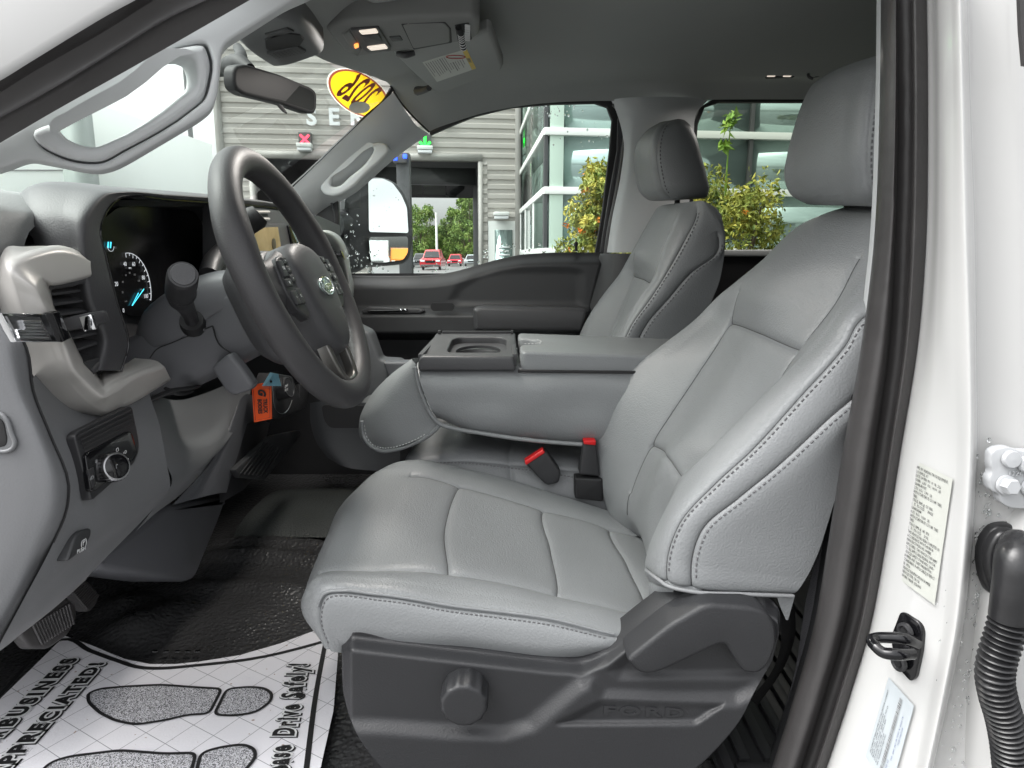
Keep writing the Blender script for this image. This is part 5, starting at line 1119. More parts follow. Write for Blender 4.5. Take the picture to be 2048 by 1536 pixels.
# switch bezel: dark wood-grain panel and light switch panel
def kx(py): return np.interp(py, [781, 869, 971, 1013], [-.497, -.484, -.474, -.476])+.004
sw1 = [(152, 872), (158, 862), (255, 812), (263, 814), (280, 880), (281, 900), (272, 925), (185, 1000), (180, 998)]
plate('switch_bezel', round_poly([PX(x, y, kx(y)) for x, y in sw1], .006), M['dark'], da, .01, .002, toward=(1, 0, 0))
for i in range(5): sweep('bezel_ridge', [PX(158+i*3, 872+i*8, kx(880)+.001), PX(262+i*2, 820+i*8, kx(840)+.001)], .0011, M['dark'], da, 6, smooth=False)
sw2 = [(172, 912), (178, 904), (256, 862), (264, 864), (276, 902), (270, 918), (188, 984), (182, 980)]
plate('switch_panel', round_poly([PX(x, y, kx(y)+.003) for x, y in sw2], .005), M['black'], da, .006, .0012, toward=(1, 0, 0))
hk = PX(222, 935, -.470); ax = Vector((.85, -.42, .25)).normalized()
lathe('headlight_knob', [(.0165, -.012), (.017, -.010), (.0168, .010), (.0158, .0122), (.0142, .0125)], hk, ax, M['steel'], da, 40)
lathe('headlight_knob_face', [(.0145, .0112), (.0135, .0118), (0, .0118)], hk, ax, M['black'], da, 32)
for k in range(24):
    a = k/24*6.283; u_ = Vector((0, 1, 0)); u_ = (u_-ax*u_.dot(ax)).normalized(); v_ = ax.cross(u_); c = Vector(hk)+u_*.0168*math.cos(a)+v_*.0168*math.sin(a)
    sweep('knob_flute', [np.array(c-ax*.009), np.array(c+ax*.010)], .0007, M['ink'], da, 4, smooth=False)
uY = np.array([0, 1, 0]); uZ = np.array([.1, 0, 1])
def swtxt(s_, px, py, sz, m='whitedim'): text('switch_legend', s_, PX(px, py, kx(py)+.0042), uY, uZ, sz, M[m], da, .0001)
swtxt('O', 235, 900, .0075, 'white'); swtxt('=D', 250, 905, .006, 'white'); swtxt('=O', 254, 921, .006, 'white'); swtxt('*', 193, 926, .010); swtxt('dD', 184, 956, .006); swtxt('A', 238, 938, .005); swtxt('D', 239, 926, .005)
text('switch_legend', 'D', np.array(Vector(hk)+ax*.0121), uY, uZ, .007, M['whitedim'], da, .0001)
plate('dimmer_slot', [PX(x, y, kx(y)+.0035) for x, y in [(177, 940), (188, 934), (193, 970), (186, 976)]], M['dark'], da, .003, .0008, toward=(1, 0, 0))
# parking brake switch
pb = [(134, 1125), (150, 1075), (160, 1062), (184, 1056), (184, 1070), (172, 1096), (146, 1118)]
plate('parking_brake_switch', round_poly([PX(x, y, -.484) for x, y in pb], .005), M['char'], da, .012, .003, toward=(1, 0, 0))
text('brake_legend', '(P)', PX(168, 1085, -.4825), uY, uZ, .010, M['white'], da, .0001); text('brake_legend', 'PUSH', PX(163, 1100, -.4825), PX(172, 1095, -.4825)-PX(152, 1105, -.4825), uZ, .0065, M['white'], da, .0001)
box('dash_core', (-.88, 1.44, 1.32), (.50, 1.36, .40), M['dark'], da, .03)
box('dash_core', (-.92, 1.44, 1.12), (.30, 1.3, .14), M['ink'], da, .03)
# centre stack: bezel, screen, slot, knob
plate('center_bezel', round_poly([PX(x, y, -.505) for x, y in [(440, 405), (560, 418), (575, 430), (590, 470), (596, 520), (596, 620), (440, 640)]], .01), M['char2'], da, .03, .004, toward=(1, 0, 0))
plate('screen_frame', round_poly([PX(x, y, -.4985) for x, y in [(505, 446), (572, 447), (580, 462), (588, 520), (588, 560), (505, 560)]], .008), M['char2'], da, .012, .003, toward=(1, 0, 0))
plate('screen', [PX(x, y, -.494) for x, y in [(508, 456), (556, 454), (565, 512), (508, 512)]], M['screen'], da, .003, toward=(1, 0, 0))
lathe('screen_icon', [(.012, 0), (.012, .0006), (.0105, .0007), (0, .0007)], PX(548, 488, -.4935), (1, 0, 0), mat('dark emblem', (.06, .05, .03), .4), da, 24)
for yy in (424, 438): sweep('slot_bar', [PX(512, yy, -.496), PX(538, yy, -.496)], .0028, M['silver'], da, 8, smooth=False)
plate('slot', [PX(x, y, -.4985) for x, y in [(510, 428), (535, 428), (538, 437), (512, 437)]], M['ink'], da, .004, toward=(1, 0, 0))
plate('button_strip', round_poly([PX(x, y, -.493) for x, y in [(578, 452), (584, 450), (600, 490), (606, 540), (590, 540), (586, 490)]], .004), M['black'], da, .01, .002, toward=(1, 0, 0))
lathe('volume_knob', [(.0085, 0), (.0085, .014), (.007, .016), (0, .016)], PX(589, 494, -.49), (1, 0, .2), M['chrome'], da, 20)
# passenger side of the dash
plate('passenger_fascia', [PX(x, y, -.515) for x, y in [(585, 420), (640, 432), (680, 450), (690, 600), (590, 660)]], M['char2'], da, .03, .004, toward=(1, 0, 0))
plate('passenger_shelf', [PX(x, y, -.505) for x, y in [(600, 500), (640, 505), (640, 512), (600, 508)]], M['steel'], da, .01, .002, toward=(1, 0, 0))
PT = [[(622, 474), (630, 462), (650, 468), (652, 484)], [(650, 466), (660, 462), (664, 476), (656, 486)], [(668, 474), (682, 476), (676, 490), (662, 490)], [(686, 500), (696, 506), (686, 512), (672, 508)], [(696, 540), (702, 545), (694, 548), (684, 545)], [(704, 575), (708, 578), (698, 582), (688, 575)], [(706, 590), (707, 592), (696, 588), (686, 580)]]
P_ = [[PX(*pp_, xx) for pp_, xx in zip(r_, (-.53, -.49, -.48, -.50))] for r_ in PT]
surf('passenger_vent_trim', P_, 6, 6, mat('light silver trim', (.55, .57, .55), .4, metal=.2), da)
plate('passenger_vent_cavity', [PX(x, y, -.51) for x, y in [(652, 482), (668, 486), (684, 512), (690, 545), (676, 560), (655, 520)]], M['ink'], da, .004, toward=(1, 0, 0))
for i in range(5): sweep('slat', [PX(656+i*2, 490+i*12, -.50), PX(674+i*3, 492+i*12, -.50)], .0025, M['dark'], da, 6, smooth=False)
lathe('vent_knob', [(.007, 0), (.007, .012), (0, .013)], PX(673, 508, -.495), (1, 0, 0), M['chrome'], da, 14); plate('chrome_strip', [PX(x, y, -.478) for x, y in [(682, 502), (691, 500), (698, 518), (690, 521)]], M['chrome'], da, .004, .001, toward=(1, 0, 0))
# lower centre: drive mode panel, storage tub, tunnel side
plate('mode_panel', round_poly([PX(x, y, -.50) for x, y in [(545, 745), (585, 752), (600, 790), (605, 820), (560, 838), (538, 838), (535, 790)]], .01), M['dark'], da, .03, .004, toward=(1, 0, 0))
sweep('panel_outline', spl([PX(x, y, -.497) for x, y in [(545, 770), (550, 815), (556, 824), (580, 812), (584, 800)]], 3), .0008, M['steel'], da, 5, n=2)
lathe('mode_knob', [(.024, -.02), (.023, .008), (.0205, .010), (0, .010)], PX(570, 776, -.487), (1, -.1, .25), M['dark'], da, 32)
lathe('mode_knob_ring', [(.0212, .0096), (.0212, .0108), (.0198, .0108), (.0198, .0096)], PX(570, 776, -.487), (1, -.1, .25), M['steel'], da, 32)
text('mode_legend', 'DRIVE', PX(573, 772, -.4755), uY, uZ, .0075, M['white'], da, .0001); text('mode_legend', 'MODE', PX(573, 780, -.4755), uY, uZ, .0075, M['white'], da, .0001)
plate('switch_row', [PX(x, y, -.505) for x, y in [(600, 770), (620, 762), (612, 815), (600, 822)]], M['dark'], da, .01, .002, toward=(1, 0, 0))
# hump-mounted storage tub (beyond the column)
TB = [[(620, 806), (640, 803), (720, 805), (800, 806)], [(622, 850), (645, 855), (720, 870), (800, 872)], [(636, 890), (660, 905), (720, 918), (800, 920)], [(655, 915), (680, 930), (730, 940), (800, 942)]]
surf('storage_tub', [[PY(*a, 1.52), PY(*b, 1.50), PY(*c, 1.50), PY(*e, 1.50)] for a, b, c, e in TB], 6, 6, mat('slate tub plastic', (.075, .078, .082), .55, grain=(800, .1, 'pebble')), da)
plate('tub_opening', round_poly([PY(x, y, 1.492) for x, y in [(643, 810), (735, 812), (735, 856), (660, 856), (648, 840)]], .01), M['ink'], da, .004)
plate('glove_box_side', round_poly([PY(x, y, 1.75) for x, y in [(690, 640), (740, 665), (760, 720), (800, 722), (840, 790), (700, 800), (650, 760)]], .01), mat('slate glove box', (.10, .105, .11), .5), da, .06, .008)
plate('glove_box_top', round_poly([PY(x, y, 1.70) for x, y in [(765, 724), (830, 724), (850, 790), (790, 790)]], .008), M['dashdark'], da, .04, .006)
# under-dash panels
UP = [[(448, 885), (480, 800), (520, 800)], [(400, 950), (450, 905), (500, 880)], [(345, 1010), (420, 990), (462, 985)]]
surf('under_dash_panel', [[PX(*a, -.56), PX(*b, -.55), PX(*c, -.57)] for a, b, c in UP], 8, 8, M['dashdark'], da)
UP = [[(470, 860), (500, 845), (540, 845)], [(440, 950), (470, 930), (520, 920)], [(440, 1006), (470, 990), (500, 965)]]
surf('under_dash_side', [[PX(*a, -.565), PX(*b, -.56), PX(*c, -.60)] for a, b, c in UP], 8, 8, M['dark'], da)
plate('lower_vent', round_poly([PX(x, y, -.545) for x, y in [(545, 872), (600, 860), (604, 868), (530, 960), (480, 955), (470, 940)]], .006), M['char'], da, .012, .002, toward=(1, 0, .3))
for i in range(7): sweep('lower_vent_slat', [PX(528+i*6, 885+i*2, -.541), PX(480+i*8, 948+i*1, -.541)], .0016, M['ink'], da, 5, smooth=False)
plate('column_cover', round_poly([PX(x, y, -.60) for x, y in [(340, 1008), (455, 996), (440, 1040), (392, 1158), (375, 1164), (205, 1140), (196, 1120)]], .01), M['dashdark'], da, .10, .012, toward=(1, -.4, 0))

# ================================================================ STEERING COLUMN
WC = w(-.322, 1.05, 1.46); UPV = w(-.382, 0, .924); NV = w(.924, 0, .382)
sc = thing('steering_column', 'grey steering column shroud with stalks behind the steering wheel', 'steering column', tuple(WC-NV*.15))
def sec(s, a, bu, bl, rr=.6):
    c = WC-NV*s; pts = []
    for th in np.linspace(0, 2*math.pi, 20, endpoint=False):
        cx, cy = math.cos(th), math.sin(th); e = .55
        pts.append(c+w(0, 1, 0)*a*math.copysign(abs(cx)**e, cx)+UPV*(bu if cy > 0 else bl)*math.copysign(abs(cy)**e, cy))
    return pts
M['shroud'] = mat('slate column plastic', (.105, .107, .115), .5, grain=(800, .1, 'pebble'))
surf('lower_shroud', [sec(.075, .060, .03, .075), sec(.12, .062, .03, .080), sec(.19, .066, .02, .085), sec(.24, .066, .02, .085), sec(.30, .06, .02, .07)], 5, 3, M['shroud'], sc, closedc=True, cap0=True, cap1=True)
surf('upper_shroud', [sec(.07, .055, .05, -.0), sec(.11, .062, .06, -.0), sec(.17, .072, .060, .02), sec(.22, .068, .045, .02), sec(.25, .05, .02, .02)], 5, 3, M['shroud'], sc, closedc=True, cap0=True, cap1=True)
surf('wheel_cover', [sec(.018, .085, .055, .105), sec(.035, .092, .062, .112), sec(.065, .088, .060, .108), sec(.085, .070, .05, .09)], 5, 3, M['hub'], sc, closedc=True, cap0=True, cap1=True)
plate('tilt_panel', round_poly([PY(x, y, .972) for x, y in [(420, 736), (458, 705), (480, 730), (507, 770), (500, 781), (468, 792), (452, 785)]], .008), M['shroud'], sc, .02, .006)
for ln in ([(300, 716), (312, 700), (345, 685), (400, 662), (425, 652)], [(364, 678), (354, 630)], [(425, 652), (440, 690), (462, 706)]):
    sweep('shroud_joint', [PY(x, y, .9835) for x, y in ln], .0011, M['ink'], sc, 5)
# turn signal stalk
plate('stalk_gate', round_poly([PY(x, y, .982) for x, y in [(352, 628), (380, 614), (396, 646), (414, 660), (364, 678)]], .006), M['shroud'], sc, .012, .003)
sweep('stalk_boot', [PY(388, 648, .99), PY(383, 640, .975)], [.020, .016], M['ink'], sc, 16)
sweep('turn_stalk', [PY(385, 648, .985), PY(380, 630, .965), PY(371, 612, .94), PY(362, 597, .915)], [.010, .0105, .013, .0165], M['dark'], sc, 18, flat=(1, .9))
sweep('turn_stalk_grip', [PY(362, 600, .917), PY(361, 585, .90), PY(364, 565, .872), PY(366, 552, .852), PY(366.5, 549, .848)], [.0155, .0185, .0188, .0182, .0168], M['dark'], sc, 28)
e0 = PY(362, 585, .90); e1 = PY(366.5, 549, .848); dv = e1-e0; dv /= np.linalg.norm(dv)
lathe('stalk_end_cap', [(.0145, 0), (.0138, .0012), (0, .0014)], e1+dv*.0002, dv, M['char2'], sc, 28)
sweep('stalk_ring', [e0+dv*.001, e0+dv*.002], .0192, M['ink'], sc, 28, smooth=False)
# gear selector on the far side
sweep('gear_lever', [PY(418, 552, 1.12), PY(424, 530, 1.15), PY(440, 508, 1.19), PY(470, 480, 1.22)], [.016, .017, .016, .014], M['dark'], sc, 14)
sweep('gear_knob', [PY(462, 482, 1.22), PY(492, 452, 1.235), PY(512, 435, 1.24), PY(520, 428, 1.242)], [.014, .019, .022, .018], M['ink'], sc, 18, flat=(1, .8))
# tilt lever
sweep('tilt_lever', [PX(300, 800, -.51), PX(345, 782, -.49), PX(372, 778, -.48), PX(398, 772, -.475)], [.006, .008, .008, .004], M['ink'], sc, 10, flat=(.5, 1))
sweep('tilt_lever', [PX(330, 776, -.50), PX(352, 786, -.485), PX(385, 782, -.478)], [.004, .006, .003], M['ink'], sc, 10, flat=(.5, 1))

# ================================================================ STEERING WHEEL
sw = thing('steering_wheel', 'charcoal steering wheel with three spokes, switch pods and oval emblem', 'steering wheel', tuple(WC))
EY = w(0, 1, 0)
def wp3(a, b, n=0): return WC+EY*a+UPV*b+NV*n
RM, rm = .1865, .0208
D = []
for i in range(96):
    th = i/96*2*math.pi; r_ = []
    cdir = EY*math.cos(th)+UPV*math.sin(th)
    bump = 1+.10*sum(math.exp(-((((th-t0+math.pi) % (2*math.pi))-math.pi)/.22)**2) for t0 in (math.radians(20), math.radians(160)))
    for j in range(20):
        ph = j/20*2*math.pi
        rr_ = rm*bump*(1+.05*math.cos(2*ph))
        scal = .0010*math.cos(th*26) if (math.cos(ph) < -.2 and math.sin(ph) < .3) and abs(math.sin(th)) > .3 else 0
        r_.append(WC+cdir*(RM+(rr_+scal)*math.cos(ph))+NV*rr_*1.05*math.sin(ph))
    D.append(r_)
D = np.array(D); D = np.concatenate([D, D[:1]], 0)
put('rim', grid_mesh(D, True), M['wheel'], sw)
# airbag cover (heart-like shield)
HB = -.020
hub_o = [(-.060, .058), (-.03, .070), (.0, .073), (.03, .070), (.060, .058), (.078, .035), (.082, .0), (.074, -.04), (.055, -.085), (.03, -.108), (0, -.114), (-.03, -.108), (-.055, -.085), (-.074, -.04), (-.082, 0), (-.078, .035)]
ho2 = spl([w(a, b, 0) for a, b in hub_o], 4, True)
rings = []
for sc_f, n_ in ((1.02, -.02), (1.02, .0), (1.0, .012), (.97, .020), (.90, .0255), (.75, .029), (.5, .031), (.25, .032), (.02, .032)):
    rings.append([wp3(p[0]*sc_f, p[1]*sc_f*.95-(1-sc_f)*.01+HB*.75, n_) for p in ho2])
put('airbag_cover', grid_mesh(np.array(rings), True, False, True), M['hub'], sw)
# spokes
for sx in (-1, 1):
    P_ = []
    for a, bt, bb, n0 in ((.06, .045, -.05, .006), (.10, .035, -.045, .010), (.14, .028, -.030, .008), (.176, .030, -.022, .006)):
        P_.append([wp3(sx*a, bt, n0-.014), wp3(sx*a, bt+.002, n0-.004), wp3(sx*a, bt-.006, n0+.004), wp3(sx*a, (bt+bb)/2, n0+.006), wp3(sx*a, bb+.006, n0+.004), wp3(sx*a, bb-.002, n0-.004), wp3(sx*a, bb, n0-.014)])
    surf('spoke', P_, 5, 4, M['wheel'], sw)
    pod = [(sx*.084, .036), (sx*.118, .030), (sx*.132, .018), (sx*.138, -.02), (sx*.128, -.045), (sx*.100, -.062), (sx*.084, -.052)]
    plate('switch_pod', round_poly([wp3(a, b, .0185) for a, b in pod], .008), M['black'] if 0 else M['dark'], sw, .012, .003, toward=NV)
    for (a0, a1, b1, b0) in ((.088, .106, .030, .020), (.108, .126, .026, .002), (.088, .106, .017, .007), (.088, .106, .004, -.006), (.108, .130, -.001, -.012), (.090, .108, -.016, -.038), (.110, .128, -.018, -.038)):
        plate('switch_button', round_poly([wp3(sx*a0, b1, .0215), wp3(sx*a1, b1, .0215), wp3(sx*a1, b0, .0215), wp3(sx*a0, b0, .0215)], .002), M['dark'], sw, .004, .001, toward=NV)
    for s_, a, b in (('^', .097, .024), ('OK', .117, .014), ('<', .097, .012), ('v', .097, -.001), ('M', .12, -.007), ('K', .099, -.027), ('>', .119, -.028)):
        text('button_legend', s_, wp3(sx*a, b, .0217), EY, UPV, .0065, M['white'], sw, .0001)
# lower spoke: open trim loop
lo = [(-.050, -.104), (.050, -.104), (.046, -.150), (.030, -.172), (0, -.176), (-.030, -.172), (-.046, -.150)]
li = [(-.034, -.110), (.034, -.110), (.032, -.146), (.020, -.160), (0, -.163), (-.020, -.160), (-.032, -.146)]
M['spoketrim'] = mat('satin graphite spoke trim', (.16, .155, .145), .3, metal=.7)
plate('lower_spoke_trim', spl([wp3(a, b, .012) for a, b in lo], 3, True), M['spoketrim'], sw, .018, .004, [spl([wp3(a, b, .012) for a, b in li], 3, True)], toward=NV)
plate('lower_spoke_well', spl([wp3(a, b, -.012) for a, b in li], 3, True), M['wheel'], sw, .006, toward=NV)
plate('lower_spoke_insert', spl([wp3(a*.8, b*.99-.002, -.001) for a, b in li], 3, True), M['hub'], sw, .012, .004, toward=NV)
# emblem oval + print
em = [wp3(.031*math.cos(a), .0142*math.sin(a)-.022, .034) for a in np.linspace(0, 2*math.pi, 40, endpoint=False)]
plate('emblem', em, mat('silver green emblem', (.32, .40, .37), .25, metal=.5, var=.3, vscale=260), sw, .004, .001, toward=NV)
em2 = [wp3(.031*math.cos(a), .0142*math.sin(a)-.022, .0345) for a in np.linspace(0, 2*math.pi, 40)]
sweep('emblem_ring', em2, .0010, M['chrome'], sw, 6, n=1)
text('emblem_script', 'Ford', wp3(0, -.022, .0352), EY, UPV, .022, M['chrome'], sw, .0006, shear=.35)
text('airbag_print', 'AIRBAG', wp3(.030, -.060, .0310), EY, UPV, .0075, M['inkgrey'], sw, .0001); text('airbag_print', 'Y', wp3(.030, -.078, .0300), EY, UPV, .009, M['inkgrey'], sw, .0001)

# ================================================================ PEDALS
br = thing('brake_pedal', 'black ribbed brake pedal pad at the lower left', 'pedal', tuple(PZ(110, 1290, .8)))
def pdl(t, pts, Xp, n_, nm):
    plate('pedal_pad', round_poly([PX(x, y, Xp) for x, y in pts], .008), M['rubber'], t, .016, .005, toward=(.8, 0, .6))
    a, b, c, e = [np.array(p) for p in nm]
    for i in range(n_):
        f = (i+.5)/n_; p0 = a+(b-a)*f; p1 = c+(e-c)*f
        sweep('pad_rib', [PX(*p0, Xp+.001), PX(*p1, Xp+.001)], .0022, M['rubber'], t, 6, smooth=False)
pdl(br, [(40, 1268), (60, 1240), (125, 1192), (152, 1205), (156, 1232), (140, 1268), (100, 1298), (64, 1298)], -.66, 13, [(62, 1250), (140, 1205), (82, 1290), (150, 1246)])
sweep('pedal_arm', [PX(100, 1240, -.67), PX(120, 1160, -.72), PX(150, 1050, -.80)], .012, M['ink'], br, 8)
ac = thing('accelerator_pedal', 'black ribbed accelerator pedal above the brake pedal pad', 'pedal', tuple(PZ(170, 1230, .8)))
pdl(ac, [(130, 1185), (150, 1158), (176, 1160), (198, 1184), (198, 1204), (182, 1224), (172, 1222), (150, 1190)], -.68, 12, [(140, 1178), (174, 1218), (158, 1160), (198, 1192)])
sweep('pedal_arm', [PX(165, 1190, -.69), PX(190, 1120, -.74), PX(210, 1040, -.80)], .010, M['ink'], ac, 8)

# ================================================================ KEY TAGS
ot = thing('orange_key_tag', 'orange fabric key tag lettered truck bodies hanging below the column', 'key tag', tuple(PY(525, 800, 1.1)))
tg = [(503, 770), (542, 764), (543, 838), (508, 845)]
plate('tag_fabric', [PY(x, y, 1.10) for x, y in tg], M['orange'], ot, .003, .0008)
dn = PY(533, 835, 1.10)-PY(531, 800, 1.10); rt = PY(540, 800, 1.1)-PY(510, 802, 1.1)
text('tag_print', 'TRUCK', PY(530.5, 812, 1.0975), dn, rt, .0090, M['ink'], ot, .0002, bold=.0003, sx=.82); text('tag_print', 'BODIES', PY(519.5, 813, 1.0975), dn, rt, .0090, M['ink'], ot, .0002, bold=.0003, sx=.82)
text('tag_print', 'G', PY(523, 784, 1.0975), dn, rt, .0165, M['ink'], ot, .0002, shear=.3, bold=.0009, sx=.9)
sweep('tag_stitching', [PY(x, y, 1.0985) for x, y in [(506, 774), (511, 841), (540, 835), (539, 768)]], .0005, M['inkred'], ot, 4, smooth=False)
bt = thing('blue_key_label', 'pale blue key label in a clear sleeve above the orange tag', 'key tag', tuple(PY(545, 765, 1.09)))
plate('label_card', [PY(x, y, 1.092) for x, y in [(524, 772), (540, 745), (556, 748), (562, 772)]], M['blue'], bt, .0015)
plate('label_sleeve', [PY(x, y, 1.089) for x, y in [(524, 778), (552, 742), (558, 744), (564, 774), (540, 778)]], M['clear'], bt, .001)
lathe('label_hole', [(.0022, 0), (0, .0002)], PY(542, 763, 1.0915), (0, -1, 0), M['ink'], bt, 12)
0 and text('label_print', 'WATER', PY(548, 752, 1.0915), PY(558, 749, 1.09)-PY(540, 756, 1.09), (0, 0, 1), .007, M['inkblue'], bt, .0001)
# ================================================================ OVERHEAD
oc = thing('overhead_console', 'grey overhead console with lit map lamps and storage lid on the headliner', 'overhead console', tuple(PZ(800, 75, 1.92)))
ZC = 1.915
M['ohc'] = mat('grey overhead plastic', (.20, .202, .198), .6, grain=(900, .08, 'pebble'))
oo = [(648, 57), (689, 45), (820, 38), (950, 33), (960, 43), (960, 72), (942, 82), (880, 92), (824, 100), (760, 108), (716, 114), (700, 109), (684, 100), (664, 76)]
plate('console_body', round_poly([PZ(x, y, ZC) for x, y in oo], .015), M['ohc'], oc, .05, .010, toward=(0, 0, -1), res=4)
def opl(name, pts, z, m, th=.004, bv=.001, r=.004): return plate(name, round_poly([PZ(x, y, z) for x, y in pts], r), m, oc, th, bv, toward=(0, 0, -1))
opl('lamp_bezel', [(700, 60), (757, 56), (782, 96), (782, 102), (735, 106), (726, 100)], ZC-.004, M['char2'], .01, .002)
opl('lamp_switch_side', [(684, 70), (698, 60), (724, 100), (716, 113), (700, 100)], ZC-.003, M['ohc'], .01, .003)
opl('map_lamp', [(717, 63), (752, 59), (757, 67), (724, 70)], ZC-.006, M['lamp']); opl('map_lamp', [(733, 95), (770, 90), (776, 98), (742, 102)], ZC-.006, M['lamp'])
def lamp_light(name, p, power, parent, spread=2.2):
    ld = bpy.data.lights.new(name, 'AREA'); ld.energy = power; ld.color = (1, .95, .89); ld.size = .11; ld.spread = spread
    lo_ = bpy.data.objects.new(name, ld); COL.objects.link(lo_); lo_.parent = parent; lo_.location = Vector(p)-Vector(parent.location); return lo_
for xy in ((737, 66), (757, 97)): lamp_light('map_lamp_light', PZ(*xy, ZC-.012), .95, oc, 2.8)
opl('lamp_switch', [(720, 72), (757, 69), (766, 84), (730, 87)], ZC-.007, M['dark'], .006, .002)
opl('hazard_indicator', [(708, 92), (716, 90), (718, 95), (710, 98)], ZC-.0065, M['amber'])
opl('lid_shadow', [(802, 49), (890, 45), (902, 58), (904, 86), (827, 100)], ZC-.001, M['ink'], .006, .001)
opl('storage_lid', [(805, 50), (888, 46.5), (899, 58), (900, 85), (827, 98)], ZC-.002, M['ohc'], .008, .002, .01)
opl('microphone', [(778, 75), (800, 73), (806, 82), (784, 84)], ZC-.002, M['char'], .004, .001)
opl('cord_recess', [(909, 51), (938, 46), (944, 80), (916, 84)], ZC-.001, M['ink'], .004, .001)
for i in range(7): box('cord_stripe', PZ(935, 52+i*4.6, ZC-.004), (.010, .0045, .004), M['white'], oc, .001, Matrix.Rotation(.4, 3, 'Z'))
cp_ = [PZ(917, 55, ZC-.006), PZ(922, 68, ZC-.012), PZ(924, 80, ZC-.018), PZ(927, 96, ZC-.026)]
sweep('cord', cp_, .006, M['ink'], oc, 10)
cpd = spl(cp_, 6)
for i in range(6, len(cpd), 2): sweep('cord_band', [cpd[i], cpd[i]+(cpd[min(i+1, len(cpd)-1)]-cpd[i-1])*.28], .0066, M['white'], oc, 10, smooth=False)
# sensor housing behind the mirror
sh_ = thing('sensor_housing', 'dark grey sensor housing at the top of the windshield above the mirror', 'sensor housing', tuple(PZ(555, 85, 1.86)))
M['shm'] = mat('slate housing plastic', (.12, .122, .125), .55, grain=(900, .1, 'pebble'))
so_ = [(464, 74), (500, 48), (546, 26), (602, 46), (626, 74), (652, 110), (620, 122), (582, 134), (543, 137), (508, 115), (484, 96)]
plate('housing_shell', round_poly([PZ(x, y, 1.872) for x, y in so_], .02), M['shm'], sh_, .07, .016, toward=(0, 0, -1), res=4)
el = [(563+48*math.cos(a)*1.0, 84+20*math.sin(a)-8*math.cos(a)) for a in np.linspace(0, 2*math.pi, 30, endpoint=False)]
plate('sensor_lens', [PZ(x, y, 1.869) for x, y in [(530, 82), (545, 72), (575, 68), (600, 72), (608, 80), (600, 92), (570, 98), (540, 102), (532, 98)]], M['ink'], sh_, .004, .001, toward=(0, 0, -1))
plate('upper_slot', [PZ(x, y, 1.869) for x, y in [(530, 70), (575, 58), (588, 64), (540, 78)]], M['dark'], sh_, .004, .001, toward=(0, 0, -1))
plate('speaker_grille', [PZ(x, y, 1.868) for x, y in [(534, 108), (595, 94), (612, 104), (606, 110), (556, 118)]], M['char2'], sh_, .004, .001, toward=(0, 0, -1))
for i in range(9):
    for j in range(4): lathe('grille_hole', [(.0016, 0), (0, .0002)], PZ(541+i*7.2+j*3.5, 109-i*1.5+j*2.6, 1.8635), (0, 0, -1), M['ink'], sh_, 6)
# rear view mirror
rv = thing('rear_view_mirror', 'black framed rear view mirror hanging at the windshield', 'rear view mirror', tuple(PY(553, 177, 1.44)))
def mY(x): return 1.32+(x-470)*.00144
mo = [(471, 140), (476, 131), (492, 128), (560, 150), (624, 175), (634, 182), (637, 196), (636, 220), (630, 228), (618, 227), (560, 208), (488, 190), (473, 178), (470, 160)]
plate('mirror_shell', round_poly([PY(x, y, mY(x)) for x, y in mo], .008), M['ink'], rv, .024, .007, res=4)
mi = [(483, 142), (490, 136), (560, 157), (620, 180), (630, 188), (630, 216), (624, 221), (560, 202), (494, 184), (482, 176)]
plate('mirror_glass', round_poly([PY(x, y, mY(x)-.0015) for x, y in mi], .008), M['darkmirror'], rv, .003)
sweep('dimming_tab', [PY(560, 212, 1.43), PY(568, 222, 1.42), PY(572, 226, 1.41)], [.006, .005, .003], M['ink'], rv, 8, flat=(.5, 1))
sweep('mirror_stem', [PY(500, 140, 1.40), PY(480, 128, 1.42), PY(462, 128, 1.46), PY(440, 140, 1.52)], [.012, .018, .016, .014], M['ink'], rv, 12)
sweep('mirror_stem', [PY(478, 128, 1.42), PY(482, 112, 1.46), PY(476, 96, 1.52)], [.016, .012, .010], M['ink'], rv, 12)
# sun visor
vz = thing('sun_visor', 'grey passenger sun visor folded up with a white and yellow warning label', 'sun visor', tuple(PZ(900, 130, 1.93)))
ZV = 1.925
vo = [(786, 108), (800, 103), (940, 78), (975, 62), (982, 66), (1007, 133), (1003, 142), (950, 163), (900, 182), (880, 185), (866, 182), (832, 152), (806, 128)]
plate('visor_body', round_poly([PZ(x, y, ZV) for x, y in vo], .012), M['head'], vz, .022, .009, toward=(0, 0, -1), res=4)
sweep('visor_clip', [PZ(796, 108, ZV-.004), PZ(812, 110, ZV-.01), PZ(828, 106, ZV-.004)], [.006, .007, .006], M['char2'], vz, 8)
sweep('visor_pivot', [PZ(858, 176, ZV), PZ(848, 180, ZV+.004), PZ(835, 182, ZV+.01)], [.008, .009, .012], M['char2'], vz, 8)
lq = [PZ(845, 125, ZV-.0006), PZ(924, 101, ZV-.0006), PZ(944, 140, ZV-.0006), PZ(874, 164, ZV-.0006)]
plate('warning_label', lq, M['label'], vz, .0008, toward=(0, 0, -1)); yq = [PZ(924.3, 101, ZV-.0006), PZ(933, 98, ZV-.0006), PZ(952, 137, ZV-.0006), PZ(944.5, 140, ZV-.0006)]
plate('warning_stripe', yq, mat('amber yellow stripe', (.60, .42, .03), .5), vz, .0008, toward=(0, 0, -1))
rng = np.random.RandomState(2)
def lquad(a, b): return lq[0]*(1-a)*(1-b)+lq[1]*a*(1-b)+lq[2]*a*b+lq[3]*(1-a)*b
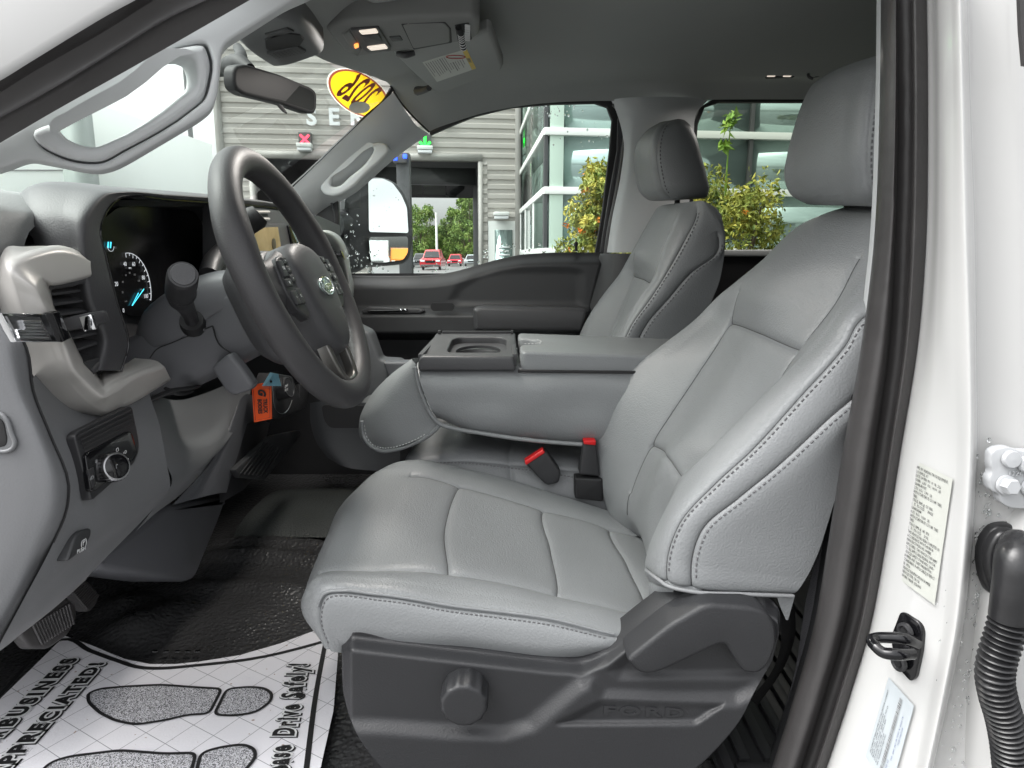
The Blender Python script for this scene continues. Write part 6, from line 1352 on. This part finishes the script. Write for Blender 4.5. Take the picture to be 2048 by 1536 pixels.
for i in range(15):
    a = .05+i*.061; b0 = .06 if i < 9 else .36; b1 = rng.uniform(.55, .95)
    wdt = .014 if i in (6, 10) else .008
    qv = [lquad(a, b0), lquad(a+wdt*1.6, b0), lquad(a+wdt*1.6, b1), lquad(a, b1)]
    plate('label_text_line', [p+w(0, 0, -.0006) for p in qv], M['inkgrey'], vz, .0003, toward=(0, 0, -1))
ec = lquad(.80, .17); sweep('label_oval', [ec+w(.021*math.cos(a)-.0, .012*math.sin(a)+.0*math.cos(a), -.001) for a in np.linspace(0, 6.283, 24)], .0009, M['inkred'], vz, 5, n=1)
text('stripe_text', 'AIRBAG', (yq[0]+yq[2])/2+w(0, 0, -.0012), yq[2]-yq[1], yq[0]-yq[1], .010, M['inkgrey'], vz, .0001, mirror=False)
# dome lamp and hook on the rear headliner
dl = thing('dome_lamp', 'small rear dome lamp with two lit lenses on the headliner', 'dome lamp', tuple(PY(1558, 147, 2.0)))
def dm(x, y): return PY(x, y, 1.98)
plate('lamp_bezel', round_poly([dm(x, y) for x, y in [(1530, 138), (1586, 137), (1590, 154), (1534, 156)]], .004), M['char'], dl, .012, .002)
for x0 in (1534, 1566): plate('lamp_lens', round_poly([PY(x, y, 1.975) for x, y in [(x0, 141), (x0+19, 140), (x0+17, 153), (x0+1, 153)]], .003), M['lamp'], dl, .006, .001)
lamp_light('dome_lamp_light', dm(1558, 152)+w(0, -.02, -.012), .5, dl, 2.8)
hk_ = thing('coat_hook', 'grey coat hook beside the dome lamp, next to the headrest', 'coat hook', tuple(PY(1634, 148, 1.98)))
plate('hook_base', round_poly([PY(x, y, 1.98) for x, y in [(1628, 138), (1650, 136), (1652, 150), (1632, 154)]], .003), M['char2'], hk_, .015, .003); sweep('hook_arm', [PY(1630, 138, 1.975), PY(1618, 142, 1.965), PY(1618, 154, 1.955), PY(1626, 158, 1.95)], .004, M['char2'], hk_, 8)
op = thing('roof_light_bezel', 'edge of a grey roof fixture at the very top of the photo', 'ceiling fixture', tuple(PZ(765, 2, 1.95)))
plate('bezel', round_poly([PZ(x, y, 1.94) for x, y in [(722, -30), (830, -30), (800, 4), (748, 10), (730, 4)]], .02), M['head'], op, .03, .008, toward=(0, 0, -1))
# 2026 oval sticker inside the windshield
p0 = w(-.432, 1.95, 1.924); ta = w(-.345, 0, -.21); tb = w(.209, 1, 0); nn = np.cross(ta, tb); nn /= np.linalg.norm(nn)
def wsh(px, py, off=0):
    dd = at(px, py, Y=1.0)-np.array([0, 0, 1.5]); t = (p0-np.array([0, 0, 1.5])).dot(nn)/dd.dot(nn); p = np.array([0, 0, 1.5])+dd*t; return p*(1-off)+np.array([0, 0, 1.5])*off
stk = thing('year_sticker', 'yellow oval 2026 sticker with red border on the windshield, seen from behind', 'sticker', tuple(wsh(716, 185)))
def ovl(k, off):
    pts = []
    for a in np.linspace(0, 2*math.pi, 48, endpoint=False):
        ex, ey = 70*k*math.cos(a), 41*k*math.sin(a); r_ = math.radians(32); pts.append(wsh(717+ex*math.cos(r_)-ey*math.sin(r_), 187+ex*math.sin(r_)+ey*math.cos(r_), off))
    return pts
M['stkw'] = mat('sticker backing', (.72, .74, .62), .5); 
def translucent(name, col, k):
    m = mat(name, col, .4); n = m.node_tree; b = n.nodes['Principled BSDF']; o = n.nodes['Material Output']; t_ = n.nodes.new('ShaderNodeBsdfTranslucent'); t_.inputs[0].default_value = (*col, 1); mx_ = n.nodes.new('ShaderNodeMixShader'); mx_.inputs[0].default_value = k
    n.links.new(b.outputs[0], mx_.inputs[1]); n.links.new(t_.outputs[0], mx_.inputs[2]); n.links.new(mx_.outputs[0], o.inputs[0]); return m
M['yel'] = translucent('yellow translucent vinyl', (.74, .50, .015), .6); M['redv'] = translucent('red translucent vinyl', (.42, .09, .05), .35); M['stkw'] = translucent('white translucent vinyl', (.75, .77, .66), .5)
def ovring(name, k0, k1, m): return put(name, grid_mesh(np.stack([np.array(ovl(k0, .002)), np.array(ovl(k1, .002))], 0), True), m, stk, False)
ovring('sticker_edge', 1.0, .955, M['stkw']); ovring('sticker_border', .955, .88, M['redv']); flat_poly('sticker_face', ovl(.88, .002), M['yel'], stk)
text('sticker_digits', '2026', wsh(719, 187, .006), wsh(690, 168, 0)-wsh(752, 207, 0), wsh(728, 160, 0)-wsh(708, 210, 0), .125, M['redv'], stk, .0002, sx=.72, bold=.002, shear=.25)
pc = [(719+21*math.cos(a), 215+12*math.sin(a)) for a in np.linspace(0, 6.283, 28, endpoint=False)]
flat_poly('sticker_patch', [wsh(x, y, .008) for x, y in pc], mat('grey patch', (.38, .37, .33), .6, var=.1, vscale=40), stk)

# ================================================================ PAPER FLOOR MAT
def paper_mat():
    m = mat('printed crepe paper', (.80, .79, .82), .8, grain=(260, .25, 'noise')); n = m.node_tree; l = n.links.new; b = n.nodes['Principled BSDF']; t_ = n.nodes['Texture Coordinate']
    sep = n.nodes.new('ShaderNodeSeparateXYZ'); l(t_.outputs['Object'], sep.inputs[0])
    def mth(op, a, b_=None):
        q_ = n.nodes.new('ShaderNodeMath'); q_.operation = op
        for i, v in enumerate((a, b_)):
            if v is None: continue
            if isinstance(v, (int, float)): q_.inputs[i].default_value = v
            else: l(v, q_.inputs[i])
        return q_.outputs[0]
    outs = []
    for ang in (60, -30):
        c, s_ = math.cos(math.radians(ang)), math.sin(math.radians(ang))
        e_ = mth('ADD', mth('MULTIPLY', sep.outputs[0], c/.046), mth('MULTIPLY', sep.outputs[1], s_/.046)); fr = mth('FRACT', mth('ADD', e_, 100)); outs.append(mth('LESS_THAN', fr, .022))
    ln = mth('MAXIMUM', outs[0], outs[1])
    z = n.nodes.new('ShaderNodeTexNoise'); z.inputs['Scale'].default_value = 130; z.inputs['Detail'].default_value = 1; l(t_.outputs['Object'], z.inputs['Vector']); sp_ = mth('GREATER_THAN', z.outputs[0], .745)
    z2 = n.nodes.new('ShaderNodeTexNoise'); z2.inputs['Scale'].default_value = 9; l(t_.outputs['Object'], z2.inputs['Vector']); sp2 = mth('MULTIPLY', sp_, mth('GREATER_THAN', z2.outputs[0], .52))
    m1 = n.nodes.new('ShaderNodeMixRGB'); m1.inputs[1].default_value = (.80, .79, .82, 1); m1.inputs[2].default_value = (.30, .30, .32, 1); l(ln, m1.inputs[0])
    m2 = n.nodes.new('ShaderNodeMixRGB'); m2.inputs[2].default_value = (.42, .33, .29, 1); l(sp2, m2.inputs[0]); l(m1.outputs[0], m2.inputs[1]); l(m2.outputs[0], b.inputs['Base Color']); return m
def foot_mat():
    m = mat('stippled print', (.4, .4, .42), .8); n = m.node_tree; l = n.links.new; b = n.nodes['Principled BSDF']; t_ = n.nodes['Texture Coordinate']
    z = n.nodes.new('ShaderNodeTexNoise'); z.inputs['Scale'].default_value = 760; z.inputs['Detail'].default_value = 1; l(t_.outputs['Object'], z.inputs['Vector'])
    g_ = n.nodes.new('ShaderNodeMath'); g_.operation = 'GREATER_THAN'; g_.inputs[1].default_value = .49; l(z.outputs[0], g_.inputs[0]); mm = n.nodes.new('ShaderNodeMixRGB'); mm.inputs[1].default_value = (.10, .10, .105, 1); mm.inputs[2].default_value = (.62, .62, .65, 1); l(g_.outputs[0], mm.inputs[0]); l(mm.outputs[0], b.inputs['Base Color']); return m
ZM = .802
pm_ = thing('paper_floor_mat', 'white printed paper floor mat with footprints and slogan in the driver footwell', 'floor mat', tuple(PZ(350, 1440, ZM)))
def mp_(x, y, k=0): return PZ(x, y, ZM+.0006*k)
so_px = [(130, 1271), (60, 1340), (0, 1398), (-110, 1500), (-110, 1750), (615, 1750), (641, 1536), (667, 1420), (676, 1308), (672, 1246), (640, 1257), (560, 1287), (480, 1310), (400, 1323), (350, 1328), (300, 1328), (250, 1318), (185, 1291)]
plate('paper_sheet', [mp_(x, y) for x, y in so_px], paper_mat(), pm_, .0012, toward=(0, 0, 1))
def strip(name, px, wd, k, m, closed=False):
    c = np.array(px) if k is None else spl([mp_(x, y, k) for x, y in px], 5, closed); T_ = np.gradient(c, axis=0) if not closed else (np.roll(c, -1, 0)-np.roll(c, 1, 0))
    T_ /= np.linalg.norm(T_, axis=1, keepdims=True); Sd = np.cross(T_, [0, 0, 1]); D = np.stack([c-Sd*wd/2, c+Sd*wd/2], 1)
    if closed: D = np.concatenate([D, D[:1]], 0)
    return put(name, grid_mesh(D), m, pm_, False)
strip('border_line', [(80, 1293), (124, 1279), (180, 1301), (232, 1320), (284, 1335), (330, 1336), (387, 1331), (528, 1313), (600, 1296), (650, 1282)], .0085, 1, M['ink'])
strip('border_line', [(650, 1290), (640, 1342), (630, 1400), (622, 1460), (613, 1536), (600, 1640)], .008, 1.3, M['ink'])
strip('border_line', [(92, 1288), (60, 1322), (0, 1390), (-60, 1455)], .007, 1.6, M['ink'])
FT = foot_mat()
f1 = [(177, 1404), (176, 1386), (200, 1377), (258, 1372), (322, 1369), (390, 1374), (444, 1377), (418, 1427), (374, 1429), (335, 1439), (272, 1449), (232, 1441), (201, 1426)]
f2 = [(454, 1377), (500, 1373), (530, 1376), (545, 1388), (540, 1404), (512, 1424), (470, 1431), (428, 1429)]
f3 = [(78, 1548), (100, 1524), (140, 1512), (240, 1500), (330, 1507), (392, 1505), (376, 1568), (330, 1575), (250, 1600), (150, 1600), (100, 1580)]
f4 = [(402, 1505), (440, 1494), (486, 1488), (508, 1497), (512, 1512), (498, 1532), (470, 1556), (420, 1572), (386, 1572)]
for f_ in (f1, f2, f3, f4):
    flat_poly('footprint', round_poly([mp_(x, y, 2) for x, y in f_], .012, 5), FT, pm_)
    strip('footprint_outline', round_poly([mp_(x, y, 3) for x, y in f_], .012, 5), .005, None, M['ink'], True)
def text_fit(name, s_, a, b, hgt, m, k, grow=0, shear=0, bold=0, parent=pm_, pt=mp_):
    A_, B_ = pt(*a, k), pt(*b, k); u = B_-A_; L_ = np.linalg.norm(u); v = np.cross([0, 0, 1], u)
    cu = bpy.data.curves.new('t', 'FONT'); cu.body = s_; cu.size = 1; cu.offset = 0; cu.shear = shear; cu.space_character = 1.3
    ob = bpy.data.objects.new('tmp', cu); COL.objects.link(ob); bpy.context.view_layer.update(); wd = ob.dimensions.x; bpy.data.objects.remove(ob)
    size = hgt/.70; return text(name, s_, (A_+B_)/2, u, v, size, m, parent, .0001, bold=bold+grow, shear=shear, sx=L_/(wd*size), space=1.3)
for s_, a, b, hg, sh in (('BUSINESS', (10, 1452), (142, 1318), .024, 0), ('YOUR', (-75, 1530), (2, 1462), .024, 0), ('APPRECIATED!', (-14, 1556), (196, 1326), .023, 0), ('Safely!', (584, 1398), (598, 1328), .030, .3), ('Drive', (568, 1474), (582, 1412), .030, .3), ('Please', (548, 1572), (563, 1494), .030, .3)):
    text_fit('slogan_shadow', s_, (a[0]+1.5, a[1]+1.5), (b[0]+1.5, b[1]+1.5), hg, M['ink'], 2, .0042, sh, .0016); text_fit('slogan_halo', s_, a, b, hg, M['white'], 3, .0031, sh, .0016); text_fit('slogan', s_, a, b, hg, M['ink'], 4, 0, sh, .0016)

# ================================================================ PILLAR HARDWARE
def bY(px, py):
    i = np.interp(py, ys_, range(len(ys_))); w0 = np.interp(i, range(len(ys_)), c_w0); f1_ = np.interp(i, range(len(ys_)), c_f1); return float(np.interp(px, [w0+10, (w0+f1_)/2, f1_], [.715, .675, .645]))
def jm(px, py, off=.0015): return PY(px, py, bY(px, py)-off)
JN = np.array([-.94, -.33, 0])
lb = thing('certification_label', 'pale rectangular certification label with printed lines on the white door pillar', 'label', tuple(jm(1850, 1060)))
q4 = [jm(1828, 920), jm(1905, 958), jm(1869, 1210), jm(1795, 1156)]
def bil(q_, a, b): return q_[0]*(1-a)*(1-b)+q_[1]*a*(1-b)+q_[2]*a*b+q_[3]*(1-a)*b
def sheet(name, q_, m, parent, n_=8, off=0):
    D = np.array([[bil(q_, a, b) for a in np.linspace(0, 1, n_)] for b in np.linspace(0, 1, n_)])+JN*off; return put(name, grid_mesh(D), m, parent)
def jq(x, y): return jm(x, y, .0015)
def pxsheet(name, c, m, parent, off, n_=10):
    D = []
    for b in np.linspace(0, 1, n_):
        row = []
        for a in np.linspace(0, 1, n_):
            p = np.array(c[0])*(1-a)*(1-b)+np.array(c[1])*a*(1-b)+np.array(c[2])*a*b+np.array(c[3])*(1-a)*b; row.append(jm(p[0], p[1], off))
        D.append(row)
    return put(name, grid_mesh(np.array(D)), m, parent)
C1 = [(1828, 920), (1905, 958), (1869, 1210), (1795, 1156)]
pxsheet('label_sheet', C1, M['label'], lb, .0022)
lines = ['MFD BY: READING TRUCK EQUIPMENT', 'LOUISVILLE, KY', 'DATE OF MFR: MO  09  YR.  2026', 'GVWR:   6,350   KG (  14,000   LB)', 'GAWR-FRONT:', '2,717   KG (   5,990   LB)', 'WITH LT245/75R17E 121/118R  TIRES,', 'TIRES', '17X6.5J  RIMS @  520  KPA', '(   75   PSI COLD      SINGLE', 'GAWR-REAR', '4,672   KG (   10,300   LB)', 'WITH LT245/75R17E 121/118R  TIRES,', 'TIRES', '17X6.5J  RIMS @  485  KPA', '(   70   PSI COLD      DUAL', 'THIS VEHICLE HAS BEEN COMPLETED IN', 'ACCORDANCE WITH THE PRIOR', 'MANUFACTURERS IVD, WHERE', 'APPLICABLE. THIS VEHICLE CONFORMS', 'TO ALL APPLICABLE FEDERAL MOTOR', 'VEHICLE SAFETY STANDARDS, [AND', 'BUMPER AND THEFT PREVENTION', 'STANDARDS, IF APPLICABLE] IN EFFECT', 'IN: 09/26', 'VEHICLE IDENTIFICATION NUMBER', 'VEHICLE TYPE: TRUCK', 'WORK ORDER: 32569446']
def px_text(name, s_, c, a0, b0, size, asp, m, parent, off):
    """print that follows the curved pillar: every vertex of the lettering is laid on the painted surface"""
    cu = bpy.data.curves.new('t', 'FONT'); cu.body = s_; cu.size = 1; cu.align_x = 'LEFT'; cu.align_y = 'CENTER'; cu.resolution_u = 1
    ob = bpy.data.objects.new('tmp', cu); COL.objects.link(ob); dg = bpy.context.evaluated_depsgraph_get(); me = bpy.data.meshes.new_from_object(ob.evaluated_get(dg)); bpy.data.objects.remove(ob); bpy.data.curves.remove(cu)
    c0, c1, c2, c3 = [np.array(k) for k in c]
    for v_ in me.vertices:
        a = a0+v_.co.x*size*asp; b = b0-v_.co.y*size; p = c0*(1-a)*(1-b)+c1*a*(1-b)+c2*a*b+c3*(1-a)*b; v_.co = Vector(jm(p[0], p[1], off))
    me.materials.clear(); return put(name, me, m, parent, False)
H_ = np.linalg.norm(jm(*C1[3])-jm(*C1[0]))
for i, s_ in enumerate(lines): px_text('label_line', s_, C1, .09, .045+i*.0335, .034, 1.35, M['ink'], lb, .0029)
b2 = thing('barcode_label', 'white foil sticker with barcode at the foot of the door pillar', 'label', tuple(jm(1780, 1450)))
C2 = [(1731, 1512), (1777, 1354), (1828, 1412), (1776, 1600)]
pxsheet('label_sheet', C2, M['label2'], b2, .0022)
def c2p(a, b): return np.array(C2[0])*(1-a)*(1-b)+np.array(C2[1])*a*(1-b)+np.array(C2[2])*a*b+np.array(C2[3])*(1-a)*b
rng = np.random.RandomState(4); a = -.02
while a < .93:
    wd = rng.choice([.006, .010, .016]); qd = [jm(*c2p(a, .50), .0036), jm(*c2p(a+wd, .50), .0036), jm(*c2p(a+wd, .60), .0036), jm(*c2p(a, .60), .0036)]
    flat_poly('barcode_bar', qd, M['inkgrey'], b2); a += wd+rng.choice([.006, .010])
L2 = np.linalg.norm(jm(*C2[1])-jm(*C2[0]))
for i, s_ in enumerate(['INCOMPLETE VEHICLE MFD BY FORD MOTOR COMPANY', 'DATE: 01/26   GVWR: 14000LB/6350KG', 'FRONT GAWR: 5990 LB   REAR GAWR: 9650 LB', 'LT245/75R17E 121/118R   17X6.5 RIMS', 'AT 520 KPA / 75 PSI COLD', 'VIN: 1FDBW3HT7TEE70722']):
    px_text('label_line', s_, C2, .10, .10+i*.06, .058, .52, M['ink'], b2, .0029)
for i, s_ in enumerate(['EXT PNT: YZ  ', 'WB   BRK  INT TR TP/PS  R  AXLE TR', 'F32B10N07-AB']): px_text('label_line', s_, C2, .12+.2*i, .68+i*.08, .058, .52, M['inkblue'], b2, .0029)
# striker
sk = thing('door_striker', 'black steel door latch striker loop bolted to the white pillar', 'door striker', tuple(jm(1815, 1290)))
skp = [(1800, 1224), (1810, 1226), (1839, 1246), (1845, 1264), (1841, 1305), (1830, 1356), (1820, 1364), (1785, 1328), (1783, 1272)]
plate('striker_plate', round_poly([jm(x, y, .004) for x, y in skp], .005), M['black'], sk, .006, .0015, toward=JN)
base = jm(1822, 1296, .004)
sweep('striker_loop', [jm(1832, 1286, .004), PY(1806, 1277, .652), PY(1778, 1275, .655), PY(1752, 1276, .657), PY(1743, 1281, .653), PY(1750, 1292, .645), PY(1766, 1305, .638), PY(1785, 1308, .634), PY(1824, 1307, .640)], [.0068, .0062, .0058, .0056, .0056, .0056, .0058, .0062, .0062], M['black'], sk, 14)
for (x, y) in ((1812, 1262), (1800, 1325)):
    c_ = jm(x, y, .006); lathe('striker_bolt', [(.0092, 0), (.009, .0035), (.0062, .0045), (.0045, .002), (0, .002)], c_, JN, M['dark'], sk, 24); lathe('bolt_socket', [(.0042, .0052), (0, .0053)], c_-JN*.001, JN, M['ink'], sk, 6)
# hinge
hg = thing('rear_door_hinge', 'white painted rear door hinge with bolt heads at the right edge', 'hinge', tuple(PY(2020, 950, .63)))
hp = [(1984, 905), (1996, 897), (2018, 894), (2040, 902), (2080, 902), (2080, 1020), (2020, 1016), (2002, 1006), (1998, 988), (1982, 982), (1978, 958), (1986, 945), (1982, 930)]
plate('hinge_leaf', round_poly([PY(x, y, .625) for x, y in hp], .004), M['hinge'], hg, .010, .0015, res=1, ang=28)
for (x, y) in ((2020, 918), (2052, 928)): lathe('hinge_bolt', [(.0085, 0), (.0085, .003), (.0075, .0045), (0, .005)], PY(x, y, .624), (0, -1, .1), M['hinge'], hg, 28)
for (x, y) in ((2012, 970), (2062, 975)): lathe('hinge_nut_washer', [(.010, 0), (.0095, .002), (.007, .0025)], PY(x, y, .624), (0, -1, .1), M['hinge'], hg, 28); lathe('hinge_nut', [(.0080, 0), (.0080, .009), (.0068, .0105), (0, .0105)], PY(x, y, .624), (0, -1, .1), M['hinge'], hg, 6)
text('hinge_stamp', '1226 5', PY(2036, 948, .6235), (1, 0, 0), (0, 0, 1), .007, M['hinge'], hg, .0006)
# wiring boot
wb = thing('wiring_boot', 'black corrugated rubber wiring boot between pillar and rear door', 'rubber boot', tuple(PY(2010, 1250, .6)))
gp_ = [(1968, 1150), (1974, 1080), (1992, 1058), (2024, 1052), (2056, 1062), (2066, 1110), (2060, 1190), (2010, 1206), (1990, 1196)]
plate('boot_flange', spl([PY(x, y, .632) for x, y in gp_], 3, True), M['boot'], wb, .012, .005, res=3)
gp2 = [(1980, 1150), (1984, 1090), (2000, 1068), (2026, 1062), (2050, 1072), (2056, 1110), (2050, 1180), (2012, 1196), (1996, 1186)]
plate('boot_rim', spl([PY(x, y, .624) for x, y in gp2], 3, True), M['boot'], wb, .010, .005, res=3)
sweep('boot_elbow', [PY(2034, 1100, .625), PY(2036, 1096, .600), PY(2032, 1120, .585), PY(2026, 1170, .58), PY(2018, 1236, .58)], [.014, .017, .0175, .0165, .0165], M['boot'], wb, 20)
hose = spl([PY(x, y, .58) for x, y in [(2018, 1236), (2008, 1272), (1995, 1312), (1989, 1350), (1996, 1395), (2008, 1436), (2016, 1474), (2026, 1560)]], 26)
Lh = np.concatenate([[0], np.cumsum(np.linalg.norm(np.diff(hose, axis=0), axis=1))]); rad_ = [.0150+.0022*math.cos(2*math.pi*l_/.0058) for l_ in Lh]
nd = np.linspace(0, Lh[-1], int(Lh[-1]/.0058*8)); hose2 = np.stack([np.interp(nd, Lh, hose[:, i]) for i in range(3)], 1)
sweep('boot_bellows', hose2, [.0142+.0024*math.cos(2*math.pi*l_/.0058) for l_ in nd], M['boot'], wb, 20, smooth=False)
# rain drops on the painted pillar
def stepY(px, py):
    i = np.interp(py, ys_, range(len(ys_))); s0 = np.interp(i, range(len(ys_)), c_st); return float(np.interp(px, [s0, s0+10, s0+90, s0+260], [.640, .652, .640, .630]))
drops('rain_drops', [(1955, 900, 2046, 1060), (1945, 1050, 1975, 1250), (1920, 1180, 1985, 1400), (1905, 1350, 1985, 1536), (1955, 880, 1985, 1300)], lambda px, py: (PY(px, py, stepY(px, py)-.001), (0, -1, 0)), cab, 21, 240, .0008, .0021)
drops('rain_drops', [(2000, 1060, 2046, 1230)], lambda px, py: (PY(px, py, .60), (0, -1, 0)), wb, 22, 26, .0006, .0014)
drops('rain_drops', [(1850, 1180, 1950, 1536)], lambda px, py: (PY(px, py, .640), (0, -1, 0)), cab, 23, 20, .0006, .0012)

# ================================================================ pieces of parts go one level deeper
def nest(root_names, part, kids):
    for root in [o for o in COL.objects if o.parent is None and o.name.split('.')[0] in root_names]:
        parts = [c for c in root.children if c.name.split('.')[0] == part]
        if not parts: continue
        def cen(o):
            b = [Vector(v) for v in o.bound_box]; return sum(b, Vector())/8
        for c in list(root.children):
            if c.name.split('.')[0] in kids and c not in parts:
                best = min(parts, key=lambda p_: (cen(p_)-cen(c)).length); c.parent = best; c.matrix_parent_inverse = Matrix.Identity(4)
nest(('dashboard',), 'cluster_lens', ('speed_arc', 'speed_tick', 'speed_digit', 'speed_unit', 'speed_needle', 'small_needle', 'small_arc', 'small_digit'))
nest(('dashboard',), 'switch_panel', ('headlight_knob', 'headlight_knob_face', 'knob_flute', 'switch_legend', 'dimmer_slot'))
nest(('dashboard',), 'switch_bezel', ('bezel_ridge',)); nest(('dashboard',), 'chrome_strip', ('chrome_bar', 'chrome_inset', 'chrome_end'))
nest(('dashboard',), 'vent_bezel', ('slat', 'vent_vane', 'vent_knob', 'vent_knob_chrome', 'vent_sill')); nest(('dashboard',), 'parking_brake_switch', ('brake_legend',))
nest(('dashboard',), 'mode_panel', ('mode_knob', 'mode_knob_ring', 'mode_legend', 'panel_outline')); nest(('dashboard',), 'screen_frame', ('screen', 'screen_icon')); nest(('dashboard',), 'lower_vent', ('lower_vent_slat',)); nest(('dashboard',), 'center_bezel', ('slot', 'slot_bar', 'button_strip', 'volume_knob'))
nest(('steering_wheel',), 'switch_pod', ('switch_button', 'button_legend')); nest(('steering_wheel',), 'airbag_cover', ('emblem', 'emblem_ring', 'emblem_script', 'airbag_print')); nest(('steering_wheel',), 'lower_spoke_trim', ('lower_spoke_well', 'lower_spoke_insert'))
nest(('driver_seat', 'passenger_seat'), 'headrest', ('headrest_post', 'post_guide')); nest(('driver_seat',), 'cushion', ('piping',)); nest(('driver_seat',), 'backrest', ('bottom_welt', 'backrest_skirt', 'rear_skirt')); nest(('driver_seat',), 'side_shield', ('embossed_letters',))
for rt in ('driver_seat', 'passenger_seat'):
    for root in [o for o in COL.objects if o.parent is None and o.name == rt]:
        pr = {c.name.split('.')[0]: c for c in root.children if c.name.split('.')[0] in ('cushion', 'backrest', 'headrest')}
        for c in list(root.children):
            if c.name.split('.')[0] in ('stitching', 'seam'):
                b = sum((Vector(v) for v in c.bound_box), Vector())/8
                def gap(o):
                    v0 = Vector(o.bound_box[0]); v1 = Vector(o.bound_box[6]); return sum(max(v0[i]-b[i], 0, b[i]-v1[i]) for i in range(3))+(.001*(sum((Vector(v) for v in o.bound_box), Vector())/8-b).length)
                best = min(pr.values(), key=gap); c.parent = best; c.matrix_parent_inverse = Matrix.Identity(4)
nest(('steering_column',), 'turn_stalk', ('turn_stalk_grip', 'stalk_end_cap', 'stalk_ring', 'stalk_boot')); nest(('steering_column',), 'gear_lever', ('gear_knob',))
nest(('passenger_door',), 'window_glass', ('rain_drops',)); nest(('passenger_door',), 'handle_bezel', ('door_handle', 'handle_screw')); nest(('overhead_console',), 'lamp_bezel', ('map_lamp', 'lamp_switch', 'hazard_indicator')); nest(('sun_visor',), 'warning_label', ('label_text_line', 'label_oval', 'warning_stripe', 'stripe_text')); nest(('sensor_housing',), 'speaker_grille', ('grille_hole',))
nest(('tow_mirror',), 'mirror_glass', ('mirror_drops',)); nest(('door_striker',), 'striker_bolt', ('bolt_socket',)); nest(('center_console_seat',), 'cup_tray', ('cup_holder', 'cup_rim', 'tray_rail')); nest(('certification_label', 'barcode_label'), 'label_sheet', ('label_line', 'barcode_bar'))
nest(('service_building',), 'service_door', ('door_glass', 'door_lettering')); nest(('truck_cab',), 'b_pillar', ('rain_drops',))
